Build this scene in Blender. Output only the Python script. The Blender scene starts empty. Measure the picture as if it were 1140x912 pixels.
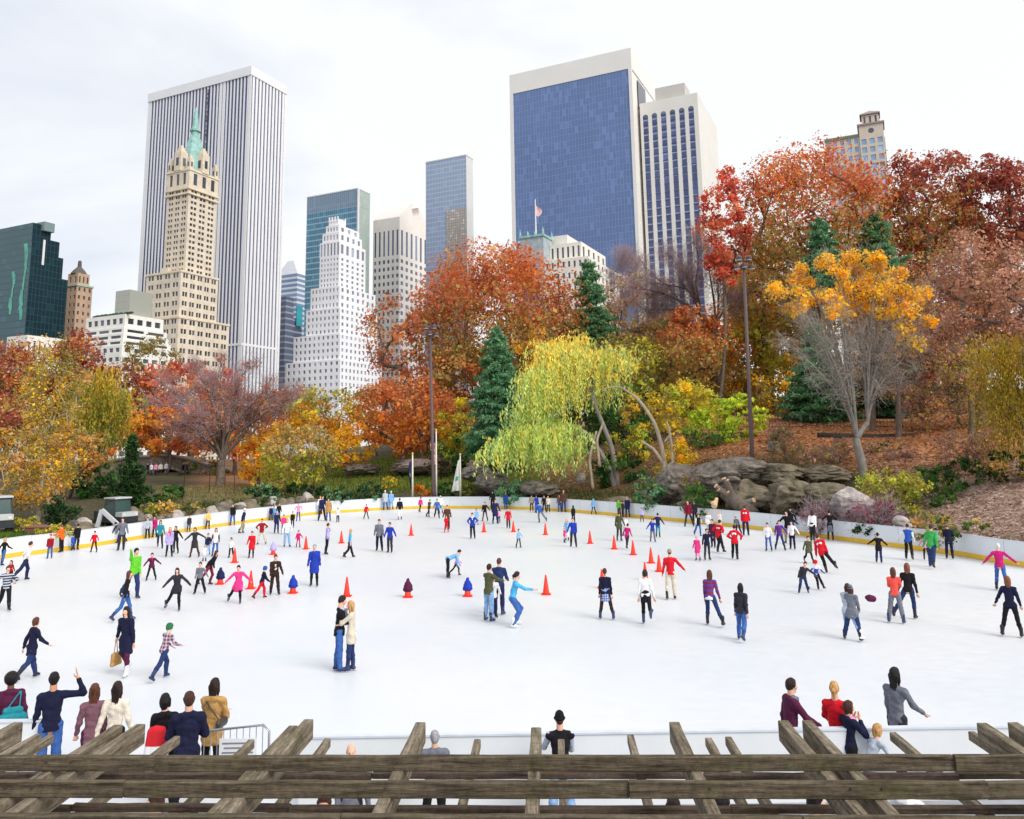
import bpy, math, random
import numpy as np
from mathutils import Matrix, Vector
R = math.radians
scene = bpy.context.scene
col = scene.collection
rng = np.random.default_rng(7)

# ---------------------------------------------------------------- camera model (photo pixels 1140 x 912)
F = 900.0; PX, PY = 570.0, 350.0; PITCH = math.atan(147/900); ROLL = R(1.03); CZ = 5.5
cR, sR, cP, sP = math.cos(ROLL), math.sin(ROLL), math.cos(PITCH), math.sin(PITCH)
FW = np.array([0, cP, sP]); UP0 = np.array([0, -sP, cP]); RT0 = np.array([1., 0, 0])
RT = cR*RT0 - sR*UP0; UP = sR*RT0 + cR*UP0; CAM = np.array([0, 0, CZ])
def ray(px, py):
    return RT*((px-PX)/F) + UP*((PY-py)/F) + FW
def atz(px, py, z=0.0):
    r = ray(px, py); return CAM + r*((z-CZ)/r[2])
def atY(px, py, Y):
    r = ray(px, py); return CAM + r*(Y/r[1])
def proj(p):
    d = np.asarray(p, float) - CAM; w = d@FW
    return PX + F*(d@RT)/w, PY - F*(d@UP)/w
def hor(px): return 497.0 - 0.018*(px-570)

cam = bpy.data.cameras.new('camera'); camo = bpy.data.objects.new('camera', cam); col.objects.link(camo)
m = Matrix(((RT[0], UP[0], -FW[0], 0), (RT[1], UP[1], -FW[1], 0), (RT[2], UP[2], -FW[2], CZ), (0, 0, 0, 1)))
camo.matrix_world = m
cam.sensor_width = 36; cam.lens = 36*F/1140; cam.shift_y = -(456-PY)/1140; cam.shift_x = 0
cam.clip_start = 0.1; cam.clip_end = 6000
scene.camera = camo

# ---------------------------------------------------------------- materials
def _n(nt, t, **k):
    n = nt.nodes.new(t)
    for a, b in k.items(): setattr(n, a, b)
    return n
MATS = {}
def mat(name, c, rough=.8, var=.12, scale=6., bump=0., metal=0., spec=.3, stretch=None, c2=None, coord='Object', det=6):
    """principled with two-tone noise"""
    if name in MATS: return MATS[name]
    M = bpy.data.materials.new(name); M.use_nodes = True; nt = M.node_tree; N = nt.nodes; L = nt.links
    b = N['Principled BSDF']; b.inputs['Roughness'].default_value = rough; b.inputs['Metallic'].default_value = metal
    b.inputs['Specular IOR Level'].default_value = spec
    tc = _n(nt, 'ShaderNodeTexCoord'); mp = _n(nt, 'ShaderNodeMapping'); L.new(tc.outputs[coord], mp.inputs[0])
    if stretch: mp.inputs['Scale'].default_value = stretch
    no = _n(nt, 'ShaderNodeTexNoise'); no.inputs['Scale'].default_value = scale; no.inputs['Detail'].default_value = det
    no.inputs['Roughness'].default_value = .65
    L.new(mp.outputs[0], no.inputs['Vector'])
    mx = _n(nt, 'ShaderNodeMix', data_type='RGBA')
    rp = _n(nt, 'ShaderNodeMapRange'); rp.inputs[1].default_value = .32; rp.inputs[2].default_value = .68
    L.new(no.outputs['Fac'], rp.inputs[0]); L.new(rp.outputs[0], mx.inputs['Factor'])
    a = [max(0, x*(1-var)) for x in c]; d = [min(1, x*(1+var)) for x in c] if c2 is None else list(c2)
    mx.inputs['A'].default_value = (*a, 1); mx.inputs['B'].default_value = (*d, 1)
    L.new(mx.outputs['Result'], b.inputs['Base Color'])
    if bump:
        bp = _n(nt, 'ShaderNodeBump'); bp.inputs['Strength'].default_value = bump; bp.inputs['Distance'].default_value = .05
        L.new(no.outputs['Fac'], bp.inputs['Height']); L.new(bp.outputs[0], b.inputs['Normal'])
    MATS[name] = M; return M

def leaf_mat():
    M = bpy.data.materials.new('leaves'); M.use_nodes = True; nt = M.node_tree; N = nt.nodes; L = nt.links
    for n in list(N): N.remove(n)
    o = _n(nt, 'ShaderNodeOutputMaterial'); a = _n(nt, 'ShaderNodeAttribute', attribute_name='Col')
    d = _n(nt, 'ShaderNodeBsdfDiffuse'); t = _n(nt, 'ShaderNodeBsdfTranslucent'); x = _n(nt, 'ShaderNodeMixShader')
    x.inputs[0].default_value = .45
    L.new(a.outputs['Color'], d.inputs['Color']); L.new(a.outputs['Color'], t.inputs['Color'])
    L.new(d.outputs[0], x.inputs[1]); L.new(t.outputs[0], x.inputs[2]); L.new(x.outputs[0], o.inputs['Surface'])
    return M
LEAF = leaf_mat()
def attr_mat(name, rough=.95, scale=8., bump=.6):
    M = bpy.data.materials.new(name); M.use_nodes = True; nt = M.node_tree; N = nt.nodes; L = nt.links
    b = N['Principled BSDF']; b.inputs['Roughness'].default_value = rough; b.inputs['Specular IOR Level'].default_value = .1
    a = _n(nt, 'ShaderNodeAttribute', attribute_name='Col')
    tc = _n(nt, 'ShaderNodeTexCoord'); no = _n(nt, 'ShaderNodeTexNoise'); no.inputs['Scale'].default_value = scale; no.inputs['Detail'].default_value = 8
    no.inputs['Roughness'].default_value = .75
    L.new(tc.outputs['Object'], no.inputs['Vector'])
    rp = _n(nt, 'ShaderNodeMapRange'); rp.inputs[1].default_value = .3; rp.inputs[2].default_value = .7; rp.inputs[3].default_value = .55; rp.inputs[4].default_value = 1.5
    L.new(no.outputs['Fac'], rp.inputs[0])
    mx = _n(nt, 'ShaderNodeVectorMath', operation='SCALE'); L.new(a.outputs['Color'], mx.inputs[0]); L.new(rp.outputs[0], mx.inputs['Scale'])
    L.new(mx.outputs[0], b.inputs['Base Color'])
    bp = _n(nt, 'ShaderNodeBump'); bp.inputs['Strength'].default_value = bump; bp.inputs['Distance'].default_value = .2
    L.new(no.outputs['Fac'], bp.inputs['Height']); L.new(bp.outputs[0], b.inputs['Normal'])
    return M

# ---------------------------------------------------------------- mesh helpers
class MB:
    def __init__(s): s.v = []; s.f = []; s.mi = []; s.n = 0
    def add(s, V, Fs, mi=0):
        V = np.asarray(V, float).reshape(-1, 3); s.v.append(V)
        o = s.n
        for f in Fs: s.f.append(tuple(int(i)+o for i in f)); s.mi.append(mi)
        s.n += len(V)
    def box(s, c, d, ax=None, mi=0):
        c = np.asarray(c, float); d = np.asarray(d, float)/2
        A = np.eye(3) if ax is None else np.asarray(ax, float)     # rows are axes
        V = [c + A[0]*d[0]*i + A[1]*d[1]*j + A[2]*d[2]*k for i in (-1, 1) for j in (-1, 1) for k in (-1, 1)]
        s.add(V, [(0, 1, 3, 2), (4, 6, 7, 5), (0, 4, 5, 1), (2, 3, 7, 6), (0, 2, 6, 4), (1, 5, 7, 3)], mi)
    def box2(s, lo, hi, mi=0):
        lo = np.asarray(lo, float); hi = np.asarray(hi, float); s.box((lo+hi)/2, hi-lo, None, mi)
    def tube(s, pts, rad, k=8, cap=True, mi=0):
        P = np.asarray(pts, float); n = len(P); rad = np.broadcast_to(np.asarray(rad, float), (n,))
        T = np.gradient(P, axis=0) if n > 2 else np.repeat([P[1]-P[0]], 2, 0)
        T = T/np.maximum(1e-9, np.linalg.norm(T, axis=1))[:, None]
        ref = np.array([0, 0, 1.]) if abs(T[0][2]) < .9 else np.array([1., 0, 0])
        V = []
        for i in range(n):
            a = np.cross(T[i], ref); a /= max(1e-9, np.linalg.norm(a)); b = np.cross(T[i], a)
            for j in range(k):
                t = 2*math.pi*j/k; V.append(P[i] + (a*math.cos(t)+b*math.sin(t))*rad[i])
        Fs = [(i*k+j, i*k+(j+1) % k, (i+1)*k+(j+1) % k, (i+1)*k+j) for i in range(n-1) for j in range(k)]
        if cap: Fs += [tuple(range(k))[::-1], tuple((n-1)*k+j for j in range(k))]
        s.add(V, Fs, mi)
    def prism(s, poly, off, mi=0):
        """poly: list of 3d pts (planar), off: extrusion vector"""
        P = np.asarray(poly, float); n = len(P); V = np.concatenate([P, P+np.asarray(off, float)])
        s.add(V, [tuple(range(n))[::-1], tuple(range(n, 2*n))] + [(i, (i+1) % n, n+(i+1) % n, n+i) for i in range(n)], mi)
    def lathe(s, prof, c=(0, 0, 0), k=16, mi=0):
        V = []; c = np.asarray(c, float)
        for r, z in prof:
            for j in range(k):
                t = 2*math.pi*j/k; V.append(c+np.array([r*math.cos(t), r*math.sin(t), z]))
        n = len(prof)
        s.add(V, [(i*k+j, i*k+(j+1) % k, (i+1)*k+(j+1) % k, (i+1)*k+j) for i in range(n-1) for j in range(k)] +
              [tuple(range(k))[::-1], tuple((n-1)*k+j for j in range(k))], mi)
    def arr(s): return np.concatenate(s.v) if s.v else np.zeros((0, 3))

def link(name, me, mats=(), parent=None, loc=None, smooth=False):
    o = bpy.data.objects.new(name, me); col.objects.link(o)
    for m_ in (mats if isinstance(mats, (list, tuple)) else [mats]):
        if me and (len(me.materials) < len(mats if isinstance(mats, (list, tuple)) else [mats])): me.materials.append(m_)
    if loc is not None: o.location = loc
    if parent: o.parent = parent
    return o
def build(mb, name, mats, parent=None, org=None, smooth=False):
    V = mb.arr()
    if org is None and parent is not None: org = parent.get('_org')
    if org is not None: V = V - np.asarray(org, float)
    me = bpy.data.meshes.new(name); me.from_pydata(V.tolist(), [], mb.f)
    ml = mats if isinstance(mats, (list, tuple)) else [mats]
    for x in ml: me.materials.append(x)
    if len(ml) > 1: me.polygons.foreach_set('material_index', mb.mi)
    if smooth: me.polygons.foreach_set('use_smooth', [True]*len(mb.f))
    me.update()
    o = bpy.data.objects.new(name, me); col.objects.link(o)
    if parent is not None: o.parent = parent
    elif org is not None: o.location = org
    return o
def fast_mesh(name, V, Q, mats, smooth=True, mi=None, colr=None):
    """V (n,3), Q (m,4) quads"""
    me = bpy.data.meshes.new(name); n = len(V); m_ = len(Q)
    me.vertices.add(n); me.vertices.foreach_set('co', np.ascontiguousarray(V, dtype=np.float32).ravel())
    me.loops.add(m_*4); me.loops.foreach_set('vertex_index', np.ascontiguousarray(Q, dtype=np.int32).ravel())
    me.polygons.add(m_); me.polygons.foreach_set('loop_start', np.arange(0, m_*4, 4, dtype=np.int32))
    me.polygons.foreach_set('loop_total', np.full(m_, 4, dtype=np.int32))
    if smooth: me.polygons.foreach_set('use_smooth', np.ones(m_, dtype=bool))
    for x in (mats if isinstance(mats, (list, tuple)) else [mats]): me.materials.append(x)
    if mi is not None: me.polygons.foreach_set('material_index', np.asarray(mi, dtype=np.int32))
    me.update(calc_edges=True)
    if colr is not None:
        a = me.color_attributes.new('Col', 'FLOAT_COLOR', 'POINT')
        c4 = np.ones((n, 4), np.float32); c4[:, :3] = colr; a.data.foreach_set('color', c4.ravel())
    return me
def tag(o, label=None, cat=None, group=None, kind=None):
    if label: o['label'] = label
    if cat: o['category'] = cat
    if group: o['group'] = group
    if kind: o['kind'] = kind
    return o
ORG = {}
def empty(name, loc, label=None, cat=None, group=None, rz=0):
    o = bpy.data.objects.new(name, None); col.objects.link(o); o.location = loc; o.rotation_euler = (0, 0, rz)
    o.empty_display_size = .2; ORG[o.name] = np.asarray(loc, float)
    return tag(o, label, cat, group)
def part(mb, name, mats, parent, smooth=False, org=None):
    """vertices are world coordinates; parent is an unrotated Empty"""
    return build(mb, name, mats, parent, ORG[parent.name] if org is None else org, smooth)
def sub(mb, name, mats, par, root, smooth=False):
    return build(mb, name, mats, par, ORG[root.name], smooth)

# ---------------------------------------------------------------- SDF + surface nets
def nets(prims, h, k=.02):
    """prims: list of (a,b,ra,rb[,n,s]) round cones, optional flattening s along unit n. returns V,Q"""
    A = [(np.asarray(p[0], float), np.asarray(p[1], float), p[2], p[3], (np.asarray(p[4], float), p[5]) if len(p) > 4 else None) for p in prims]
    lo = np.min([np.minimum(a-ra, b-rb) for a, b, ra, rb, _ in A], 0) - 2.2*h
    hi = np.max([np.maximum(a+ra, b+rb) for a, b, ra, rb, _ in A], 0) + 2.2*h
    sh = np.ceil((hi-lo)/h).astype(int)+1
    f = np.full(sh, .5, np.float32)
    for a, b, ra, rb, fl in A:
        rm = max(ra, rb)+k+2*h
        i0 = np.maximum(0, np.floor((np.minimum(a, b)-rm-lo)/h).astype(int)); i1 = np.minimum(sh, np.ceil((np.maximum(a, b)+rm-lo)/h).astype(int)+1)
        x, y, z = [lo[q]+h*np.arange(i0[q], i1[q]) for q in range(3)]
        P = np.stack(np.meshgrid(x, y, z, indexing='ij'), -1) - a
        if fl is not None:
            n, s = fl; P = P + ((P@n)*(1/s-1))[..., None]*n
        ab = b-a; L2 = ab@ab
        if L2 < 1e-9: d = np.linalg.norm(P, axis=-1)-ra
        else:
            t = np.clip((P@ab)/L2, 0, 1); d = np.linalg.norm(P-t[..., None]*ab, axis=-1)-(ra+(rb-ra)*t)
        sl = tuple(slice(i0[q], i1[q]) for q in range(3)); g = f[sl]
        hh = np.maximum(k-np.abs(g-d), 0)/k
        f[sl] = np.minimum(g, d)-hh*hh*k*.25
    ins = f < 0
    c = np.zeros(tuple(sh-1), np.int8)
    for i in (0, 1):
        for j in (0, 1):
            for l in (0, 1): c += ins[i:sh[0]-1+i, j:sh[1]-1+j, l:sh[2]-1+l]
    act = (c > 0) & (c < 8); idx = -np.ones(act.shape, np.int64); I = np.argwhere(act); idx[act] = np.arange(len(I))
    S = np.zeros((len(I), 3)); W = np.zeros(len(I))
    cor = [(i, j, l) for i in (0, 1) for j in (0, 1) for l in (0, 1)]
    fv = {q: f[I[:, 0]+q[0], I[:, 1]+q[1], I[:, 2]+q[2]] for q in cor}
    for q in cor:
        for ax in range(3):
            if q[ax] == 0:
                r = list(q); r[ax] = 1; r = tuple(r); a_, b_ = fv[q], fv[r]; mk = (a_ < 0) != (b_ < 0)
                t = np.where(mk, a_/np.where(mk, a_-b_, 1), 0)
                p = np.zeros((len(I), 3)); p[:] = q; p[:, ax] = t
                S += p*mk[:, None]; W += mk
    V = lo + h*(I + S/np.maximum(W, 1)[:, None])
    Qs = []
    for ax in range(3):
        o1, o2 = [(1, 2), (2, 0), (0, 1)][ax]
        sa = [slice(None)]*3; sb = [slice(None)]*3; sa[ax] = slice(0, -1); sb[ax] = slice(1, None)
        a_ = ins[tuple(sa)]; b_ = ins[tuple(sb)]
        E = np.argwhere(a_ != b_); E = E[(E[:, o1] > 0) & (E[:, o2] > 0) & (E[:, o1] < sh[o1]-1) & (E[:, o2] < sh[o2]-1)]
        if not len(E): continue
        fl_ = a_[E[:, 0], E[:, 1], E[:, 2]]
        def cell(d1, d2):
            e = E.copy(); e[:, o1] -= d1; e[:, o2] -= d2; return idx[e[:, 0], e[:, 1], e[:, 2]]
        q = np.stack([cell(1, 1), cell(0, 1), cell(0, 0), cell(1, 0)], 1)
        q[~fl_] = q[~fl_][:, ::-1]; Qs.append(q)
    Q = np.concatenate(Qs); Q = Q[(Q >= 0).all(1)]
    return V, Q

# ---------------------------------------------------------------- world, sun, render
w = bpy.data.worlds.new('World'); scene.world = w; w.use_nodes = True
nt = w.node_tree; N = nt.nodes; L = nt.links; bg = N['Background']
sky = _n(nt, 'ShaderNodeTexSky', sky_type='NISHITA'); sky.sun_disc = False
SUN_EL, SUN_AZ = R(40), R(135)       # azimuth clockwise from +Y
sky.sun_elevation = SUN_EL; sky.sun_rotation = SUN_AZ; sky.air_density = 1; sky.dust_density = 3
tc = _n(nt, 'ShaderNodeTexCoord'); mp = _n(nt, 'ShaderNodeMapping'); mp.inputs['Scale'].default_value = (1, 1, 2.4); L.new(tc.outputs['Generated'], mp.inputs[0])
n1 = _n(nt, 'ShaderNodeTexNoise'); n1.inputs['Scale'].default_value = 1.5; n1.inputs['Detail'].default_value = 7; n1.inputs['Roughness'].default_value = .55; n1.inputs['Distortion'].default_value = .3
L.new(mp.outputs[0], n1.inputs['Vector'])
r1 = _n(nt, 'ShaderNodeMapRange'); r1.inputs[1].default_value = .40; r1.inputs[2].default_value = .64; L.new(n1.outputs['Fac'], r1.inputs[0])
sx = _n(nt, 'ShaderNodeSeparateXYZ'); L.new(tc.outputs['Generated'], sx.inputs[0])
r2 = _n(nt, 'ShaderNodeMapRange'); r2.inputs[1].default_value = -.55; r2.inputs[2].default_value = .15; r2.inputs[3].default_value = 0; r2.inputs[4].default_value = .62; L.new(sx.outputs[0], r2.inputs[0])
ad = _n(nt, 'ShaderNodeMath', operation='ADD', use_clamp=True); L.new(r1.outputs[0], ad.inputs[0]); L.new(r2.outputs[0], ad.inputs[1])
cl = _n(nt, 'ShaderNodeMix', data_type='RGBA'); cl.inputs['A'].default_value = (5.5, 5.9, 6.65, 1); cl.inputs['B'].default_value = (7.75, 7.85, 8.0, 1)
L.new(ad.outputs[0], cl.inputs['Factor'])
mx = _n(nt, 'ShaderNodeMix', data_type='RGBA'); mx.inputs['Factor'].default_value = .9
L.new(sky.outputs[0], mx.inputs['A']); L.new(cl.outputs['Result'], mx.inputs['B']); L.new(mx.outputs['Result'], bg.inputs['Color'])
bg.inputs['Strength'].default_value = .1
sun = bpy.data.lights.new('sun', 'SUN'); sun.energy = 2.0; sun.angle = R(34); sun.color = (1, .95, .88)
so = bpy.data.objects.new('sun', sun); col.objects.link(so)
sd = Vector((math.sin(SUN_AZ)*math.cos(SUN_EL), math.cos(SUN_AZ)*math.cos(SUN_EL), math.sin(SUN_EL)))
so.rotation_euler = sd.to_track_quat('Z', 'Y').to_euler()
scene.render.engine = 'CYCLES'
scene.view_settings.view_transform = 'Standard'; scene.view_settings.look = 'None'; scene.view_settings.gamma = 1
scene.view_settings.exposure = 0.47
# ================================================================ SETTING
# rink outline (foot of the boards)
EDGE = [(6, 621.7), (40, 617.3), (97, 609.6), (141, 602.5), (171, 597.8), (205, 592.4), (250, 585.6), (283, 581.2), (311, 577.8), (351, 573), (400, 569.6), (440, 567.2), (501, 566.2), (560, 566.6), (610, 568.6), (663, 572.6), (711, 576.8), (782, 583.4),
        (811, 586.4), (859, 591.8), (911, 598.6), (970, 606.4), (1031, 613.9), (1071, 619.6), (1140, 631.6)]
EP = [tuple(atz(x_, y_, 0)[:2]) for x_, y_ in EDGE]
BL = [atz(0, 801, 1.06), atz(335, 818.5, 1.06), atz(1140, 806, 1.06)]      # near boards
nA, nB = BL[1], BL[2]; nsl = (nB[1]-nA[1])/(nB[0]-nA[0])
def nearY(x): return nA[1]+(x-nA[0])*nsl
e0, e1 = np.array(EP[0]), np.array(EP[-1])
RK = np.array([(e0[0]-3.0, nearY(e0[0]-3)+.04), (e0[0]-4.2, 22), (e0[0]-3.0, 32)]+EP+[(e1[0]+3.0, 28), (e1[0]+4.6, 20), (e1[0]+4.6, nearY(e1[0]+4.6)+.04)])
print('RINK', [tuple(np.round(q, 1)) for q in RK], BL)
def smooth_line(P, n=6):
    P = np.asarray(P, float); out = []
    for i in range(len(P)-1):
        p0 = P[max(0, i-1)]; p1 = P[i]; p2 = P[i+1]; p3 = P[min(len(P)-1, i+2)]
        for t in np.linspace(0, 1, n, endpoint=False):
            out.append(.5*((2*p1)+(-p0+p2)*t+(2*p0-5*p1+4*p2-p3)*t*t+(-p0+3*p1-3*p2+p3)*t**3))
    out.append(P[-1]); return np.array(out)
RKS = smooth_line(RK, 4)
PRO = {  # px column -> (board Y, [(Y,z)...])
 -300: (36, [(36, .3), (45, .9), (60, 1.2), (120, 2), (200, 2)]),
 0: (42.5, [(42.5, .3), (44, .9), (52, 1.25), (65, 1.5), (100, 2.5), (150, 3.5)]),
 100: (49, [(49, .3), (54, .7), (66, 1.7), (100, 2.6), (150, 3.5)]),
 200: (56, [(56, .3), (60, .8), (66, 1.7), (95, 1.9), (112, 2.6), (150, 4)]),
 300: (62.5, [(62.5, .3), (68, 1.1), (88, 1.3), (120, 3), (150, 4)]),
 400: (68.5, [(68.5, .3), (74, 1.2), (78, 1.5), (95, 2.3), (110, 3.3), (150, 6)]),
 480: (72.2, [(72.2, .3), (76, 1.15), (88, 2.1), (100, 3.2), (115, 5), (150, 8)]),
 560: (71.5, [(71.5, .3), (76, 1.3), (88, 3.2), (100, 5.2), (150, 10)]),
 640: (66, [(66, .3), (70, 1.0), (75, 2.1), (84, 4.1), (100, 6.2), (150, 11)]),
 740: (57, [(57, .3), (62, 1.), (65, 1.8), (70, 4.2), (80, 6.7), (100, 9.2), (150, 13)]),
 840: (49, [(49, .2), (54, .6), (58, 1.6), (63, 4.9), (67, 5.8), (80, 7.6), (100, 9.3), (150, 14)]),
 940: (42.7, [(42.7, .2), (47, .7), (52, 2.0), (58, 4.6), (66, 5.9), (76, 7.2), (100, 9), (150, 14)]),
 1040: (37.7, [(37.7, .2), (41, .6), (46, 1.9), (52, 3.8), (62, 5.8), (76, 7.5), (100, 10), (150, 14)]),
 1140: (34, [(34, .3), (37, .9), (42, 2.1), (48, 3.8), (58, 6), (80, 9), (150, 14)]),
 1400: (27, [(27, .3), (31, .9), (36, 2.1), (42, 3.8), (52, 6), (80, 9), (150, 14)])}
KEYS = sorted(PRO); DD = np.array([0, 1, 2, 3, 4, 5, 6, 8, 10, 12, 14, 17, 20, 24, 28, 33, 40, 50, 65, 85, 110, 140, 180.])
TAB = []
for k_ in KEYS:
    B_, pr = PRO[k_]; ys = np.array([p[0]-B_ for p in pr]); zs = np.array([p[1] for p in pr])
    TAB.append(np.interp(DD, ys, zs))
TAB = np.array(TAB); dep = lambda Y_: np.maximum(.9869*np.asarray(Y_, float)-.8, 1); _pp = 570+900*RKS[:, 0]/dep(RKS[:, 1]); _ok = RKS[:, 1] > 24; _so = np.argsort(_pp[_ok]); BY = np.interp(KEYS, _pp[_ok][_so], RKS[:, 1][_ok][_so])
def bYf(px): return np.interp(px, _pp[_ok][_so], RKS[:, 1][_ok][_so])
def safeY(px, Y, m=1.0):
    return max(Y, float(bYf(px))+m)
def vnoise(x, y, s=0):
    return (np.sin(x*1.3+s+1.7*np.sin(y*.9+s))+np.sin(y*1.7-s+1.3*np.sin(x*1.1))+.6*np.sin(x*2.9+y*2.3+s))/2.6
def inside(X, Y, P=RKS):
    X = np.asarray(X, float); Y = np.asarray(Y, float); c = np.zeros(X.shape, bool); n = len(P); j = n-1
    for i in range(n):
        xi, yi = P[i]; xj, yj = P[j]
        cond = ((yi > Y) != (yj > Y)) & (X < (xj-xi)*(Y-yi)/((yj-yi) if yj != yi else 1e-9)+xi); c ^= cond; j = i
    return c
def terrain(X, Y):
    X = np.asarray(X, float); Y = np.asarray(Y, float)
    px = np.clip(570+900*X/dep(Y), KEYS[0], KEYS[-1]); i = np.clip(np.searchsorted(KEYS, px)-1, 0, len(KEYS)-2)
    K = np.array(KEYS, float); t = (px-K[i])/(K[i+1]-K[i]); b = bYf(px)
    d = np.clip(Y-b, 0, 179); j = np.clip(np.searchsorted(DD, d, side='right')-1, 0, len(DD)-2); s = (d-DD[j])/(DD[j+1]-DD[j])
    z = (TAB[i, j]*(1-s)+TAB[i, j+1]*s)*(1-t)+(TAB[i+1, j]*(1-s)+TAB[i+1, j+1]*s)*t
    z = z + vnoise(X*.5, Y*.5)*.12*np.clip(d/6, 0, 1) + vnoise(X*1.7, Y*1.7, 3)*.05*np.clip(d/6, 0, 1)
    fade = np.clip((Y-165)/50, 0, 1); z = z*(1-fade) + (-.4)*fade
    fx = np.clip((np.abs(X)-110)/40, 0, 1); z = z*(1-fx)+(-.4)*fx
    return z
def tz(x, y): return float(terrain(np.array([x]), np.array([y]))[0])

# ground to the horizon
mb = MB(); mb.add([(-4000, -300, -.35), (4000, -300, -.35), (4000, 5000, -.35), (-4000, 5000, -.35)], [(0, 1, 2, 3)])
tag(build(mb, 'ground', mat('city_ground', (.16, .16, .15), scale=.05)), kind='structure')
# paved terrace under the pergola
pav = mat('paving', (.30, .31, .33), rough=.7, scale=3, var=.18, bump=.15)
mb = MB(); P4 = [(-40, -3), (40, -3), (40, nearY(40)), (-40, nearY(-40))]; mb.prism([(x_, y_, -.3) for x_, y_ in P4], (0, 0, .3)); tag(build(mb, 'walkway', pav), kind='structure')
# viewing terrace the picture is taken from
mb = MB(); mb.box2((-12, -6, 3.3), (12, 1.1, 3.75)); tag(build(mb, 'upper_terrace', pav), kind='structure')
# ice
ice = bpy.data.materials.new('ice'); ice.use_nodes = True; nt = ice.node_tree; N = nt.nodes; L = nt.links; b = N['Principled BSDF']
b.inputs['Roughness'].default_value = .42; b.inputs['Specular IOR Level'].default_value = .28
tc = _n(nt, 'ShaderNodeTexCoord')
def ns(sc, det=6, st=None):
    mp = _n(nt, 'ShaderNodeMapping'); L.new(tc.outputs['Object'], mp.inputs[0])
    if st: mp.inputs['Scale'].default_value = st; mp.inputs['Rotation'].default_value = (0, 0, .5)
    n = _n(nt, 'ShaderNodeTexNoise'); n.inputs['Scale'].default_value = sc; n.inputs['Detail'].default_value = det; L.new(mp.outputs[0], n.inputs['Vector']); return n
big = ns(.09, 3); fine = ns(2.2, 10, (1, 1.6, 1)); scr = ns(9, 6, (1, 5, 1))
def mr(src, a, b_, c, d):
    r = _n(nt, 'ShaderNodeMapRange'); r.inputs[1].default_value = a; r.inputs[2].default_value = b_; r.inputs[3].default_value = c; r.inputs[4].default_value = d; L.new(src, r.inputs[0]); return r
m1 = _n(nt, 'ShaderNodeMix', data_type='RGBA'); m1.inputs['A'].default_value = (.645, .68, .73, 1); m1.inputs['B'].default_value = (.72, .735, .755, 1)
L.new(mr(big.outputs['Fac'], .35, .62, 0, 1).outputs[0], m1.inputs['Factor'])
s1 = _n(nt, 'ShaderNodeMath', operation='MULTIPLY'); L.new(mr(fine.outputs['Fac'], .3, .7, .985, 1.01).outputs[0], s1.inputs[0]); L.new(mr(scr.outputs['Fac'], .28, .42, .985, 1).outputs[0], s1.inputs[1])
vm = _n(nt, 'ShaderNodeVectorMath', operation='SCALE'); L.new(m1.outputs['Result'], vm.inputs[0]); L.new(s1.outputs[0], vm.inputs['Scale']); L.new(vm.outputs[0], b.inputs['Base Color'])
L.new(mr(fine.outputs['Fac'], .3, .7, .33, .43).outputs[0], b.inputs['Roughness'])
bp = _n(nt, 'ShaderNodeBump'); bp.inputs['Strength'].default_value = .04; bp.inputs['Distance'].default_value = .01; L.new(scr.outputs['Fac'], bp.inputs['Height']); L.new(bp.outputs[0], b.inputs['Normal'])
from mathutils.geometry import tessellate_polygon
poly = [Vector((x, y, 0)) for x, y in RKS]
mb = MB(); mb.add([(x, y, 0) for x, y in RKS], tessellate_polygon([poly])); iceo = build(mb, 'ice_rink', ice)
if iceo.data.polygons[0].normal.z < 0: iceo.data.flip_normals()
tag(iceo, kind='structure')

# boards
def rink_wall(name, P, label, h=1.06, breaks=3.0, side=1):
    P = np.asarray(P, float); root = empty(name, (P[0][0], P[0][1], 0), label, 'rink boards')
    T = np.gradient(P, axis=0); T /= np.linalg.norm(T, axis=1)[:, None]; Nn = np.stack([-T[:, 1], T[:, 0]], 1)*side   # outward
    white = mat('board_white', (.74, .77, .80), rough=.4, scale=.7, var=.05); yel = mat('kick_yellow', (.80, .50, .045), rough=.45, scale=2, var=.08); cap = mat('board_cap', (.62, .67, .74), rough=.45, scale=3, var=.08)
    def strip(off0, off1, z0, z1, nm, mt, idx):
        mbs = MB(); V = []; n = len(idx)
        for i in idx:
            p = P[i]; a = p+Nn[i]*off0; c = p+Nn[i]*off1
            V += [(a[0], a[1], z0), (c[0], c[1], z0), (c[0], c[1], z1), (a[0], a[1], z1)]
        Fs = []
        for i in range(n-1):
            for q in range(4): Fs.append((i*4+q, i*4+(q+1) % 4, (i+1)*4+(q+1) % 4, (i+1)*4+q))
        Fs += [(0, 1, 2, 3), tuple((n-1)*4+q for q in (3, 2, 1, 0))]
        mbs.add(V, Fs); return part(mbs, nm, mt, root)
    S = np.concatenate([[0], np.cumsum(np.linalg.norm(np.diff(P, axis=0), axis=1))]); cur = [0]; seg = []
    for i in range(1, len(P)):
        cur.append(i)
        if S[i]-S[cur[0]] >= breaks or i == len(P)-1: seg.append(cur); cur = [i]
    for sg in seg: strip(0.0, .07, 0, h-.03, 'board_panel', white, sg)
    strip(-.02, .09, h-.03, h, 'cap_rail', cap, range(len(P)))
    strip(-.025, -.001, .01, .23, 'kick_plate', yel, range(len(P)))
    # panel joints
    for sg in seg[1:]:
        mbj = MB()
        p = P[sg[0]]; mbj.box((p[0]-Nn[sg[0]][0]*.003, p[1]-Nn[sg[0]][1]*.003, .64), (.018, .014, .78), np.array([[T[sg[0]][0], T[sg[0]][1], 0], [Nn[sg[0]][0], Nn[sg[0]][1], 0], [0, 0, 1]]))
        part(mbj, 'panel_joint', mat('joint_grey', (.5, .53, .57)), root)
    return root
dense = smooth_line(RK, 6)
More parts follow.
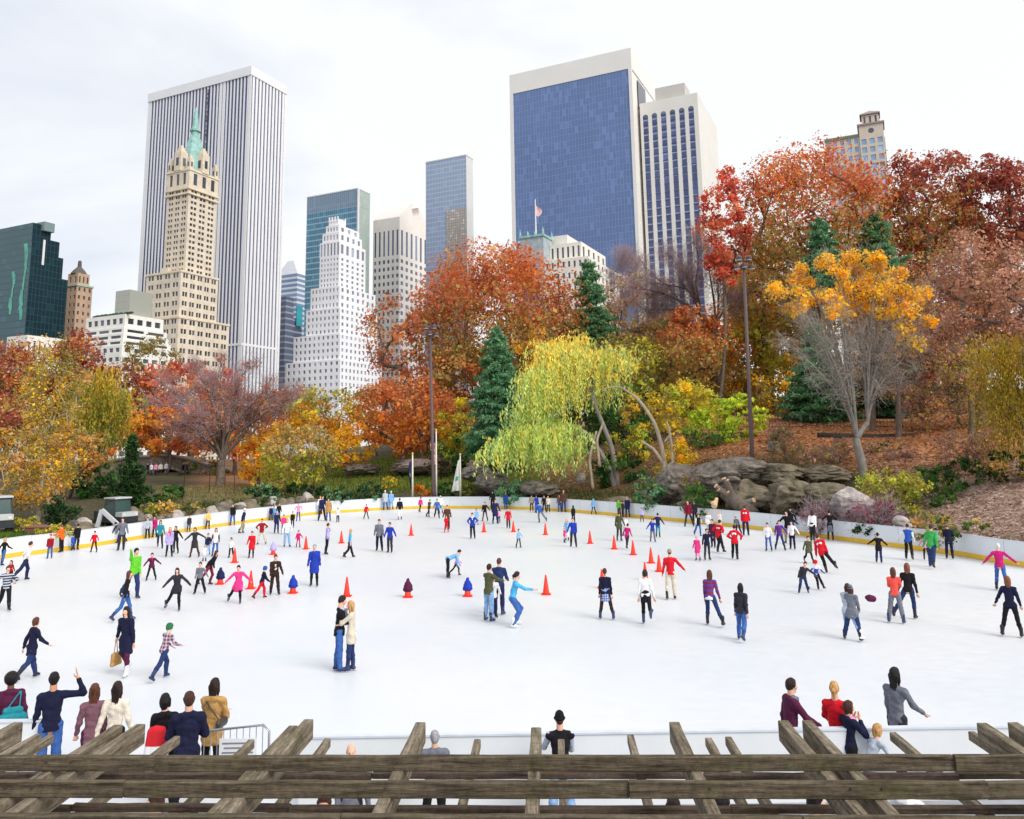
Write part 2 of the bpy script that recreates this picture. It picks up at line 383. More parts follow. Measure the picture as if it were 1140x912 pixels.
rink_wall('rink_boards', dense, 'long curved white rink boards with yellow kick strip around the far side of the ice', side=1)
xe = RK[-1][0]; xs_ = np.linspace(xe, nA[0], 40); nb = np.stack([xs_, nearY(xs_)], 1)
rink_wall('rink_boards', nb[::-1], 'straight white boards along the near edge of the ice behind the pergola', side=-1)
lx1 = atz(47, 803, 1.06)[0]; xs_ = np.linspace(RK[0][0], lx1, 20); nb = np.stack([xs_, BL[0][1]+(xs_-BL[0][0])*nsl], 1)
rink_wall('rink_boards', nb, 'short white boards ending beside the woman with the shoulder bag', side=-1)
mb = MB()
for i in range(7): mb.box((lx1-.36, BL[0][1]+(lx1-.36-BL[0][0])*nsl-.006, .95-i*.085), (.56-.1*(i % 3 == 2), .006, .018))
o = build(mb, 'board_notice', mat('print_blue', (.25, .28, .5)), org=(lx1-.36, BL[0][1], .7)); tag(o, 'lines of small blue print on the white board at far left', 'notice')

# terrain
xs = np.arange(-150, 150.1, 1.0); ys = np.arange(26, 230, 1.0)
X, Y = np.meshgrid(xs, ys, indexing='ij'); Z = terrain(X, Y)
ins_ = inside(X, Y); 
# signed push down inside the rink
near = np.zeros(X.shape, bool)
for dx in (-1, 0, 1):
    for dy in (-1, 0, 1): near |= inside(X+dx*.9, Y+dy*.9)
Z = np.where(ins_, -.33, np.where(near, np.minimum(Z, .0)-.1, Z))
pxv = 570+900*X/dep(Y)
def cpx(a, b, c, d):   # trapezoid weight
    return np.clip((pxv-a)/max(1e-6, b-a), 0, 1)*np.clip((d-pxv)/max(1e-6, d-c), 0, 1)
bY = bYf(pxv); D = Y-bY
C = np.zeros(X.shape+(3,)); C[:] = (.085, .075, .045)
def blend(wt, c):
    global C
    wt = np.clip(wt, 0, 1)[..., None]; C = C*(1-wt)+np.array(c)*wt
no = vnoise(X*.35, Y*.35, 5)
blend(cpx(330, 400, 560, 620)*np.clip((D-5)/2, 0, 1)*np.clip((45-D)/8, 0, 1)*(.85+.3*no), (.13, .17, .035))   # grass slope
blend(cpx(180, 210, 280, 330)*np.clip((D-8)/3, 0, 1)*np.clip((30-D)/8, 0, 1)*(.6+.4*no), (.24, .21, .11))
blend(cpx(-200, -100, 60, 90)*np.clip((3-D)/1, 0, 1), (.10, .16, .03))
blend(cpx(-200, -100, 110, 130)*np.clip((D-2.5)/1, 0, 1)*np.clip((8-D)/1, 0, 1), (.22, .20, .19))     # path
blend(cpx(740, 790, 1400, 1500)*np.clip((D-12)/3, 0, 1), (.40, .19, .09))                            # orange leaf litter
blend(cpx(560, 600, 740, 780)*np.clip((D-5)/3, 0, 1)*(.5+.5*no), (.24, .13, .06))
blend(cpx(1000, 1050, 1500, 1600)*np.clip((D-2)/2, 0, 1)*np.clip((16-D)/3, 0, 1), (.38, .26, .20))    # pale dead leaves
blend(cpx(200, 230, 320, 340)*np.clip((D-24)/4, 0, 1)*(.7), (.33, .17, .09))
blend(cpx(640, 700, 900, 960)*np.clip((3.5-D)/1, 0, 1), (.19, .17, .10))
nx, ny = X.shape; V = np.stack([X, Y, Z], -1).reshape(-1, 3)
ii, jj = np.meshgrid(np.arange(nx-1), np.arange(ny-1), indexing='ij'); a = (ii*ny+jj).ravel()
Q = np.stack([a, a+ny, a+ny+1, a+1], 1)
me = fast_mesh('hillside', V, Q, attr_mat('earth', scale=3.0), colr=C.reshape(-1, 3))
tag(link('hillside', me), kind='structure')

def scatter(name, region, n, pal, size, label, cat=None, tall=False, seed=1):
    r = np.random.default_rng(seed); x0, x1, d0, d1 = region   # px range, distance range
    px = r.uniform(x0, x1, n); d = r.uniform(d0, d1, n); Yp = bYf(px)+d; Xp = (px-570)/900*dep(Yp)
    z = terrain(Xp, Yp); c = np.stack([Xp, Yp, z+.03], 1); s = size*r.uniform(.6, 1.5, n)[:, None]
    if tall:
        a = r.normal(size=(n, 3)); a[:, 2] = 0; a /= np.linalg.norm(a, axis=1)[:, None]; up = np.array([0, 0, 1.])+r.normal(size=(n, 3))*.35
        V = np.stack([c-a*s*.25, c+a*s*.25, c+up*s+a*s*.08, c+up*s-a*s*.08], 1)
    else:
        a = r.normal(size=(n, 3)); a[:, 2] *= .35; a /= np.linalg.norm(a, axis=1)[:, None]
        b_ = np.cross(a, np.array([0, 0, 1.])+r.normal(size=(n, 3))*.5); b_ /= np.linalg.norm(b_, axis=1)[:, None]
        V = np.stack([c-a*s, c-b_*s*.6, c+a*s, c+b_*s*.6], 1)
    pal = np.array(pal); C_ = pal[r.integers(0, len(pal), n)]*r.uniform(.7, 1.25, n)[:, None]
    me = fast_mesh(name, V.reshape(-1, 3), np.arange(4*n).reshape(-1, 4), LEAF, smooth=False, colr=np.repeat(C_, 4, 0))
    return tag(link(name, me), label, cat, kind='stuff')
ORL = [(.55, .22, .07), (.42, .17, .07), (.6, .34, .15), (.3, .14, .07), (.5, .3, .2)]
scatter('fallen_leaves', (760, 1130, 12, 36), 16000, ORL, .13, 'carpet of orange fallen leaves on the slope above the rocks', 'fallen leaves', seed=1)
scatter('fallen_leaves', (960, 1300, 2, 17), 14000, [(.58, .44, .38), (.72, .58, .5), (.42, .3, .24), (.3, .2, .13)], .09, 'pale dry leaves covering the bank behind the boards at far right', 'fallen leaves', seed=2)
scatter('fallen_leaves', (600, 780, 3, 22), 4000, ORL+[(.2, .16, .08)], .12, 'brown leaf litter under the weeping willow', 'fallen leaves', seed=3)
scatter('fallen_leaves', (735, 935, 3.5, 13), 9000, ORL+[(.2, .14, .07), (.14, .16, .05)], .12, 'brown leaves and moss scraps caught among the rocks', 'fallen leaves', seed=9)
scatter('grass', (345, 600, 5, 46), 26000, [(.16, .24, .04), (.22, .28, .05), (.12, .17, .04), (.3, .3, .07)], .2, 'green grass on the slope behind the flagpoles', 'grass', True, 4)
scatter('grass', (170, 330, 6, 30), 9000, [(.24, .23, .08), (.32, .29, .12), (.16, .16, .06), (.34, .24, .13)], .13, 'rough grass between the stones and the bare tree', 'grass', True, 5)
scatter('grass', (-150, 90, .6, 4), 7000, [(.10, .19, .03), (.15, .24, .05)], .12, 'strip of lawn behind the boards at far left', 'grass', True, 6)
scatter('ground_cover', (600, 960, .6, 6), 9000, [(.16, .17, .06), (.26, .2, .09), (.08, .12, .04), (.3, .25, .12)], .22, 'weeds and dry stems growing along the outside of the boards', 'ground cover', True, 7)
scatter('ground_cover', (60, 420, .8, 7), 9000, [(.10, .13, .04), (.2, .18, .07), (.06, .1, .03)], .2, 'low weeds between the stones behind the left boards', 'ground cover', True, 8)

# ================================================================ ROCKS
_ico = {}
def ico(n):
    if n in _ico: return _ico[n]
    import bmesh
    bm = bmesh.new(); bmesh.ops.create_icosphere(bm, subdivisions=n, radius=1); V = np.array([v.co[:] for v in bm.verts]); Fs = [tuple(v.index for v in f.verts) for f in bm.faces]; bm.free()
    _ico[n] = (V, Fs); return _ico[n]
def n3(P, s, f):
    x, y, z = P[:, 0]*f, P[:, 1]*f, P[:, 2]*f
    return (np.sin(x+s+1.3*np.sin(y*1.1+s))+np.sin(y*1.2-s+1.2*np.sin(z+s))+np.sin(z*1.1+2*s+1.1*np.sin(x*.9)))/3
def rock(name, label, c, dims, seed, m_, parent=None, group=None, lv=4, cuts=9, rz=0):
    r = np.random.default_rng(seed); V, Fs = ico(lv); P = V.copy(); big_ = lv >= 5
    for i in range(cuts*(3 if big_ else 1)):
        n = r.normal(size=3); n[2] *= .7; n /= np.linalg.norm(n); d = r.uniform(.62, .93) if big_ else r.uniform(.55, .85); t = P@n; P = P-np.maximum(0, t-d)[:, None]*n*.93
    q = np.abs(n3(P*np.array([1, 1, 1.25]), seed, 3.1)); cr = np.abs(n3(P*np.array([1.2, 1.1, 1.5]), seed*2, 6.5)); fn_ = n3(P, seed*3, 17)
    P = P*(1+.16*q-.05+(.10*cr+.035*fn_+.02*n3(P, seed, 34))*(1.3 if big_ else .6))[:, None]
    P = P*np.asarray(dims); cz, sz = math.cos(rz), math.sin(rz); P = np.stack([P[:, 0]*cz-P[:, 1]*sz, P[:, 0]*sz+P[:, 1]*cz, P[:, 2]], 1)
    me = bpy.data.meshes.new(name); me.from_pydata(P.tolist(), [], Fs); me.materials.append(m_); me.update()
    o = bpy.data.objects.new(name, me); col.objects.link(o); o.location = c
    return tag(o, label, 'rock', group)
rk1 = mat('schist', (.055, .048, .04), rough=.95, scale=1.3, bump=1.0, c2=(.30, .26, .215), det=12, stretch=(1, 1, 2.2))
rk2 = mat('schist_mossy', (.06, .052, .028), rough=.95, scale=1.0, bump=1.0, c2=(.27, .225, .16), det=12)
rk3 = mat('boulder_pale', (.26, .23, .22), rough=.9, scale=1.8, bump=.6, c2=(.56, .5, .47), det=10)
def gpos(px, py, Yd): p = atY(px, py, Yd); return p
def outc(px, py, Yd, rx, ry, rd, seed, m_, label, rz=0, cuts=9, tz_=None):
    Yd = safeY(px, Yd, rd*.9+(rx*Yd/900*.9 if px > 640 else 0)+.3)
    p = atY(px, py, Yd); return rock('rock_outcrop' if rx*Yd/900 > 1.5 else 'boulder', label, p, (rx*Yd/900, rd, ry*Yd/900), seed, m_, rz=rz, cuts=cuts, lv=5 if rx > 18 else 4)
for a_ in [(838, 548, 54.5, 36, 34, 3.0, 11, rk2, 'mossy rock face just right of the felled log', .2), (882, 545, 53.2, 34, 32, 2.8, 12, rk2, 'broad greenish rock ledge below the leaf slope', -.3), (915, 543, 51.5, 26, 24, 2.4, 111, rk2, 'mossy rock left of the pale boulder', .5),
    (800, 524, 60, 30, 32, 3.0, 13, rk1, 'grey rock face above the felled log', .4), (826, 512, 59.5, 24, 20, 2.6, 113, rk1, 'grey rock hump at the edge of the orange leaves', .1), (757, 528, 62.5, 22, 32, 2.6, 14, rk1, 'slanting grey rock beside the yellow shrub', -.6), (732, 545, 61.5, 20, 20, 2.2, 114, rk1, 'lower grey rock left of the slanting one', .5),
    (868, 516, 58, 30, 15, 3.2, 15, rk2, 'flat mossy rock shelf at the edge of the leaf slope', 0), (915, 517, 56.5, 30, 13, 3.0, 115, rk2, 'flat rock shelf left of the forked tree', .3), (778, 552, 58, 20, 14, 1.8, 116, rk1, 'dark rock under the felled log', .2), (868, 570, 49.8, 22, 11, 1.2, 117, rk2, 'low slab between felled log and pale boulder', .1)]:
    outc(a_[0], a_[1]+10, a_[2]+1.2, a_[3], a_[4]*.68, *a_[5:9], rz=a_[9], cuts=9)
outc(946, 560, 46.0, 21, 17, 1.3, 16, rk3, 'pale rounded boulder at the foot of the forked tree', .3, 5)
outc(1003, 581, 41.5, 10, 6.5, .5, 17, rk3, 'small light grey stone right of the pale boulder behind the boards', 0, 5)
outc(1013, 586, 40.5, 8, 4, .35, 18, rk3, 'tiny pale flat stone beside the small grey stone', 0, 5)
outc(548, 538, 77.5, 22, 13, 2.2, 19, rk1, 'dark rounded rock on the grass right of the green and white flag', .5)
outc(528, 528, 80, 20, 9, 2, 20, rk1, 'slab of grey rock leaning above the rounded rock', -.4)
outc(480, 520, 96, 60, 9, 4, 21, mat('rock_pink', (.2, .15, .14), rough=.9, scale=1, bump=.8, c2=(.36, .28, .26)), 'long pinkish rock ledge at the top of the grass slope')
outc(400, 522, 98, 22, 6, 2.5, 22, rk1, 'low grey rock ledge left of the long pinkish one')
outc(600, 545, 72, 26, 10, 2.0, 23, rk1, 'dark low rock beneath the willow fronds')
outc(646, 532, 71, 6, 9, .5, 24, rk1, 'upright grey stone among the willow trunks')
outc(690, 560, 64.5, 18, 7, 1.2, 25, rk2, 'low mossy rock at the foot of the leaning willow trunks')
rs = random.Random(5)
desc = ['grey', 'brown', 'dark', 'pale', 'mossy']; k = 0
spots_ = []
for i in range(38):
    px = 78+i*7.2+rs.uniform(-3, 3); Yb = float(bYf(px)); dd = rs.uniform(1.2, 3.6)
    if 105 < px < 142: dd = rs.uniform(5, 7)
    spots_.append((px, Yb+dd, rs.uniform(6, 12.5)))
for i, (px, yy, sz) in enumerate(spots_):
    x = (px-570)/900*float(dep(yy)); mm = [rk1, rk3, rk2, rk1, rk2][i % 5]; s = sz*yy/900
    o = rock('boulder', 'boulder in the rough stone edging behind the left boards', (x, yy, tz(x, yy)+s*.4), (s, s*rs.uniform(.6, .9), s*rs.uniform(.65, .95)), 40+i, mm, group='stones edging the rink behind the left boards', lv=3, rz=rs.uniform(0, 3), cuts=7)
for i in range(13):
    px = 742+i*14+rs.uniform(-5, 5); yy = float(bYf(px))+rs.uniform(1.5, 2.8); x = (px-570)/900*float(dep(yy)); s = rs.uniform(4, 10)*yy/900
    rock('boulder', 'stone at the foot of the rock face behind the right boards', (x, yy, tz(x, yy)+s*.2), (s, s*.8, s*.6), 90+i, [rk1, rk3, rk2][i % 3], group='stones at the foot of the rock face', lv=3, rz=rs.uniform(0, 3), cuts=7)

# ================================================================ FURNITURE OF THE PARK
bark = mat('bark', (.10, .075, .06), rough=.95, scale=5, bump=.7, c2=(.2, .16, .13), stretch=(1, 1, .3))
barkg = mat('bark_grey', (.19, .17, .15), rough=.95, scale=5, bump=.6, c2=(.32, .29, .26), stretch=(1, 1, .3))
cutw = mat('cut_wood', (.62, .42, .26), rough=.8, scale=6, var=.12)
# cut log with sawn stubs
def stem(P, r, name, m_, root, k=10, ends=True):
    mb = MB(); mb.tube(P, r, k); o = part(mb, name, m_, root, smooth=True); return o
Yl = safeY(832, 0, 1.3); c0 = atY(840, 573, Yl); c1 = atY(807, 549, Yl+2.2)
root = empty('felled_log', c0, 'thick felled log with pale sawn branch stubs lying on the rocks', 'log')
stem([c0, (c0+c1)/2+[0, 0, -.1], c1], [.42, .52, .44], 'log_trunk', bark, root, 14)
for px, py in ((800, 545), (797, 541), (810, 548), (809, 535), (806, 533)):
    e = atY(px, py, Yl+1.4); st = c1*.75+c0*.25+(e-c1)*.15; mb = MB(); mb.tube([st, e], [.19, .15], 10); part(mb, 'branch_stub', bark, root)
    dv = (e-st)/np.linalg.norm(e-st); mb = MB(); mb.tube([e, e+dv*.05], [.16, .16], 10); part(mb, 'sawn_end', cutw, root)
a = atY(839, 557, Yl+.4); b2 = atY(828, 561, Yl+1); root = empty('cut_branch', a, 'short cut branch with a pale sawn end lying right of the felled log', 'log')
mb = MB(); mb.tube([b2, a], [.2, .18], 10); part(mb, 'branch_wood', barkg, root); dv = (a-b2)/np.linalg.norm(a-b2); mb = MB(); mb.tube([a, a+dv*.04], .17, 10); part(mb, 'sawn_end', cutw, root)
a = atY(795, 564, 55); b2 = atY(798, 555, 55.5); c3 = atY(792, 560, 55)
root = empty('cut_branch', a, 'broken pale branch piece standing left of the felled log', 'log'); mb = MB(); mb.tube([a, b2], [.2, .1], 8); mb.tube([c3, a*.4+b2*.6], [.1, .08], 8); part(mb, 'branch_wood', cutw, root)
# tree stump on the leaves
p = atY(861, 492, 66); root = empty('tree_stump', p, 'small sawn tree stump on the orange leaves', 'stump'); mb = MB(); mb.tube([p-[0, 0, .7], p], [.5, .4], 12); part(mb, 'stump_wood', barkg, root); mb = MB(); mb.tube([p, p+[0, 0, .03]], [.38, .37], 12); part(mb, 'sawn_top', cutw, root)
# long dark log / bench along fence
a = atY(910, 487, 69); b2 = atY(1022, 488, 66); root = empty('long_log', a, 'long dark log lying along the iron fence', 'log'); mb = MB(); mb.tube([a, (a+b2)/2-[0, 0, .15], b2], [.42, .48, .4], 10); part(mb, 'log_trunk', mat('bark_dark', (.035, .025, .022), scale=4, bump=.6), root, smooth=True)
# iron fence
def fence(name, pts, h, label, step, pick, m_, post=.05):
    P = np.array(pts, float); root = empty(name, P[0], label, 'fence'); T = [0]
    S = np.concatenate([[0], np.cumsum(np.linalg.norm(np.diff(P[:, :2], axis=0), axis=1))])
    def at(s): return np.array([np.interp(s, S, P[:, q]) for q in range(3)])
    n = int(S[-1]/step)
    for i in range(n+1):
        q = at(i*step); mb = MB(); mb.box2(q+[-post/2, -post/2, -.3], q+[post/2, post/2, h+.08]); part(mb, 'fence_post', m_, root)
    mb = MB()
    for z in ((.15, h*.55, h) if not pick else (.15, h)):
        mb.tube([at(s)+[0, 0, z] for s in np.linspace(0, S[-1], 30)], .025 if pick else .012, 4)
    part(mb, 'fence_rails', m_, root)
    if pick:
        mb = MB(); 
        for s in np.arange(0, S[-1], pick): q = at(s); mb.box(q+[0, 0, h/2+.05], (.022, .022, h))
        part(mb, 'pickets', m_, root)
iron = mat('iron_dark', (.03, .028, .028), rough=.6)
def ter(px, Y):
    Y = safeY(px, Y, .9); x = (px-570)/900*float(dep(Y)); return (x, Y, tz(x, Y))
fence('iron_fence', [ter(px, 79-(px-820)*.035) for px in range(822, 1050, 16)], 1.35, 'dark iron picket fence along the top of the leaf slope', 2.4, .3, iron)
fence('wire_fence', [ter(px, 76+(px-200)*.02) for px in range(200, 300, 12)], 2.6, 'tall thin wire fence in front of the bare purple tree', 2.2, 0, iron)
fence('wire_fence', [ter(px, 79+(px-300)*.02) for px in range(345, 470, 12)], 2.2, 'thin wire fence across the green slope', 3.2, 0, iron)
# lamp posts
def lampmast(px, Y, ytop, label, lean=0):
    x, y, z = ter(px, Y); Y = y; top = atY(px, ytop, Y); root = empty('light_mast', (x, y, z), label, 'light mast', 'tall light masts in the park')
    mm = mat('mast_brown', (.11, .075, .08), rough=.5)
    mb = MB(); mb.tube([(x, y, z-.3), (x, y, z+1), (top[0]+lean, y, top[2])], [.24, .17, .12], 10); part(mb, 'pole', mm, root, smooth=True)
    tx = top+[lean, 0, 0]; mb = MB(); mb.box(tx, (1.5, .2, .12)); mb.box(tx+[0, 0, .45], (1.1, .16, .1)); mb.tube([tx, tx+[0, 0, 1.2]], .06, 6); part(mb, 'cross_arm', mm, root)
    for dx, dz in ((-.6, -.05), (.0, .1), (.6, -.05), (-.4, .7), (.4, .7)):
        mb = MB(); c = tx+[dx, -.22, dz]; mb.lathe([(.03, -.2), (.24, -.16), (.26, .05), (.12, .2)], c, 10); o = part(mb, 'lamp_head', mm, root)
        mb = MB(); mb.lathe([(.2, -.02), (.22, .02)], c+[0, 0, -.19], 10); sub(mb, 'lens', mat('lens', (.7, .72, .75), rough=.2), o, root)
lampmast(479, 77, 372, 'tall brown light mast behind the striped flag')
lampmast(837, 64, 297, 'tall purple brown light mast left of the yellow topped tree', -.65)
# flag poles and flags
def flag(px, Y, ytop, yf0, yf1, wpx, fm, label, flabel, back=False):
    Y = safeY(px, Y, 1.3); x, y, z = ter(px, Y); top = atY(px, ytop, Y); root = empty('flagpole', (x, y, z), label, 'flagpole', 'flagpoles behind the boards')
    mb = MB(); mb.tube([(x, y, z-.2), (x, y, top[2])], [.11, .06], 8); part(mb, 'pole', mat('pole_cream', (.78, .74, .62), rough=.4), root, smooth=True)
    mb = MB(); V, Fs = ico(2); mb.add(V*.11+np.array([x, y, top[2]+.08]), Fs); part(mb, 'finial', mat('gilt', (.7, .6, .3), rough=.3, metal=.5), root)
    f0 = atY(px, yf0, Y)[2]; f1 = atY(px, yf1, Y)[2]; wd = wpx*Y/900; n, k_ = 22, 9; V = []; uv = []
    for i in range(n):
        t = i/(n-1)
        for j in range(k_):
            s = j/(k_-1); ww = wd*(.25+.75*t) if back is False else wd*(.55+.3*math.sin(t*5))
            V.append((x-.07-s*ww, y+.22*math.sin(s*7+t*3)*(.3+t), f0+(f1-f0)*(t*(1-.06*s)+.10*s))); uv.append((s, t))
    Fs = [(i*k_+j, i*k_+j+1, (i+1)*k_+j+1, (i+1)*k_+j) for i in range(n-1) for j in range(k_-1)]
    me = bpy.data.meshes.new('flag'); me.from_pydata([(v[0]-x, v[1]-y, v[2]-f0) for v in V], [], Fs)
    for m_ in fm[0]: me.materials.append(m_)
    for f_ in me.polygons:
        vs = [uv[v] for v in f_.vertices]; s = sum(q[0] for q in vs)/len(vs); t = sum(q[1] for q in vs)/len(vs); f_.material_index = fm[1](s, t); f_.use_smooth = True
    me.update(); o = bpy.data.objects.new('flag', me); col.objects.link(o); o.location = (x, y, f0); tag(o, flabel, 'flag')
red = mat('flag_red', (.62, .07, .08)); wh = mat('flag_white', (.8, .8, .78)); nv = mat('flag_navy', (.02, .03, .09)); gr = mat('flag_green', (.05, .42, .25))
flag(455.5, 75.5, 506, 512, 544, 5, ([nv, mat('flag_gold', (.4, .3, .1))], lambda s, t: 1 if (.4 < s < .6 and .45 < t < .55) else 0), 'cream flagpole with a limp navy flag, left of the three', 'limp navy blue flag hanging on the left flagpole', True)
flag(482, 75.5, 480, 483, 517, 7, ([red, wh, nv], lambda s, t: 2 if t < .28 and s < .7 else (0 if int((t*1.1+s*.9)*9) % 2 else 1)), 'tallest cream flagpole, with the striped flag', 'limp red and white striped flag on the tallest flagpole', True)
flag(509, 75.5, 507, 511, 546, 9, ([wh, gr], lambda s, t: 1 if .25 < s < .75 and .5 < t < .68 else 0), 'cream flagpole with a white and green flag, right of the three', 'white flag with a green emblem hanging from the right flagpole')
# ---- service vehicles behind the left boards
gl = mat('vehicle_glass', (.02, .06, .055), rough=.08, spec=.8); vw = mat('vehicle_white', (.50, .52, .53), rough=.35, var=.05); blk = mat('rubber', (.02, .02, .02), rough=.8); vd = mat('vehicle_dark', (.03, .035, .04), rough=.5)
def cart(px, Y, label, rz, s=1.0, roofm=vw):
    x, y, z = ter(px, Y); root = empty('utility_cart', (x, y, z), label, 'utility vehicle'); cz, sz = math.cos(rz), math.sin(rz); A = np.array([[cz, sz, 0], [-sz, cz, 0], [0, 0, 1.]])
    def W(p): return np.array([x, y, z])+(np.asarray(p, float)*s)@A
    def bx(nm, c, d, m_, par=None):
        mb = MB(); mb.box(W(c), np.array(d)*s, A); return part(mb, nm, m_, root) if par is None else sub(mb, nm, m_, par, root)
    bx('body', (0, 0, .62), (2.9, 1.35, .42), vd); bx('hood', (1.15, 0, .98), (.7, 1.25, .3), vw); bx('cargo_bed', (-1.0, 0, 1.0), (1.0, 1.35, .34), vd)
    # cab: glass panels, pillars, roof
    mb = MB()
    for sx_, sy in ((.78, .62), (.78, -.62), (-.48, .62), (-.48, -.62)):
        mb.tube([W((sx_, sy, .8)), W((sx_*.72, sy*.92, 2.0))], .045*s, 6)
    mb.box(W((.1, 0, 1.98)), np.array((1.1, 1.2, .06))*s, A); cab = part(mb, 'cab_frame', vd, root)
    for a4 in ([(.79, .58, .95), (.79, -.58, .95), (.57, -.54, 1.95), (.57, .54, 1.95)], [(-.49, .58, .95), (-.49, -.58, .95), (-.36, -.54, 1.95), (-.36, .54, 1.95)],
               [(.74, -.64, .85), (-.44, -.64, .85), (-.33, -.585, 1.95), (.54, -.585, 1.95)], [(.74, .64, .85), (-.44, .64, .85), (-.33, .585, 1.95), (.54, .585, 1.95)]):
        mb = MB(); P4 = [W(q) for q in a4]; nn = np.cross(P4[1]-P4[0], P4[2]-P4[0]); nn /= np.linalg.norm(nn); mb.prism(P4, nn*.02); sub(mb, 'window', gl, cab, root)
    bx('roof', (.1, 0, 2.06), (1.25, 1.3, .1), roofm)
    for sx_, sy in ((.95, .66), (.95, -.66), (-.95, .66), (-.95, -.66)):
        c = W((sx_, sy, .32)); mb = MB(); ax = A[1]; mb.tube([c-ax*.1*s, c+ax*.1*s], .32*s, 16); wl = part(mb, 'wheel', blk, root); mb = MB(); mb.tube([c-ax*.11*s, c+ax*.11*s], .15*s, 12); sub(mb, 'rim', vw, wl, root)
    for sy in (.45, -.45): bx('headlight', (1.51, sy, .95), (.03, .16, .12), mat('headlight_glass', (.7, .7, .6), rough=.1))
    return root
cart(124, safeY(124, 53.5, 3.2), 'dark glazed utility cart with a white roof behind the left boards', -.5, .95)
cart(-10, safeY(0, 49, 4), 'white roofed utility cart cut off by the left edge of the view', -.9, 1.05)
# white triangular frame
Yf = safeY(110, 50.6, 1.2); A_ = [atY(105, 589, Yf), atY(110, 567, Yf), atY(114, 566, Yf), atY(133, 583, Yf)]
root = empty('triangular_frame', A_[0], 'white triangular frame standing against the dark glazed cart', 'frame')
mb = MB()
def bar(a, b_, wd, dp=.18):
    a = np.asarray(a); b_ = np.asarray(b_); d = (b_-a)/np.linalg.norm(b_-a); n = np.array([0, 1., 0]); u_ = np.cross(d, n); mb.prism([a-u_*wd/2, b_-u_*wd/2, b_+u_*wd/2, a+u_*wd/2], n*dp)
pa, pb, pc = atY(107.5, 587, Yf), atY(112.5, 568, Yf), atY(130, 584, Yf)
bar(pa, pb, .22); part(mb, 'upright', vw, root); mb = MB(); bar(pb-[0, .004, 0], pc-[0, .004, 0], .24); part(mb, 'sloping_arm', vw, root); mb = MB(); bar(atY(108, 588, Yf), atY(131, 587, Yf), .12, .12); part(mb, 'base_bar', vw, root)
x, y, z = ter(40, safeY(40, 47.5, 2.5))
root = empty('timber_box', (x, y, z), 'low reddish brown timber box beside the path at left', 'box'); mb = MB(); mb.box((x, y, z+.25), (1.4, .8, .5)); part(mb, 'box_side', mat('timber_red', (.2, .09, .07)), root); mb = MB(); mb.box((x, y, z+.53), (1.5, .9, .06)); part(mb, 'lid', mat('timber_red2', (.26, .12, .09)), root)

# ---- stone arch bridge
stone = mat('bridge_stone', (.13, .115, .095), rough=.95, scale=1.6, bump=.9, c2=(.30, .27, .23), det=9)
YB = 116.0; root = empty('stone_bridge', atY(185, 545, YB), 'old grey stone arch bridge behind the left trees', 'bridge')
mb = MB(); V = []; xsb = np.linspace(92, 262, 60)
def btop(px): return 507+((px-168)/94.)**2*24+ (0 if px > 168 else 2)
def bbot(px):
    t = (px-186)/27.0; return 548 if abs(t) >= 1 else 548-26*math.sqrt(1-t*t)
for px in xsb:
    a = atY(px, btop(px), YB); b2 = atY(px, bbot(px), YB); V += [a, b2-[0, 0, 1.2 if bbot(px) >= 547 else 0], a+[0, 5.5, 0], b2+[0, 5.5, -1.2 if bbot(px) >= 547 else 0]]
Fs = []
for i in range(len(xsb)-1):
    o_ = i*4; q_ = o_+4; Fs += [(o_, o_+1, q_+1, q_), (o_+2, q_+2, q_+3, o_+3), (o_, q_, q_+2, o_+2), (o_+1, o_+3, q_+3, q_+1)]
mb.add(V, Fs); part(mb, 'bridge_wall', stone, root)
mb = MB(); mb.tube([atY(px, btop(px)-1, YB)-[0, .1, 0] for px in xsb], .22, 6); part(mb, 'parapet_coping', mat('coping', (.36, .33, .29), scale=2), root)
mb = MB()
for i in range(15):
    t0 = math.pi*(i+.1)/15; t1 = math.pi*(i+.9)/15
    P4 = [atY(186-27*rr*math.cos(t), 548-26*rr*math.sin(t), YB) for rr, t in ((1.0, t0), (1.0, t1), (1.12, t1), (1.12, t0))]; mb.prism([p-[0, .12, 0] for p in P4], (0, .1, 0))
part(mb, 'arch_ring', mat('coping', (.36, .33, .29)), root)
a = atY(155, 545, 108); root = empty('wooden_barrier', a, 'weathered grey wooden barrier in front of the bridge arch', 'barrier'); mb = MB()
for i in range(24):
    p = atY(158+i*1.7, 533+i*.15, 104); mb.box(p-[0, 0, .9], (.17, .05, 2.0-.02*(i % 3)))
part(mb, 'slats', mat('barrier_wood', (.2, .17, .15), scale=8, var=.3), root)
mb = MB(); mb.box(atY(178, 536, 104.1)+[0, .05, 0], (5, .06, .12)); mb.box(atY(178, 545, 104.1)+[0, .05, 0], (5, .06, .12)); part(mb, 'rail', mat('barrier_wood', (.2, .17, .15)), root)
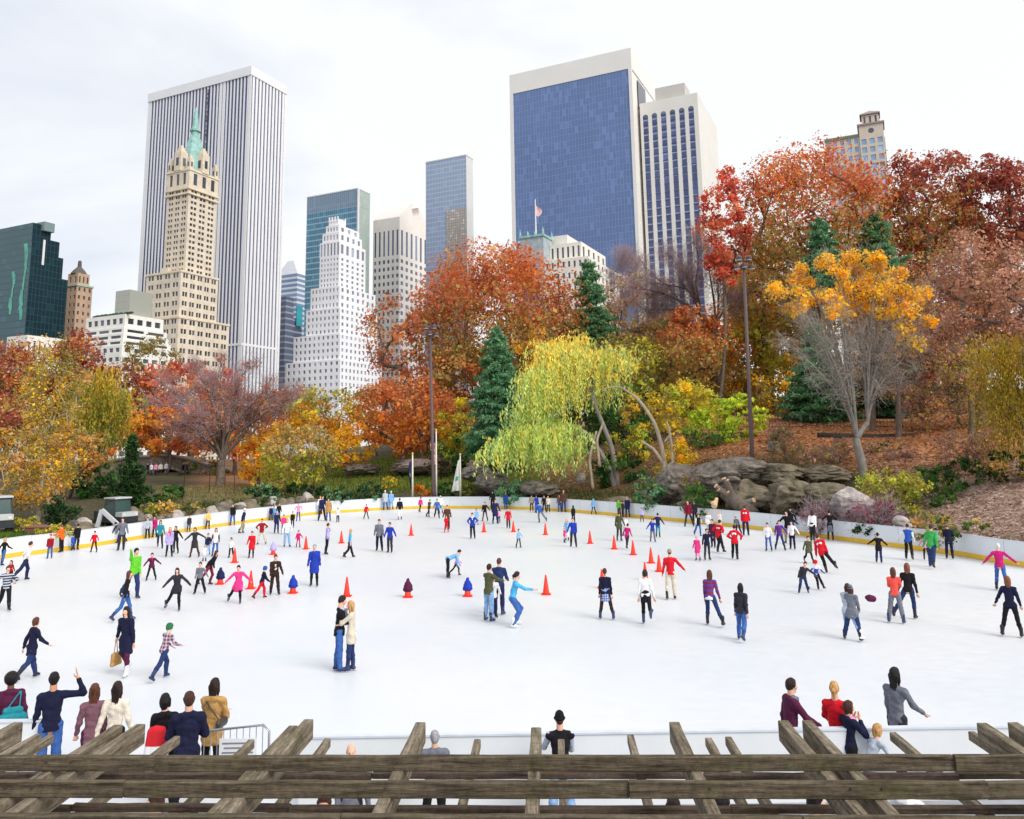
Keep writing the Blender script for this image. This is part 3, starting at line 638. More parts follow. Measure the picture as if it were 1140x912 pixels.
# crowd barrier by the opening
root = empty('crowd_barrier', atz(260, 811, 1.05)*[1, 1, 0], 'grey metal crowd barrier at the gap in the near boards', 'barrier'); gm = mat('galvanised', (.42, .44, .47), rough=.35, metal=.7)
A0 = atz(206, 816, 1.0)*[1, 1, 0]; A1 = atz(300, 807, 1.12)*[1, 1, 0]; A0t = A0+[0, 0, 1.0]; A1t = A1+[0, 0, 1.12]
mb = MB(); d = A1-A0; mb.tube([A0+[0, 0, .1], A0+[0, 0, .9], A0+[.1, 0, 1.0], A0*.5+A1*.5+[0, 0, 1.06], A1+[-.1, 0, 1.12], A1+[0, 0, 1.02], A1+[0, 0, .1]], .02, 8); mb.tube([A0+[0, 0, .18], A1+[0, 0, .18]], .016, 6); part(mb, 'tube_frame', gm, root, smooth=True)
mb = MB()
for i in range(1, 13): p = A0+d*i/13; mb.tube([p+[0, 0, .18], p+[0, 0, 1.0+.12*i/13]], .008, 5)
part(mb, 'bars', gm, root)
for A2 in (A0+d*.12, A0+d*.88): mb = MB(); mb.box(A2+[0, 0, .03], (.05, .6, .03)); mb.box(A2+[0, 0, .1], (.04, .04, .16)); part(mb, 'foot', gm, root)
mb = MB(); mb.box((A0+A1)/2+[.2, -.05, .72], (.6, .012, .42)); o = part(mb, 'notice_panel', mat('board_white', (.8, .83, .87)), root)
mb = MB()
for i in range(5): mb.box((A0+A1)/2+[.2, -.062, .86-.07*i], (.5-.06*(i % 2), .006, .02))
sub(mb, 'print_lines', mat('print_grey', (.2, .2, .25)), o, root)
# ================================================================ TREES
def unit(v): return v/np.maximum(1e-9, np.linalg.norm(v, axis=-1))[..., None]
def tubes_mesh(name, A, B, ra, rb, k, m_, org, extra=None):
    """many tapered tubes from A to B (n,3)"""
    n = len(A); T = unit(B-A); ref = np.where(np.abs(T[:, 2:3]) < .9, np.array([[0, 0, 1.]]), np.array([[1., 0, 0]]))
    u_ = unit(np.cross(T, ref)); v_ = np.cross(T, u_); t = 2*np.pi*np.arange(k)/k
    ring = u_[:, None, :]*np.cos(t)[None, :, None]+v_[:, None, :]*np.sin(t)[None, :, None]
    V = np.concatenate([A[:, None]+ring*ra[:, None, None], B[:, None]+ring*rb[:, None, None]], 1)
    j = np.arange(k); q = np.stack([j, (j+1) % k, k+(j+1) % k, k+j], 1)
    Q = (np.arange(n)*2*k)[:, None, None]+q[None]
    V = V.reshape(-1, 3); Q = Q.reshape(-1, 4)
    if extra is not None:
        V2, Q2 = extra; Q = np.concatenate([Q, Q2+len(V)]); V = np.concatenate([V, V2])
    return fast_mesh(name, V-org, Q, m_)
def grow(r, base, cc, cr, ncl, trunk_r, fork=.0, droop=0., trunks=None, shell=.55, dome=False, bend=.5):
    """space-filling skeleton: returns edges with radii and clump centres"""
    P = []; par = []; 
    fz = cc[2]-cr[2]*(.75-fork)
    tr = trunks or [((cc[0], cc[1]))]
    for tx, ty in tr:
        n = max(3, int((fz-base[2])/1.2)); last = -1
        j = r.normal(size=2)*bend
        for i in range(n+1):
            t = i/n; p = np.array([base[0]+(tx-base[0])*t*.7+j[0]*math.sin(t*3), base[1]+(ty-base[1])*t*.7+j[1]*math.sin(t*3), base[2]-.3+(fz-base[2]+.3)*t])
            P.append(p); par.append(last); last = len(P)-1
    # clump centres
    c = r.normal(size=(ncl*3, 3)); c = unit(c)*(r.uniform(shell**3, 1, (ncl*3, 1))**(1/3.))
    if dome: c = c[c[:, 2] > -.35]
    c = c[:ncl]*cr+cc
    root_i = [i for i in range(len(P))]
    order = np.argsort(np.linalg.norm(c-np.array([cc[0], cc[1], fz]), axis=1))
    tips = []
    PA = np.array(P); depth0 = len(P)
    start = max(0, int(len(P)*.35)) if len(tr) == 1 else 0
    for i in order:
        t = c[i]; d = np.linalg.norm(PA-t, axis=1)+np.maximum(0, PA[:, 2]-t[2])*1.2
        d[:start] += 50
        k = int(np.argmin(d)); a = PA[k]; L_ = np.linalg.norm(t-a); n = max(1, int(L_/(.16*max(cr[0], cr[2])+.3)))
        mid = r.normal(size=3)*L_*.045; last = k; new = []
        for s in range(1, n+1):
            u_ = s/n; p = a+(t-a)*u_+mid*math.sin(math.pi*u_)+np.array([0, 0, L_*.10*math.sin(math.pi*u_)])
            P.append(p); par.append(last); last = len(P)-1; new.append(p)
        PA = np.concatenate([PA, np.array(new)]); tips.append(last)
    n = len(P); w = np.zeros(n)
    for t in tips: w[t] += 1
    for i in range(n-1, -1, -1):
        if par[i] >= 0: w[par[i]] += max(w[i], .3)
    rad = (np.maximum(w, .3)/max(w))**.58; rad = np.maximum(rad*trunk_r*.85, .018)
    for i in range(n):
        if par[i] < 0: rad[i] = trunk_r*1.35
    e = [i for i in range(n) if par[i] >= 0]
    return PA[[par[i] for i in e]], PA[e], np.array([min(rad[par[i]], rad[i]*1.35) for i in e]), np.array([rad[i] for i in e]), c
def leaf_quads(r, cen, out, spread, n, size, pal, squash=1.0, tone=.18, ori=.7, side=None):
    """cen (m,3) clump centres, n leaves each"""
    m_ = len(cen); off = unit(r.normal(size=(m_, n, 3)))*(r.uniform(0, 1, (m_, n, 1))**.45)*spread*r.uniform(.55, 1.25, (m_, 1, 1)); off[..., 2] *= squash
    p = (cen[:, None]+off).reshape(-1, 3); N_ = len(p)
    nrm = unit(r.normal(size=(N_, 3))*1.0+np.repeat(out, n, 0)*ori+unit(off.reshape(-1, 3))*ori+np.array([0, 0, .25]))
    a = unit(np.cross(nrm, r.normal(size=(N_, 3)))); b_ = np.cross(nrm, a); s = size*np.exp(r.normal(size=(N_, 1))*.38)*.95
    V = np.stack([p-a*s*.62, p-b_*s*.42+nrm*s*.1, p+a*s*.62, p+b_*s*.42+nrm*s*.1], 1).reshape(-1, 3)
    pal = np.array(pal, float); ci = r.integers(0, len(pal), m_); cl = np.repeat(ci, n)
    sw = r.uniform(size=N_) < .35; cl[sw] = r.integers(0, len(pal), sw.sum())
    C_ = pal[cl]*np.repeat(r.uniform(1-tone, 1+tone, m_), n)[:, None]*r.uniform(.75, 1.3, (N_, 1))
    return V, np.repeat(C_, 4, 0)
def gradient(r, C_, V, zc, zr, pal2, amt=1.0, flip=1):
    """second palette towards the top (or bottom) of the crown: real change of leaf colour with height"""
    z = V.reshape(-1, 4, 3)[:, 0, 2]; t = (z-zc)/zr*flip; pr = 1/(1+np.exp(-t*4))*amt
    mk = r.uniform(size=len(z)) < pr; c = np.array(pal2)[r.integers(0, len(pal2), len(z))]*r.uniform(.75, 1.3, (len(z), 1))
    Cq = C_.reshape(-1, 4, 3).copy(); Cq[mk] = c[mk][:, None]; return Cq.reshape(-1, 3)
TREE_N = [0]
def cx_(c): return c[0]
def twigs(r, cen, cc, n, L_, rad):
    m_ = len(cen); o = unit(cen-cc); d = unit(r.normal(size=(m_, n, 3))*.75+o[:, None]*.9+np.array([0, 0, .35])).reshape(-1, 3)
    s = np.repeat(cen, n, 0)-d*L_*.3+r.normal(size=(m_*n, 3))*L_*.22; l = L_*r.uniform(.5, 1.2, (m_*n, 1))
    mid = s+d*l*.55; d2 = unit(d+r.normal(size=d.shape)*.35)
    A = np.concatenate([s, mid, mid]); B = np.concatenate([mid, mid+d2*l*.5, mid+unit(d+r.normal(size=d.shape)*.6)*l*.4])
    k = len(s); return A, B, np.full(3*k, rad), np.concatenate([np.full(k, rad*.8), np.full(2*k, rad*.35)])
def tree(name, label, bx, Yd, crown, pal, ncl=60, cover=2.4, size=.26, trunk=.3, bk=None, style='leaf', group=None, fork=.2, depth=1.0, pal2=None, flip=1, amt=1.0,
         shell=.55, spread=None, twig=0, twl=1.6, twr=.014, twc=None, trunks=None, squash=.8, dome=False, seed=None, by=None, minleaf=None, cat='tree', bend=.5, leaf_if=None):
    TREE_N[0] += 1; Yd = safeY(cx_(crown), Yd, .5+.0*Yd); r = np.random.default_rng(seed if seed is not None else 100+TREE_N[0])
    cx, cy, rx, ry = crown; cc = atY(cx, cy, Yd); sc = Yd/900.; cr = np.array([rx*sc, rx*sc*depth, ry*sc]); 
    X0 = atY(bx, by if by else 500, Yd)[0]; base = np.array([X0, Yd, tz(X0, Yd)]); bk = bk or bark
    if cat == 'shrub' and cc[2]-cr[2] > base[2]: tp_ = cc[2]+cr[2]; cr[2] = (tp_-base[2])/2; cc = cc*[1, 1, 0]+[0, 0, (tp_+base[2])/2]
    root = empty(name, base, label, cat, group)
    tr = [tuple(atY(q, cy, Yd)[:2]) for q in trunks] if trunks else None
    A, B, ra, rb, c = grow(r, base, cc, cr, ncl, trunk, fork, trunks=tr, shell=shell, dome=dome, bend=bend)
    k = 6; me = tubes_mesh('trunk', A, B, ra, rb, k, bk, base); o = bpy.data.objects.new('trunk', me); col.objects.link(o); o.parent = root
    sp = spread or .34*min(cr[0], cr[2])
    area = math.pi*rx*ry*sc*sc; n = int(cover*area/(size*size*.40)/ncl)
    out = unit(c-cc)
    if twig:
        A, B, ra, rb = twigs(r, c, cc, twig, twl, twr); me = tubes_mesh('twigs', A, B, ra, rb, 3, twc or bk, base); o = bpy.data.objects.new('twigs', me); col.objects.link(o); o.parent = root
    if cover > 0:
        cl, ol = c, out
        if leaf_if is not None: mk = leaf_if((c-cc)/cr); cl, ol = c[mk], out[mk]; n = int(n*len(c)/max(1, len(cl)))
        V, C_ = leaf_quads(r, cl, ol, sp, max(3, n), size, pal, squash)
        if pal2: C_ = gradient(r, C_, V, cc[2], cr[2]*.6, pal2, amt, flip)
        me = fast_mesh('crown', V-base, np.arange(len(V)).reshape(-1, 4), LEAF, smooth=False, colr=C_); o = bpy.data.objects.new('crown', me); col.objects.link(o); o.parent = root
    return root
def conifer(name, label, px, Yd, top, bot, rx, pal, seed, whorls=18, size=.22, group=None, dens=1.0, curve=1.0):
    Yd = safeY(px, Yd, 1.5); r = np.random.default_rng(seed); sc = Yd/900; T = atY(px, top, Yd); X0 = T[0]; zb = atY(px, bot, Yd)[2]; base = np.array([X0, Yd, min(tz(X0, Yd), zb-.5)])
    root = empty(name, base, label, 'tree', group); H = T[2]-zb
    As, Bs, ra, rb, cen, outs = [], [], [], [], [], []
    zt = np.linspace(base[2]-.2, T[2], 12)
    for i in range(11): As.append([X0, Yd, zt[i]]); Bs.append([X0, Yd, zt[i+1]]); ra.append(.02+.28*(1-i/11)*H/12); rb.append(.02+.28*(1-(i+1)/11)*H/12)
    whorls = int(whorls*1.6)
    for w_ in range(whorls):
        t = (w_+r.uniform(-.3, .3))/whorls; t = min(max(t, 0), .985); z = zb+H*t; L0 = rx*sc*((1-t)**.75*curve+.04)*r.uniform(.8, 1.12); nb_ = max(4, int(8*(1-t)+4))
        for b_ in range(nb_):
            a = 2*math.pi*(b_+r.uniform(-.4, .4))/nb_+w_*1.3; L_ = L0*r.uniform(.65, 1.12); d = np.array([math.cos(a), math.sin(a), 0])
            p0 = np.array([X0, Yd, z]); p1 = p0+d*L_+np.array([0, 0, L_*(.22 if t > .6 else -.04)+r.normal()*.32])
            As.append(p0); Bs.append(p1); ra.append(.05); rb.append(.015)
            for s in np.arange(.35, 1.01, max(.1, .45/L_)):
                side = np.cross(d, [0, 0, 1.]); ww = (1.15-s)*L_*.3
                for q in (-1, 0, 1): cen.append(p0+(p1-p0)*s+side*q*ww+r.normal(size=3)*.08); outs.append(d)
    As, Bs = np.array(As), np.array(Bs); me = tubes_mesh('trunk', As, Bs, np.array(ra), np.array(rb), 5, bark, base); o = bpy.data.objects.new('trunk', me); col.objects.link(o); o.parent = root
    cen = np.array(cen); outs = np.array(outs); n = max(3, int(10*dens)); V, C_ = leaf_quads(r, cen, outs, .42*sc*11, n, size, pal, .55, ori=.3)
    # needles: narrow the quads
    Vq = V.reshape(-1, 4, 3); mid = (Vq[:, 1]+Vq[:, 3])/2; Vq[:, 1] = mid+(Vq[:, 1]-mid)*.55; Vq[:, 3] = mid+(Vq[:, 3]-mid)*.55
    me = fast_mesh('crown', Vq.reshape(-1, 3)-base, np.arange(len(V)).reshape(-1, 4), LEAF, smooth=False, colr=C_); o = bpy.data.objects.new('crown', me); col.objects.link(o); o.parent = root
    return root
def weeping(name, label, base_px, Yd, arcs, pal, pal2, seed, nst=26, Lm=(2.0, 6.0), leaf=.17, trunkr=.28, per=16, bk=None, top=.25):
    """arcs: list of pixel polylines (limbs) [(px,py,dy)...]; fronds hang from the limbs"""
    r = np.random.default_rng(seed); X0 = atY(base_px, 540, Yd)[0]; base = np.array([X0, Yd, tz(X0, Yd)]); root = empty(name, base, label, 'tree'); bk = bk or barkg
    mb = MB(); heads = []
    for arc in arcs:
        P = np.array([atY(a[0], a[1], Yd+(a[2] if len(a) > 2 else 0)) for a in arc[0]]); Ps = np.array([[np.interp(t, np.arange(len(P)), P[:, q]) for q in range(3)] for t in np.linspace(0, len(P)-1, 4*len(P))])
        Ps[1:-1] = (Ps[:-2]+Ps[1:-1]*2+Ps[2:])/4
        mb.tube(Ps, np.linspace(arc[1], arc[2], len(Ps)), 8)
        for t in np.linspace(arc[3], 1, arc[4]): heads.append([np.interp(t*(len(Ps)-1), np.arange(len(Ps)), Ps[:, q]) for q in range(3)]+[arc[5]])
    part(mb, 'trunk', bk, root, smooth=True)
    H = np.array(heads); st = []; Ls = []
    for h_ in H:
        k = nst; p = h_[:3]+np.stack([r.normal(size=k)*.75, r.normal(size=k)*.9, r.normal(size=k)*.35], 1); st.append(p); Ls.append(h_[3]*r.uniform(.35, 1.05, k))
    st = np.concatenate(st); Ls = np.concatenate(Ls); m_ = len(st); t = np.linspace(0, 1, per)[None, :, None]
    sway = r.normal(size=(m_, 1, 3))*np.array([.5, .5, 0]); arch = unit(r.normal(size=(m_, 3))*np.array([1, 1, 0]))[:, None]*.7
    p = st[:, None]+arch*np.sin(np.minimum(t*3, 1.57))+sway*t*t*.7; p[..., 2] -= (Ls[:, None]*t[..., 0]**1.15); p[..., 2] += .25*np.sin(np.minimum(t[..., 0]*4, 3.14))
    p = p.reshape(-1, 3)+r.normal(size=(m_*per, 3))*.07; N_ = len(p)
    ax = unit(np.array([0, 0, -1.])+r.normal(size=(N_, 3))*.35); b_ = unit(np.cross(ax, r.normal(size=(N_, 3)))); s = leaf*r.uniform(.7, 1.5, (N_, 1))
    V = np.stack([p-ax*s, p-b_*s*.33, p+ax*s, p+b_*s*.33], 1).reshape(-1, 3)
    pal = np.array(pal); pal2 = np.array(pal2); ch = r.uniform(size=m_) < np.clip(top+.3*(st[:, 2]-np.median(st[:, 2]))/2, .05, .95)
    sc_ = np.where(ch[:, None], pal2[r.integers(0, len(pal2), m_)], pal[r.integers(0, len(pal), m_)])*r.uniform(.8, 1.2, (m_, 1))
    C_ = np.repeat(sc_, per, 0)*r.uniform(.8, 1.25, (N_, 1)); C_ = np.repeat(C_, 4, 0)
    me = fast_mesh('crown', V-base, np.arange(len(V)).reshape(-1, 4), LEAF, smooth=False, colr=C_); o = bpy.data.objects.new('crown', me); col.objects.link(o); o.parent = root
    return root

def limb_tree(name, label, bpx, bpy_, Yd, fork, tips, pal, seed, tr=.35, bk=None, twc=None, sub_n=5, tw=7, twl=1.5, twr=.012, leaf=None, size=.17, nleaf=40, spread=.8, wob=.06, sl=.42, mids=None):
    """trunk to a fork, long limbs to given tips (pixels), side branches, twigs; leaf(px, py) picks the tips that carry leaves"""
    r = np.random.default_rng(seed); X0 = atY(bpx, bpy_, Yd)[0]; base = np.array([X0, Yd, tz(X0, Yd)-.2]); root = empty(name, base, label, 'tree'); Fk = [atY(f[0], f[1], Yd) for f in fork]
    A, B, ra, rb = [], [], [], []
    def seg(P, r0, r1):
        P = np.array(P); rr = np.linspace(r0, r1, len(P))
        for i in range(len(P)-1): A.append(P[i]); B.append(P[i+1]); ra.append(rr[i]); rb.append(rr[i+1])
    fk = [Fk[0]]; n = 6; seg([base*(1-t)+Fk[0]*t+np.array([math.sin(t*5)*.08, 0, 0]) for t in np.linspace(0, 1, n)], tr*1.25, tr*.9)
    for q in Fk[1:]: seg([Fk[0]*(1-t)+q*t for t in np.linspace(0, 1, 4)], tr*.85, tr*.6)
    T1, T2 = [], []
    for k, tp in enumerate(tips):
        e = atY(tp[0], tp[1], Yd+(tp[2] if len(tp) > 2 else r.uniform(-2.5, 2.5))); s = Fk[tp[3] if len(tp) > 3 else min(range(len(Fk)), key=lambda q_: abs(Fk[q_][0]-e[0]))]
        L_ = np.linalg.norm(e-s); c1 = s+np.array([(e-s)[0]*.18, (e-s)[1]*.3, (e-s)[2]*.5+L_*.05]); w_ = r.normal(size=3)*L_*wob; P = []
        for t in np.linspace(0, 1, 10): P.append((1-t)**2*s+2*t*(1-t)*c1+t*t*e+w_*math.sin(t*6)*t)
        P = np.array(P); seg(P, tr*.42, .035); T1.append(P[-1])
        for i in range(2, 10):
            for _ in range(max(1, int(sub_n*(.3+.7*i/9)*.5+.5))):
                tt = i/9; d = unit(P[min(9, i)]-P[i-1]); o_ = unit(d+r.normal(size=3)*.62); l = L_*sl*(1.15-tt)*r.uniform(.5, 1.1)+.5; a = P[i]; m_ = a+o_*l*.5; b_ = a+unit(o_+d*.5+np.array([0, 0, .25]))*l
                seg([a, m_, b_], .05*(1.3-tt), .018); T2.append(b_)
                for _ in range(2): a3 = m_+(b_-m_)*r.uniform(0, .8); o3 = unit(o_+r.normal(size=3)*.6+[0, 0, .2]); b3 = a3+o3*l*.4; seg([a3, b3], .022, .012); T2.append(b3)
    A, B, ra, rb = map(np.array, (A, B, ra, rb)); me = tubes_mesh('trunk', A, B, ra, rb, 6, bk or bark, base); o = bpy.data.objects.new('trunk', me); col.objects.link(o); o.parent = root
    T = np.array(T1+T2); cc = T.mean(0)-[0, 0, 2]
    if tw: a_, b_, c_, d_ = twigs(r, T, cc, tw, twl, twr); me = tubes_mesh('twigs', a_, b_, c_, d_, 3, twc or bk or bark, base); o = bpy.data.objects.new('twigs', me); col.objects.link(o); o.parent = root
    if leaf:
        mk = np.array([leaf(*proj(q), r) for q in T]); C0 = T[mk]; V, C_ = leaf_quads(r, C0, unit(C0-cc), spread, nleaf, size, pal, .85); me = fast_mesh('crown', V-base, np.arange(len(V)).reshape(-1, 4), LEAF, smooth=False, colr=C_); o = bpy.data.objects.new('crown', me); col.objects.link(o); o.parent = root
    return root

# palettes (linear)
RUST = [(.60, .18, .07), (.72, .25, .08), (.50, .14, .07), (.68, .34, .12)]
RED = [(.68, .13, .09), (.80, .19, .11), (.58, .10, .08), (.76, .30, .13)]
DRED = [(.36, .085, .07), (.46, .11, .08), (.28, .07, .06), (.50, .19, .10)]
ORG_ = [(.75, .24, .035), (.85, .33, .04), (.62, .17, .03), (.8, .4, .05)]
GOLD = [(1.0, .60, .03), (1.0, .68, .05), (.97, .50, .03), (.92, .60, .09)]
YEL = [(.75, .60, .06), (.85, .66, .05), (.62, .52, .06), (.85, .55, .05)]
YGR = [(.52, .56, .08), (.66, .64, .09), (.42, .50, .08), (.7, .58, .09)]
OLV = [(.34, .28, .08), (.44, .36, .09), (.28, .26, .07), (.52, .38, .11)]
OGR = [(.62, .36, .11), (.50, .40, .11), (.70, .42, .15), (.40, .36, .12)]
COP = [(.62, .33, .22), (.74, .42, .29), (.50, .26, .17), (.42, .22, .14)]
GRN = [(.07, .17, .04), (.1, .22, .05), (.05, .13, .035), (.14, .25, .06)]
PINE = [(.14, .33, .17), (.20, .42, .23), (.10, .26, .13), (.26, .44, .22)]
DKG = [(.03, .07, .025), (.045, .10, .03), (.02, .05, .02), (.06, .11, .05)]
LIME = [(.48, .62, .05), (.58, .70, .07), (.36, .52, .05), (.65, .68, .08)]
twp = mat('twig_purple', (.36, .27, .29), rough=.9, var=.2); twg = mat('twig_grey', (.36, .32, .28), rough=.9, var=.2); birch = mat('birch_bark', (.26, .21, .16), rough=.8, scale=7, c2=(.58, .52, .43), stretch=(1, 1, .5))
twb = mat('twig_brown', (.2, .14, .12), rough=.9, var=.2)
G1 = 'autumn trees around the rink'

# --- far back rows, left
tree('maple_tree', 'dark rust red tree rising behind the tall yellow birch', 92, 112, (92, 418, 34, 54), RUST+DRED, 80, 2.6, .3, .4, seed=1, group=G1, twig=6, shell=.5)
tree('maple_tree', 'rust brown tree at the left edge below the green glass tower', 8, 108, (12, 432, 56, 50), RUST+OGR+DRED, 90, 2.8, .3, .45, seed=2, group=G1)
tree('maple_tree', 'russet tree between the birch and the white terraced building', 142, 118, (142, 455, 42, 48), DRED+OGR, 60, 1.6, .3, .35, seed=3, group=G1, twig=8, twc=twb)
tree('linden_tree', 'thin olive leaved tree against the white terraced building', 172, 130, (170, 405, 36, 30), OLV, 40, .8, .3, .25, seed=4, group=G1, twig=10, twc=twb)
tree('maple_tree', 'bright red crown behind the bare purple tree', 215, 124, (218, 438, 66, 32), RED+RUST, 80, 3.0, .32, .4, seed=5, group=G1)
tree('maple_tree', 'low orange tree under the left boughs of the bare purple tree', 185, 114, (182, 478, 40, 28), ORG_+RUST, 50, 3.0, .3, .3, seed=6, group=G1)
tree('maple_tree', 'orange tree seen through the right boughs of the bare purple tree', 262, 112, (262, 474, 62, 36), ORG_+GOLD[:2]+RUST[:2], 80, 3.0, .3, .3, seed=7, group=G1)
limb_tree('bare_tree', 'spreading bare tree with a purplish haze of twigs and dark forked trunk', 244, 541, 90, [(247, 512)], [(172, 452), (186, 428), (196, 474), (205, 440), (222, 415), (236, 432), (250, 404), (262, 425), (280, 412), (296, 430), (318, 446), (306, 466), (276, 450), (214, 462), (330, 440)], RUST+COP+RED[:2]+ORG_[:1], 8, tr=.46, twc=twp, sub_n=4, tw=7, twl=2.0, twr=.013, leaf=lambda x, y, r: r.uniform() < .5, nleaf=15, size=.2, wob=.10, sl=.34)
tree('maple_tree', 'vivid orange tree glowing right of the bare purple tree trunk', 293, 93, (291, 508, 24, 36), GOLD+ORG_[:1], 44, 2.6, .24, .25, seed=9, group=G1)
tree('maple_tree', 'orange tree with a green tinged top below the white stepped tower', 368, 108, (366, 462, 44, 36), ORG_+GOLD[:2], 60, 2.3, .28, .35, seed=10, group=G1, pal2=YGR+OLV)
tree('linden_tree', 'rounded yellow green tree above the dark spreading bushes', 330, 84, (328, 508, 46, 34), YGR+OLV[:1], 70, 2.6, .24, .3, seed=11, group=G1, pal2=OGR)
tree('maple_tree', 'golden orange low tree between the yellow green tree and the red maple', 385, 98, (392, 494, 26, 24), GOLD, 36, 2.2, .25, .25, seed=12, group=G1)
tree('maple_tree', 'broad fiery orange red maple left of the brown light mast', 440, 97, (448, 462, 58, 44), ORG_+RUST, 95, 2.4, .28, .45, seed=13, group=G1, pal2=RUST)
tree('maple_tree', 'bare branched maple with loose rust leaves before the beige tower', 470, 106, (446, 385, 46, 58), RUST, 56, .9, .3, .4, seed=14, group=G1, twig=8, twc=twb, shell=.35)
tree('maple_tree', 'huge rust red maple in the middle with greenish lower leaves', 548, 110, (552, 356, 92, 84), RUST+RUST+RED[1:2]+ORG_[2:3], 250, 3.8, .29, .75, seed=15, group=G1, pal2=OGR+OLV, flip=-1, amt=.8)
tree('maple_tree', 'olive and rust tree filling in below the huge maple', 520, 104, (512, 432, 34, 50), OGR+RUST, 50, 2.2, .3, .35, seed=16, group=G1)
tree('linden_tree', 'small yellow tree between the light mast and the big pine', 505, 95, (506, 470, 22, 32), YEL+YGR, 34, 2.2, .24, .2, seed=17, group=G1)
conifer('pine_tree', 'big bluish green pine standing left of the weeping willow', 553, 88, 362, 502, 40, PINE, 21, 22, .27, dens=1.5)
conifer('pine_tree', 'pine with a bare spiky top rising behind the willow', 655, 112, 288, 420, 40, PINE, 22, 18, .34, dens=1.3)
tree('maple_tree', 'yellow and orange tree behind the green pine', 600, 100, (598, 410, 30, 44), GOLD+OGR, 40, 2.0, .28, .3, seed=18, group=G1)
tree('linden_tree', 'olive yellow tree behind the willow crown on the right', 702, 98, (705, 418, 46, 50), OLV+YGR[:2]+YEL[:1], 75, 2.2, .27, .35, seed=19, group=G1, twig=4, twc=twg)
tree('linden_tree', 'half bare tan tree right of the spiky pine', 715, 118, (706, 345, 42, 44), OGR+COP, 60, 1.0, .3, .35, seed=20, group=G1, twig=22, twc=twg)
tree('bare_tree', 'pale pinkish bare tree in front of the white trimmed glass tower base', 698, 150, (698, 312, 22, 34), COP, 40, 0, .3, .3, seed=21, twig=40, twl=3.0, twr=.02, twc=twp)
limb_tree('bare_tree', 'dark limbed bare tree with pink grey twigs below the arched window tower', 800, 440, 100, [(797, 372), (780, 350)], [(705, 322), (722, 296), (735, 330), (745, 285), (762, 305), (770, 270), (790, 285), (806, 300), (728, 350), (822, 330), (712, 345)], RUST, 22, tr=.5, twc=twp, sub_n=4, tw=9, twl=2.4, twr=.014, leaf=lambda x, y, r: r.uniform() < .06, nleaf=12, size=.24, sl=.36)
tree('maple_tree', 'orange red tree left of the right hand light mast', 775, 95, (772, 385, 40, 50), ORG_[2:3]+RUST+RED[3:], 75, 2.6, .28, .4, seed=23, group=G1, pal2=OGR, flip=-1)
tree('maple_tree', 'scarlet tree with gaps standing against the sky left of the big red maple', 800, 92, (808, 255, 30, 76), RED, 64, 2.3, .26, .24, seed=24, group=G1)
tree('maple_tree', 'largest red maple on the right, olive green lower down', 915, 96, (900, 245, 86, 84), RED[:2]+RUST+ORG_[:1]+ORG_[2:3], 250, 2.5, .27, .8, seed=25, group=G1, pal2=OGR+OLV, flip=-1, amt=.85)
tree('maple_tree', 'dark crimson tree against the sky right of the largest red maple', 1045, 99, (1035, 228, 58, 68), DRED+RUST[:1], 120, 2.6, .3, .6, seed=26, group=G1, pal2=OGR, flip=-1, amt=.6)
tree('maple_tree', 'dark wine red tree at the right edge of the skyline', 1125, 97, (1118, 232, 46, 62), DRED, 90, 2.5, .3, .5, seed=27, group=G1)
tree('maple_tree', 'shaded brown olive tree filling behind the light mast', 860, 104, (858, 360, 44, 60), OGR+OLV+ORG_[:1], 80, 1.8, .3, .4, seed=28, group=G1)
conifer('pine_tree', 'left one of two soft pines under the largest red maple', 912, 88, 243, 330, 34, PINE, 23, 12, .3, dens=1.4)
conifer('pine_tree', 'right one of two soft pines under the largest red maple', 972, 90, 236, 330, 40, PINE, 24, 12, .3, dens=1.4)
conifer('pine_tree', 'green pine right of the light mast above the leaf slope', 905, 82, 358, 470, 46, PINE+GRN[:1], 25, 15, .26, dens=1.5)
conifer('pine_tree', 'dark pine trunked tree behind the iron fence', 985, 84, 330, 462, 44, DKG+PINE[:1], 26, 15, .28, dens=1.0)
tree('linden_tree', 'golden underlit tree behind the iron fence', 880, 92, (878, 440, 34, 26), GOLD+OLV, 40, 2.0, .28, .25, seed=29, group=G1)
tree('oak_tree', 'brown thinning tree behind the forked trunk', 1000, 76, (1000, 402, 44, 52), OGR+COP+DRED[:1], 70, 1.5, .24, .35, seed=30, group=G1, twig=10, twc=twb)
tree('oak_tree', 'tan oak bush right of the iron fence', 1038, 68, (1050, 462, 46, 40), COP+COP+OGR, 60, 1.3, .17, .25, seed=31, group=G1, twig=10, twc=twb)
tree('oak_tree', 'tall copper beige oak at the right below the dark crimson crowns', 1090, 66, (1092, 338, 60, 84), COP, 150, 2.1, .19, .5, seed=32, group=G1, twig=6, twc=twb)
tree('oak_tree', 'dull brown tree behind the copper beige oak', 1040, 84, (1048, 335, 46, 56), OGR+DRED, 70, 2.0, .26, .4, seed=33, group=G1)
weeping('willow_tree', 'olive gold tree with hanging foliage at the right edge', 1150, 47, [
    ([(1150, 560), (1146, 460), (1140, 392), (1115, 380)], .22, .05, .35, 9, 4.2), ([(1147, 470), (1128, 420), (1098, 384)], .12, .03, .35, 7, 3.2), ([(1148, 480), (1175, 400, 1), (1210, 390)], .12, .03, .3, 6, 5.0), ([(1148, 500), (1130, 455, -1), (1108, 440)], .1, .03, .3, 5, 3.2)],
    [(.34, .25, .03), (.42, .30, .04), (.26, .20, .03), (.22, .2, .04)], [(.5, .33, .03), (.46, .26, .03)], 31, nst=42, per=14, leaf=.09, bk=bark)
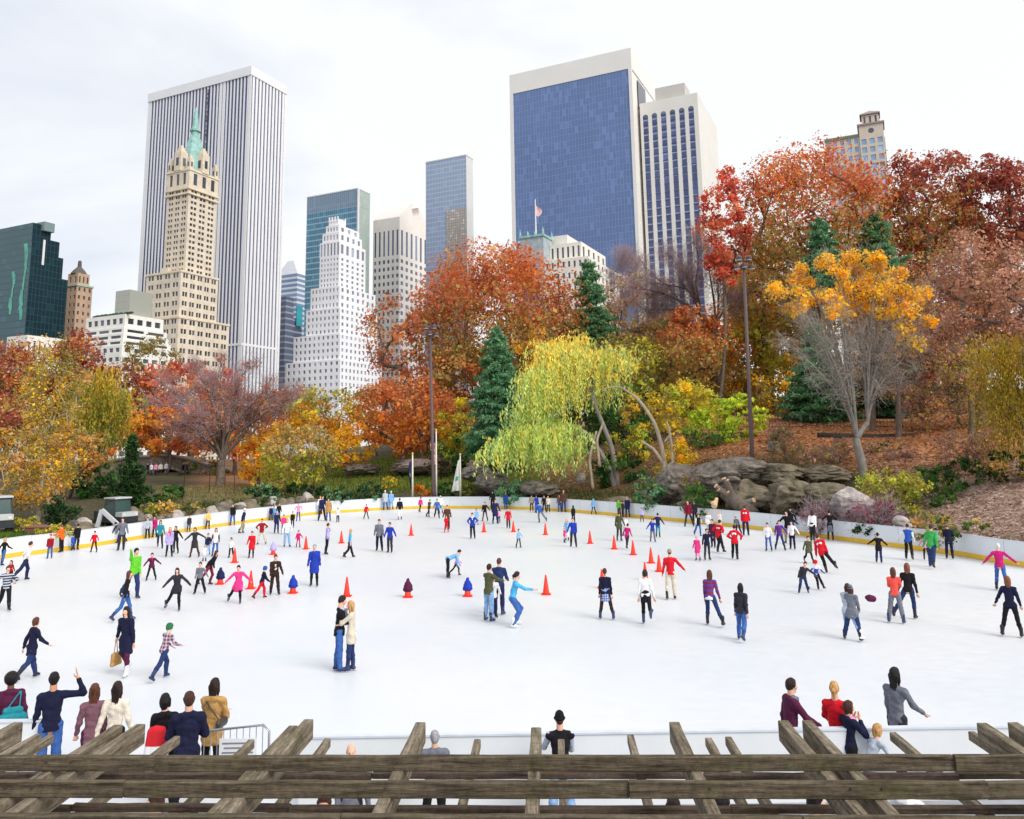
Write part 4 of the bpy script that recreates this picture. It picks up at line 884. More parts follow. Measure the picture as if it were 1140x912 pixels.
# yellow topped tree with forked grey trunk
limb_tree('ash_tree', 'tree with a bright golden top over bare grey limbs and forked trunk', 962, 545, 56.5, [(954, 487), (966, 470)], [(872, 326, -1, 0), (884, 354, 1, 0), (896, 314, 0, 0), (912, 330, 2, 0), (924, 302, -1, 0), (940, 314, 1, 0), (935, 354, -2, 0), (952, 299, 0, 1), (968, 322, 2, 1), (980, 300, -1, 1), (996, 314, 1, 1), (1008, 336, -1, 1), (1022, 332, 1, 1), (1026, 364, 0, 1), (905, 366, -2, 0), (990, 359, 2, 1), (1012, 389, -1, 1), (882, 386, -1, 0)], GOLD, 41, tr=.27, bk=barkg, twc=twg, sub_n=3, tw=7, twl=1.3, twr=.009, leaf=lambda x, y, r: (y < 352 and r.uniform() < 1.5-(y-312)/34.) or (x > 1000 and y < 390 and r.uniform() < .3), nleaf=78, size=.15, spread=.62, wob=.02, sl=.22)
# --- left front
tree('birch_tree', 'tall yellow birch with a thin pale leaning trunk', 42, 56, (60, 448, 34, 72), GOLD[:3]+OGR+OLV+OLV+[(.2, .17, .06)], 95, 1.45, .13, .13, seed=42, bk=birch, by=580, group=G1, squash=1.3, fork=.35, bend=.2)
tree('birch_tree', 'lower yellow birch with a short pale trunk beside the tall one', 58, 55, (38, 518, 46, 44), GOLD[:3]+OGR[:3]+ORG_[:1]+OLV+[(.2, .16, .05)], 80, 1.5, .13, .10, seed=43, bk=birch, by=580, group=G1, squash=.9)
weeping('willow_tree', 'olive green drooping tree right of the birches', 112, 74, [
    ([(112, 560), (110, 490), (100, 440), (84, 430)], .2, .05, .4, 6, 5), ([(110, 500), (122, 450), (138, 440)], .14, .04, .3, 6, 5), ([(111, 480), (112, 430, 1), (118, 415)], .14, .04, .3, 5, 5)],
    [(.34, .32, .05), (.42, .36, .06), (.26, .28, .05)], [(.62, .42, .05), (.7, .45, .05)], 32, nst=36, per=16, leaf=.15)
tree('maple_tree', 'russet undergrowth tree behind the birches', 75, 70, (72, 510, 50, 34), OGR+RUST[3:]+ORG_[2:3], 55, 2.0, .2, .2, seed=44, group=G1)
tree('maple_tree', 'dark russet tree in shade at the far left edge', -6, 74, (0, 490, 34, 44), DRED+OGR, 50, 2.0, .22, .25, seed=45, group=G1)
conifer('pine_tree', 'narrow dark green conifer in front of the stone bridge', 148, 63, 486, 562, 15, DKG+GRN[:1], 27, 18, .16, dens=1.8, curve=1.1)
# --- willow
weeping('willow_tree', 'big weeping willow with yellow green fronds and leaning split trunks', 690, 73, [
    ([(690, 562), (676, 515), (652, 480), (628, 473), (606, 478)], .30, .05, .80, 4, 3.0),
    ([(690, 560), (682, 500), (664, 455), (650, 420), (640, 388)], .28, .07, .85, 4, 2.6),
    ([(664, 455), (655, 405, 1), (625, 384), (600, 390)], .14, .04, .45, 7, 4.0),
    ([(660, 440), (648, 395, -1), (634, 390, -2), (620, 400, -2)], .14, .04, .4, 6, 5.2),
    ([(655, 430), (668, 398), (680, 388), (694, 400)], .12, .03, .3, 4, 2.2),
    ([(645, 400), (620, 410, -2), (598, 412, -2), (588, 425, -2)], .12, .03, .35, 7, 4.6),
    ([(606, 478), (592, 480, -1), (568, 486, -1), (556, 500, -1)], .07, .02, .15, 8, 2.4),
    ([(628, 473), (614, 476, -2), (602, 482, -2), (588, 484, -2)], .07, .02, .1, 7, 3.2),
    ([(645, 430), (618, 436, -1), (592, 448, -1), (580, 462, -1)], .09, .03, .25, 6, 3.4),
    ([(650, 420), (652, 386), (644, 379), (634, 381)], .10, .03, .55, 3, 3.2),
    ([(650, 470), (640, 492, -1), (628, 500, -1)], .07, .03, .3, 3, 2.2),
    ([(650, 440), (644, 425, 1), (658, 412, 1), (676, 428, 1)], .1, .03, .4, 4, 2.6)],
    [(.60, .72, .20), (.70, .80, .26), (.50, .68, .26), (.78, .78, .18)], [(.95, .74, .14), (.98, .68, .12), (.88, .78, .18)], 33, nst=27, per=17, leaf=.15, top=.18)
# split stems without leaves right of the willow
p0 = atY(735, 560, 66); root = empty('leaning_snag', p0, 'arching bare snag with broken stems right of the willow', 'dead tree')
mb = MB(); 
for P, r0, r1 in (([(742, 562), (740, 510), (730, 472), (712, 445), (690, 430), (670, 433)], .21, .05), ([(741, 520), (728, 500), (715, 492)], .14, .10), ([(750, 540), (748, 500), (745, 478), (742, 470)], .14, .09), ([(746, 484), (740, 492)], .08, .07), ([(668, 520), (664, 490), (672, 470)], .12, .1), ([(660, 545), (656, 510), (664, 480)], .13, .09)):
    Pw = np.array([atY(x_, y_, 66+(0 if x_ > 700 else 5)) for x_, y_ in P]); Ps = np.array([[np.interp(t, np.arange(len(Pw)), Pw[:, q]) for q in range(3)] for t in np.linspace(0, len(Pw)-1, 5*len(Pw))])
    for _ in range(3): Ps[1:-1] = (Ps[:-2]+Ps[1:-1]*2+Ps[2:])/4
    mb.tube(Ps, np.linspace(r0, r1, len(Ps)), 8)
part(mb, 'stems', mat('bark_tan', (.30, .24, .17), scale=5, bump=.5, c2=(.5, .42, .32), stretch=(1, 1, .3)), root, smooth=True)
# --- mid right shrubs and small trees
def shrub(name, label, cx, cy, rx, ry, Yd, pal, size=.16, cover=2.6, seed=None, ncl=30, pal2=None, group=None, depth=1., twig=0, twc=None, squash=.8, shell=.4, spread=None):
    return tree(name, label, cx, Yd, (cx, cy, rx, ry), pal, ncl, cover, size, .07, seed=seed, by=cy, pal2=pal2, group=group, depth=depth, twig=twig, twl=.9, twr=.008, twc=twc, squash=squash, shell=shell, cat='shrub', bend=.1, spread=spread)
tree('acer_tree', 'lime green layered small tree at the left end of the leaf slope', 832, 72, (822, 466, 30, 28), LIME, 44, 2.6, .2, .12, seed=51, squash=.35)
shrub('holly_shrub', 'bluish green bush left of the lime layered tree', 785, 482, 28, 24, 74, GRN+PINE, .2, seed=52, pal2=LIME)
tree('linden_tree', 'yellow green tree with orange patches above the holly bush', 770, 84, (765, 455, 34, 32), YGR+GOLD[:1], 45, 2.4, .22, .15, seed=53, group=G1)
shrub('forsythia_shrub', 'bright yellow shrub on top of the slanting grey rock', 752, 505, 22, 18, 67, YEL+GOLD[:1], .17, seed=54)
tree('linden_tree', 'mustard yellow tree right of the arching snag', 722, 82, (722, 462, 34, 26), YEL+OLV, 44, 2.3, .23, .18, seed=55, group=G1)
shrub('privet_shrub', 'gold and green bush under the arching snag', 700, 498, 30, 22, 76, YEL[2:]+GRN+YGR, .2, seed=56)
shrub('yew_shrub', 'dark green bush low behind the willow trunks', 690, 525, 36, 20, 74, DKG+GRN, .2, seed=57, ncl=36)
tree('linden_tree', 'deep green tree behind the willow trunks', 690, 92, (690, 470, 44, 40), GRN+DKG, 60, 2.4, .26, .25, seed=58, group=G1)
shrub('juniper_shrub', 'blue green bush at the foot of the willow fronds', 571, 547, 18, 14, 73, PINE, .15, seed=59)
shrub('juniper_shrub', 'grey green bush behind the boards between willow and rocks', 722, 545, 16, 16, 61, PINE+GRN, .14, seed=60)
shrub('juniper_shrub', 'green bush beside the cut log', 778, 556, 18, 15, 57, GRN, .13, seed=61)
shrub('euonymus_shrub', 'yellow green bush left of the far right bank', 992, 547, 36, 27, 48.5, YGR+OLV[:2], .13, 3.2, seed=62, ncl=60)
shrub('laurel_shrub', 'darker green bush right of the yellow green bush', 1034, 548, 32, 24, 49.5, GRN+YGR[2:3], .13, 3.0, seed=63, ncl=36)
shrub('barberry_shrub', 'low wine pink shrub beside the pale boulder', 973, 570, 30, 12, 45.5, [(.30, .07, .11), (.38, .11, .15), (.22, .05, .08)], .10, 1.6, seed=64, twig=22, twc=twp)
shrub('barberry_shrub', 'small wine pink shrub left of the pale boulder', 912, 572, 20, 9, 47.5, [(.30, .07, .11), (.38, .14, .15), (.24, .1, .08)], .10, 1.2, seed=65, twig=18, twc=twp)
shrub('spirea_shrub', 'rusty green low shrub behind the right boards', 1042, 580, 28, 11, 41.5, OGR+GRN+ORG_[2:3], .11, 2.8, seed=66)
shrub('spirea_shrub', 'dark green and rust shrub right of the rusty green low shrub', 1085, 590, 34, 10, 39.5, GRN+OGR+RUST[:1], .11, 2.8, seed=67)
shrub('yew_shrub', 'dark bush at the foot of the pink barberry', 968, 586, 18, 6, 43.4, DKG, .1, seed=68)
shrub('rhododendron_shrub', 'dark green bush in the shade above the dead leaf bank', 1072, 528, 34, 18, 50, DKG+GRN+OGR[:1], .15, 2.6, seed=69, ncl=40)
shrub('rhododendron_shrub', 'dark green bush at the right edge under the hanging olive tree', 1128, 520, 30, 18, 47, DKG+OGR, .15, 2.4, seed=70, ncl=36)
shrub('oak_sapling', 'tan leaved sapling on the leaf slope left of the forked trunk', 915, 512, 26, 14, 58.5, COP+OGR, .15, .7, seed=71, twig=14, twc=twb)
shrub('oak_sapling', 'tan leaved sapling right of the laurel bush', 1072, 505, 26, 24, 53, COP, .15, .9, seed=72, twig=14, twc=twb)
shrub('fallen_bush', 'tangle of orange brown stems on the rock ledge', 868, 500, 14, 10, 62, OLV, .14, 1.2, seed=73, twig=10, twc=twb)
shrub('azalea_shrub', 'small orange shrub right of the middle flagpole', 470, 547, 11, 7, 77.5, ORG_, .16, seed=74)
shrub('azalea_shrub', 'small yellow shrub on the grass left of the navy flag', 434, 537, 9, 6, 84, YEL, .18, seed=75)
shrub('boxwood_shrub', 'dark round bush on the grass behind the boards', 411, 546, 15, 9, 75.5, DKG+PINE[:1], .16, 3, seed=76)
shrub('juniper_shrub', 'wide spreading blue green juniper above the stones', 375, 550, 19, 8, 74, DKG+PINE, .17, 3, seed=77, depth=1.2)
shrub('juniper_shrub', 'low grey green juniper mound left of the yellow green tree trunk', 290, 552, 24, 11, 71, DKG+PINE, .17, 3, seed=78, depth=1.2)
shrub('yew_shrub', 'long dark hedge like bush under the yellow green tree', 333, 548, 36, 10, 78, DKG, .18, 3, seed=79, ncl=40)
shrub('laurel_shrub', 'green shrub left of the white and green flag', 497, 545, 12, 10, 78, GRN+DKG, .17, seed=80)
shrub('laurel_shrub', 'green shrub right of the white and green flag', 520, 548, 12, 8, 77.5, GRN+OLV, .17, seed=81)
shrub('viburnum_shrub', 'mid green shrub on the slope above the flags', 505, 500, 18, 20, 92, GRN+YGR, .22, seed=82)
shrub('viburnum_shrub', 'brown purple shrub on the slope beside the flag mast', 487, 522, 12, 16, 90, [(.17, .10, .09), (.22, .15, .10), (.15, .14, .06)], .2, seed=83)
shrub('chrysanthemum_bed', 'mound of yellow flowers beside the path at far left', 25, 581, 16, 6, 49.5, [(.75, .6, .06), (.6, .5, .05), (.3, .35, .06)], .1, 3, seed=84)
shrub('chrysanthemum_bed', 'second mound of yellow flowers nearer the orange jacket skater', 62, 589, 20, 8, 47.6, [(.7, .58, .07), (.5, .45, .06), (.28, .33, .06)], .1, 3, seed=85)
shrub('chrysanthemum_bed', 'mound of orange yellow flowers among the left stones', 187, 560, 13, 5, 60, [(.9, .5, .08), (.85, .6, .15), (.5, .4, .1)], .11, 3, seed=86)
shrub('yew_shrub', 'dark clipped bush right of the birch trunks', 66, 566, 20, 13, 52.5, DKG, .12, 3.2, seed=87, ncl=36)
shrub('rhododendron_shrub', 'large dark green bush below the bridge', 108, 540, 34, 22, 70, DKG+GRN[:1], .2, 2.8, seed=88, ncl=46)
shrub('rhododendron_shrub', 'dark green bush right of the narrow conifer', 180, 552, 26, 12, 68, DKG+GRN, .18, 2.6, seed=89, ncl=36)
shrub('spirea_shrub', 'yellowish shrub among the stones left of the dark jacket skater', 165, 568, 14, 8, 60, YGR+OLV, .13, 2.4, seed=90)
shrub('spirea_shrub', 'small green shrub by the two skaters in jeans on the left', 215, 566, 14, 7, 62, OLV+GRN, .13, 2.4, seed=91)
shrub('ivy_mound', 'ivy and creepers hanging on the bridge wall', 228, 525, 26, 14, 112, OLV+GRN+[(.2, .16, .1)], .28, 1.4, seed=92)
tree('oak_tree', 'russet tree behind the bridge parapet', 190, 128, (205, 482, 60, 22), RUST+ORG_+DRED, 60, 2.0, .34, .3, seed=93, group=G1)
for i, (px_, Y_, cy_, rx_, ry_, pl_, lb_) in enumerate([
    (40, 135, 455, 60, 40, DRED+OLV, 'dusky tree far back behind the birches'), (320, 140, 458, 46, 26, RUST+OGR, 'rust tree far back above the yellow green tree'),
    (480, 135, 455, 50, 45, OGR+RUST, 'brown orange tree far behind the fiery maple'), (600, 140, 440, 60, 40, OLV+GRN, 'olive tree far behind the big pine'),
    (700, 140, 400, 60, 50, OGR+OLV, 'tan olive tree deep in the wood behind the snag'), (790, 130, 430, 60, 50, OGR+GOLD[:1]+OLV, 'amber brown tree deep in the wood behind the lime tree'),
    (860, 128, 330, 60, 70, OGR+RUST, 'brown red tree deep behind the right light mast'), (960, 125, 340, 70, 80, OLV+OGR+DRED, 'dark olive tree deep behind the golden topped tree'),
    (1060, 120, 300, 60, 80, DRED+OGR, 'dark brown tree deep behind the copper oak'), (1130, 110, 330, 50, 90, COP+OGR, 'dull brown tree deep behind the right edge'),
    (950, 108, 440, 60, 36, OLV+OGR+DKG, 'shadowy olive tree low behind the iron fence'), (1040, 100, 430, 50, 40, OGR+DKG, 'shadowy brown tree low behind the tan oak bush'), (1120, 80, 470, 50, 45, OGR+COP+DKG, 'brown undergrowth tree behind the hanging olive tree')]):
    tree('wood_tree', lb_, px_, Y_, (px_, cy_, rx_, ry_), pl_, 60, 2.2, .36, .4, seed=200+i, group='trees deep in the wood')
for i, (px_, Y_, cy_, rx_, ry_, pl_, lb_) in enumerate([(835, 98, 440, 40, 28, OGR+GOLD[:1]+OLV, 'amber brush behind the right light mast'), (905, 100, 452, 46, 18, OGR+OLV, 'brown brush behind the iron fence, left part'), (1000, 98, 448, 56, 24, OGR+DKG, 'dark brush behind the iron fence, right part'), (760, 108, 430, 46, 40, OGR+OLV, 'tan brush between the snag and the light mast'), (660, 104, 440, 40, 36, OLV+GRN, 'green brush behind the willow crown'), (470, 118, 470, 50, 26, OGR+RUST, 'brown brush under the huge maple'), (420, 128, 455, 36, 24, OGR+RUST, 'rusty brush left of the fiery maple'), (215, 140, 470, 90, 26, RUST+OGR, 'rusty brush beyond the bridge')]):
    tree('wood_tree', lb_, px_, Y_, (px_, cy_, rx_, ry_), pl_, 50, 2.4, .33, .25, seed=300+i, group='trees deep in the wood')
# --- extra growth on the right slope
for i, (px_, Y_, cy_, rx_, ry_, pl_, nm_, lb_) in enumerate([(890, 60, 497, 16, 9, OGR+OLV, 'bramble_shrub', 'brownish bramble on the rock shelf'), (935, 60, 500, 18, 10, COP+OGR, 'oak_sapling', 'tan sapling beside the forked grey trunk'), (868, 68, 484, 12, 8, GRN+OGR, 'bramble_shrub', 'low green bramble at the top of the rocks'), (985, 60, 505, 22, 12, OGR+DKG, 'bramble_shrub', 'dull green bramble right of the forked trunk'),
    (1010, 58, 512, 18, 12, COP, 'oak_sapling', 'small copper sapling above the yellow green bush'), (1100, 54, 500, 26, 20, COP+OGR, 'oak_sapling', 'copper sapling below the tall beige oak'), (835, 60, 538, 12, 12, GRN+OLV, 'ivy_mound', 'ivy patch on the rock behind the log'), (880, 55, 556, 14, 8, OLV+GRN, 'ivy_mound', 'ivy on the low slab'), (770, 60, 535, 12, 12, GRN+OGR, 'ivy_mound', 'creeper between the two grey rocks'), (905, 53, 548, 10, 7, GRN, 'ivy_mound', 'small ivy patch left of the pale boulder')]):
    shrub(nm_, lb_, px_, cy_, rx_, ry_, Y_, pl_, .14, 1.5, seed=400+i, twig=8, twc=twb)
for i, (px_, yb_, Y_, pt_, lb_) in enumerate([(972, 500, 70, 375, 'thin dark trunked tree behind the forked ash'), (1001, 508, 66, 380, 'dark bare trunk standing on the leaf slope'), (1082, 500, 62, 400, 'dark trunk under the tall copper oak')]):
    limb_tree('bare_tree', lb_, px_, yb_, Y_, [(px_, 440)], [(px_-14, pt_), (px_+4, pt_-12), (px_+16, pt_+8), (px_-4, pt_+20)], COP+OGR, 500+i, tr=.2, sub_n=3, tw=4, twl=1.2, leaf=lambda x, y, r: r.uniform() < .5, nleaf=16, size=.18)
for i, (px_, Y_, cy_, rx_, ry_, pl_, lb_) in enumerate([(815, 106, 395, 40, 44, OGR+ORG_+GOLD[:1]+YGR[:1], 'amber tree filling behind the right light mast'), (842, 112, 330, 36, 50, OGR+OGR+ORG_[:2], 'russet olive tree left under the largest red maple'), (878, 100, 380, 40, 44, OGR+YGR[:2]+GOLD[:2], 'olive amber tree behind the green pine'), (740, 120, 385, 40, 40, OLV+OGR, 'tan olive tree behind the orange red tree'), (1020, 92, 385, 46, 50, OGR+COP+OLV, 'russet brown tree behind the dark trunks')]):
    tree('wood_tree', lb_, px_, Y_, (px_, cy_, rx_, ry_), pl_, 60, 2.6, .3, .25, seed=330+i, group='trees deep in the wood')
# ================================================================ CITY
UA = np.array([math.cos(R(155)), math.sin(R(155)), 0]); VA = np.array([math.cos(R(65)), math.sin(R(65)), 0]); ZA = np.array([0, 0, 1.])
def xhit(C, d, px, py):
    """length t so that C + t d projects to column px"""
    lo, hi = 0., 400.
    s = 1 if proj(C+d*1.)[0] > proj(C)[0] else -1
    for _ in range(50):
        m_ = (lo+hi)/2
        if (proj(C+d*m_)[0]-px)*s < 0: lo = m_
        else: hi = m_
    return lo
def ztop(C, py):
    lo, hi = -50., 600.
    for _ in range(50):
        m_ = (lo+hi)/2
        if proj((C[0], C[1], m_))[1] > py: lo = m_
        else: hi = m_
    return lo
def glass(name, c, rough=.12, spec=.8, var=.3, scale=.25):
    if name in MATS: return MATS[name]
    M = bpy.data.materials.new(name); M.use_nodes = True; nt = M.node_tree; N = nt.nodes; L = nt.links; b = N['Principled BSDF']
    b.inputs['Roughness'].default_value = rough; b.inputs['Specular IOR Level'].default_value = spec
    oi = _n(nt, 'ShaderNodeObjectInfo'); g = _n(nt, 'ShaderNodeNewGeometry'); ad = _n(nt, 'ShaderNodeMath', operation='ADD'); L.new(oi.outputs['Random'], ad.inputs[0]); L.new(g.outputs['Random Per Island'], ad.inputs[1])
    fr = _n(nt, 'ShaderNodeMath', operation='FRACT'); L.new(ad.outputs[0], fr.inputs[0]); pw = _n(nt, 'ShaderNodeMath', operation='POWER'); pw.inputs[1].default_value = 4; L.new(fr.outputs[0], pw.inputs[0])
    mx = _n(nt, 'ShaderNodeMix', data_type='RGBA'); mx.inputs['A'].default_value = (*c, 1); mx.inputs['B'].default_value = (*[min(1, x*(1+5*var)+.12*var) for x in c], 1); L.new(pw.outputs[0], mx.inputs['Factor']); L.new(mx.outputs['Result'], b.inputs['Base Color'])
    MATS[name] = M; return M
def curtain(name, c, line, sx, sz, lw=.12, var=.25, band=None, rough=.15, spec=.6, axis=UA):
    """glass curtain wall: pane grid with per pane tone; sx, sz pane size in m"""
    M = bpy.data.materials.new(name); M.use_nodes = True; nt = M.node_tree; N = nt.nodes; L = nt.links; b = N['Principled BSDF']
    b.inputs['Roughness'].default_value = rough; b.inputs['Specular IOR Level'].default_value = spec
    tc = _n(nt, 'ShaderNodeTexCoord'); sp = _n(nt, 'ShaderNodeSeparateXYZ'); L.new(tc.outputs['Object'], sp.inputs[0])
    def M2(op, a, c_=None):
        m_ = _n(nt, 'ShaderNodeMath', operation=op)
        for i, v in enumerate((a, c_)):
            if v is None: continue
            if isinstance(v, (int, float)): m_.inputs[i].default_value = v
            else: L.new(v, m_.inputs[i])
        return m_.outputs[0]
    h = M2('ADD', M2('MULTIPLY', sp.outputs[0], float(axis[0])), M2('MULTIPLY', sp.outputs[1], float(axis[1])))
    hs = M2('DIVIDE', h, sx); zs = M2('DIVIDE', sp.outputs[2], sz); fx = M2('FRACT', M2('ADD', hs, 1000.)); fz = M2('FRACT', M2('ADD', zs, 1000.))
    ln = M2('MAXIMUM', M2('LESS_THAN', fx, lw), M2('LESS_THAN', fz, lw*sx/sz if band is None else band))
    cb = _n(nt, 'ShaderNodeCombineXYZ'); L.new(M2('FLOOR', hs), cb.inputs[0]); L.new(M2('FLOOR', zs), cb.inputs[1]); wn = _n(nt, 'ShaderNodeTexWhiteNoise', noise_dimensions='2D'); L.new(cb.outputs[0], wn.inputs['Vector'])
    no = _n(nt, 'ShaderNodeTexNoise'); no.inputs['Scale'].default_value = .035; no.inputs['Detail'].default_value = 4; L.new(tc.outputs['Object'], no.inputs['Vector'])
    f = M2('ADD', M2('MULTIPLY', M2('POWER', wn.outputs['Value'], 6.), .45), M2('MULTIPLY', no.outputs['Fac'], .55))
    m1 = _n(nt, 'ShaderNodeMix', data_type='RGBA'); m1.inputs['A'].default_value = (*[x*(1-var) for x in c], 1); m1.inputs['B'].default_value = (*[min(1, x*(1+2.2*var)) for x in c], 1); L.new(f, m1.inputs['Factor'])
    m2 = _n(nt, 'ShaderNodeMix', data_type='RGBA'); L.new(ln, m2.inputs['Factor']); L.new(m1.outputs['Result'], m2.inputs['A']); m2.inputs['B'].default_value = (*line, 1); L.new(m2.outputs['Result'], b.inputs['Base Color'])
    return M
class Bld:
    def __init__(s, name, label, C, group=None):
        s.root = empty(name, (C[0], C[1], 0), label, 'building', group or 'city towers behind the park'); s.wall = MB(); s.win = []; s.o = np.array([C[0], C[1], 0.])
    def face(s, P, d, w, z0, z1, nx, nz, wf=.5, hf=.55, m0=0., m1=0., mt=0., mb_=0., rec=.35, gl=None, skip=None, pair=False, arch=False, mi=0):
        """wall with real recessed openings; P left/bottom start (xy), d unit direction, outward normal computed towards camera"""
        n = np.array([-d[1], d[0], 0]); 
        if n@(np.array([0, 0, 0])-P) < 0: n = -n
        P = np.array([P[0], P[1], 0.]); mbw = s.wall
        def q(x0, x1, a, b): 
            if x1-x0 < 1e-4 or b-a < 1e-4: return
            mbw.add([P+d*x0+ZA*a, P+d*x1+ZA*a, P+d*x1+ZA*b, P+d*x0+ZA*b], [(0, 1, 2, 3)], mi)
        cw = (w-m0-m1)/nx; ch = (z1-z0-mt-mb_)/nz; xs_ = []
        for i in range(nx):
            a = m0+cw*i; ww = cw*wf
            if pair: xs_ += [(a+cw*.5-ww/2-cw*.02-ww*.0, a+cw*.5-cw*.04), (a+cw*.5+cw*.04, a+cw*.5+ww/2+cw*.02)]
            else: xs_.append((a+(cw-ww)/2, a+(cw+ww)/2))
        prev = 0
        for x0, x1 in xs_: q(prev, x0, z0, z1); prev = x1
        q(prev, w, z0, z1)
        zz = z0
        rows = [(z0+mb_+ch*j+ch*(1-hf)/2, z0+mb_+ch*j+ch*(1+hf)/2) for j in range(nz)]
        for x0, x1 in xs_:
            prev = z0
            for a, b in rows:
                if skip and skip((x0+x1)/2, a): continue
                q(x0, x1, prev, a); prev = b
                for (u0, v0, u1, v1) in ((x0, a, x1, a), (x1, a, x1, b), (x1, b, x0, b), (x0, b, x0, a)):
                    mbw.add([P+d*u0+ZA*v0, P+d*u1+ZA*v1, P+d*u1+ZA*v1-n*rec, P+d*u0+ZA*v0-n*rec], [(0, 1, 2, 3)], mi)
                s.win.append((P+d*(x0+x1)/2+ZA*(a+b)/2-n*(rec-.03), d, x1-x0, b-a, gl, n))
            q(x0, x1, prev, z1)
    def shell(s, C, a, b, z0, z1, mi=0, roof=True, back=True):
        A, B, D_ = C+UA*a, C+VA*b, C+UA*a+VA*b
        def P(p, z): return np.array([p[0], p[1], z])
        if back: s.wall.add([P(A, z0), P(D_, z0), P(D_, z1), P(A, z1)], [(0, 1, 2, 3)], mi); s.wall.add([P(D_, z0), P(B, z0), P(B, z1), P(D_, z1)], [(0, 1, 2, 3)], mi)
        if roof: s.wall.add([P(C, z1), P(A, z1), P(D_, z1), P(B, z1)], [(0, 1, 2, 3)], mi)
    def done(s, mats, glm):
        o = build(s.wall, 'wall', mats, s.root, s.o)
        W_ = sorted(s.win, key=lambda q_: -(q_[2]*q_[3])-q_[0][2]*.02)
        W_ = sorted(s.win, key=lambda q_: -q_[0][2])
        cache = {}
        for c, d, w_, h_, gm, n in W_[:100]:
            gm = gm or glm; key = (round(w_, 2), round(h_, 2), gm.name, round(d[0], 3))
            if key not in cache:
                me = bpy.data.meshes.new('window'); e = d*w_/2; z = ZA*h_/2; t = n*.05
                vs = [-e-z, e-z, e+z, -e+z]; vs = vs+[v-t for v in vs]
                me.from_pydata([v.tolist() for v in vs], [], [(0, 1, 2, 3), (4, 7, 6, 5), (0, 4, 5, 1), (1, 5, 6, 2), (2, 6, 7, 3), (3, 7, 4, 0)]); me.materials.append(gm); me.update(); cache[key] = me
            w_o = bpy.data.objects.new('window', cache[key]); col.objects.link(w_o); w_o.parent = s.root; w_o.location = c-s.o
        rest = W_[100:]
        if rest:
            for gm in set((q_[4] or glm) for q_ in rest):
                mbr = MB()
                for c, d, w_, h_, g_, n in rest:
                    if (g_ or glm) is gm: e = d*w_/2; z = ZA*h_/2; mbr.add([c-e-z, c+e-z, c+e+z, c-e+z], [(0, 1, 2, 3)])
                tag(build(mbr, 'window', gm, s.root, s.o), kind='stuff')
        return o
    def part(s, mb, name, mats, smooth=False): return build(mb, name, mats, s.root, s.o, smooth)
def corner(px, py, H): p = atz(px, py, H); return np.array([p[0], p[1], 0.])
def up(C, z): return np.array([C[0], C[1], z])
dkw = glass('window_dark', (.035, .04, .055)); blw = glass('window_blue', (.07, .10, .17)); lbw = glass('window_sky', (.22, .36, .55), var=.15)

# --- white marble tower with vertical dark strips
C = corner(280, 73, 215); H = 215; a = xhit(up(C, H), UA, 165, 0); b = xhit(up(C, H), VA, 320, 0)
B_ = Bld('office_tower', 'tall white tower with dark vertical strips behind the copper spired tower', C)
marble = mat('marble_white', (.74, .74, .76), rough=.5, scale=.05, var=.04); dk = glass('strip_glass', (.05, .065, .16), rough=.2, spec=.6)
core = MB(); core.add([up(C+UA*.8+VA*.8, 0), up(C+UA*(a-.8)+VA*.8, 0), up(C+UA*(a-.8)+VA*(b-.8), 0), up(C+UA*.8+VA*(b-.8), 0), up(C+UA*.8+VA*.8, H-.5), up(C+UA*(a-.8)+VA*.8, H-.5), up(C+UA*(a-.8)+VA*(b-.8), H-.5), up(C+UA*.8+VA*(b-.8), H-.5)],
    [(0, 1, 5, 4), (1, 2, 6, 5), (2, 3, 7, 6), (3, 0, 4, 7), (4, 5, 6, 7)]); B_.part(core, 'glass_core', dk)
AX = np.array([UA, VA, ZA])
n1_, n2_ = 32, 11
for i in range(n1_+1):
    s_ = a*i/n1_; big_ = i in (0, 8, 9, n1_); wd = a/n1_*(.36 if not big_ else .75); rec = 0 if i > 18 else (.6 if i > 8 else 1.2)
    mbp = MB(); mbp.box(up(C+UA*min(max(s_, wd/2), a-wd/2)+VA*(.62), (H-5)/2), (wd, .36, H-5), AX); B_.part(mbp, 'pier', marble)
for i in range(1, n2_+1):
    s_ = b*i/n2_; wd = b/n2_*.58; mbp = MB(); mbp.box(up(C+VA*min(s_, b-wd/2)+UA*(.56), (H-5)/2), (.5, wd, H-5), AX); B_.part(mbp, 'pier', marble)
for nm, z0, z1 in (('parapet', H-5.2, H), ('belt', 60, 61.2)):
    mbp = MB(); e = .02 if nm == 'parapet' else -.3
    mbp.box(up(C+UA*(a/2)+VA*(b/2), (z0+z1)/2), (a+2*e+.05, b+2*e+.05, z1-z0), AX); B_.part(mbp, nm, marble)
mbp = MB(); mbp.box(up(C+UA*(a*.405)+VA*.5, H/2-3), (a/n1_*.5, .12, H-8), AX); B_.part(mbp, 'recessed_joint', dkw)

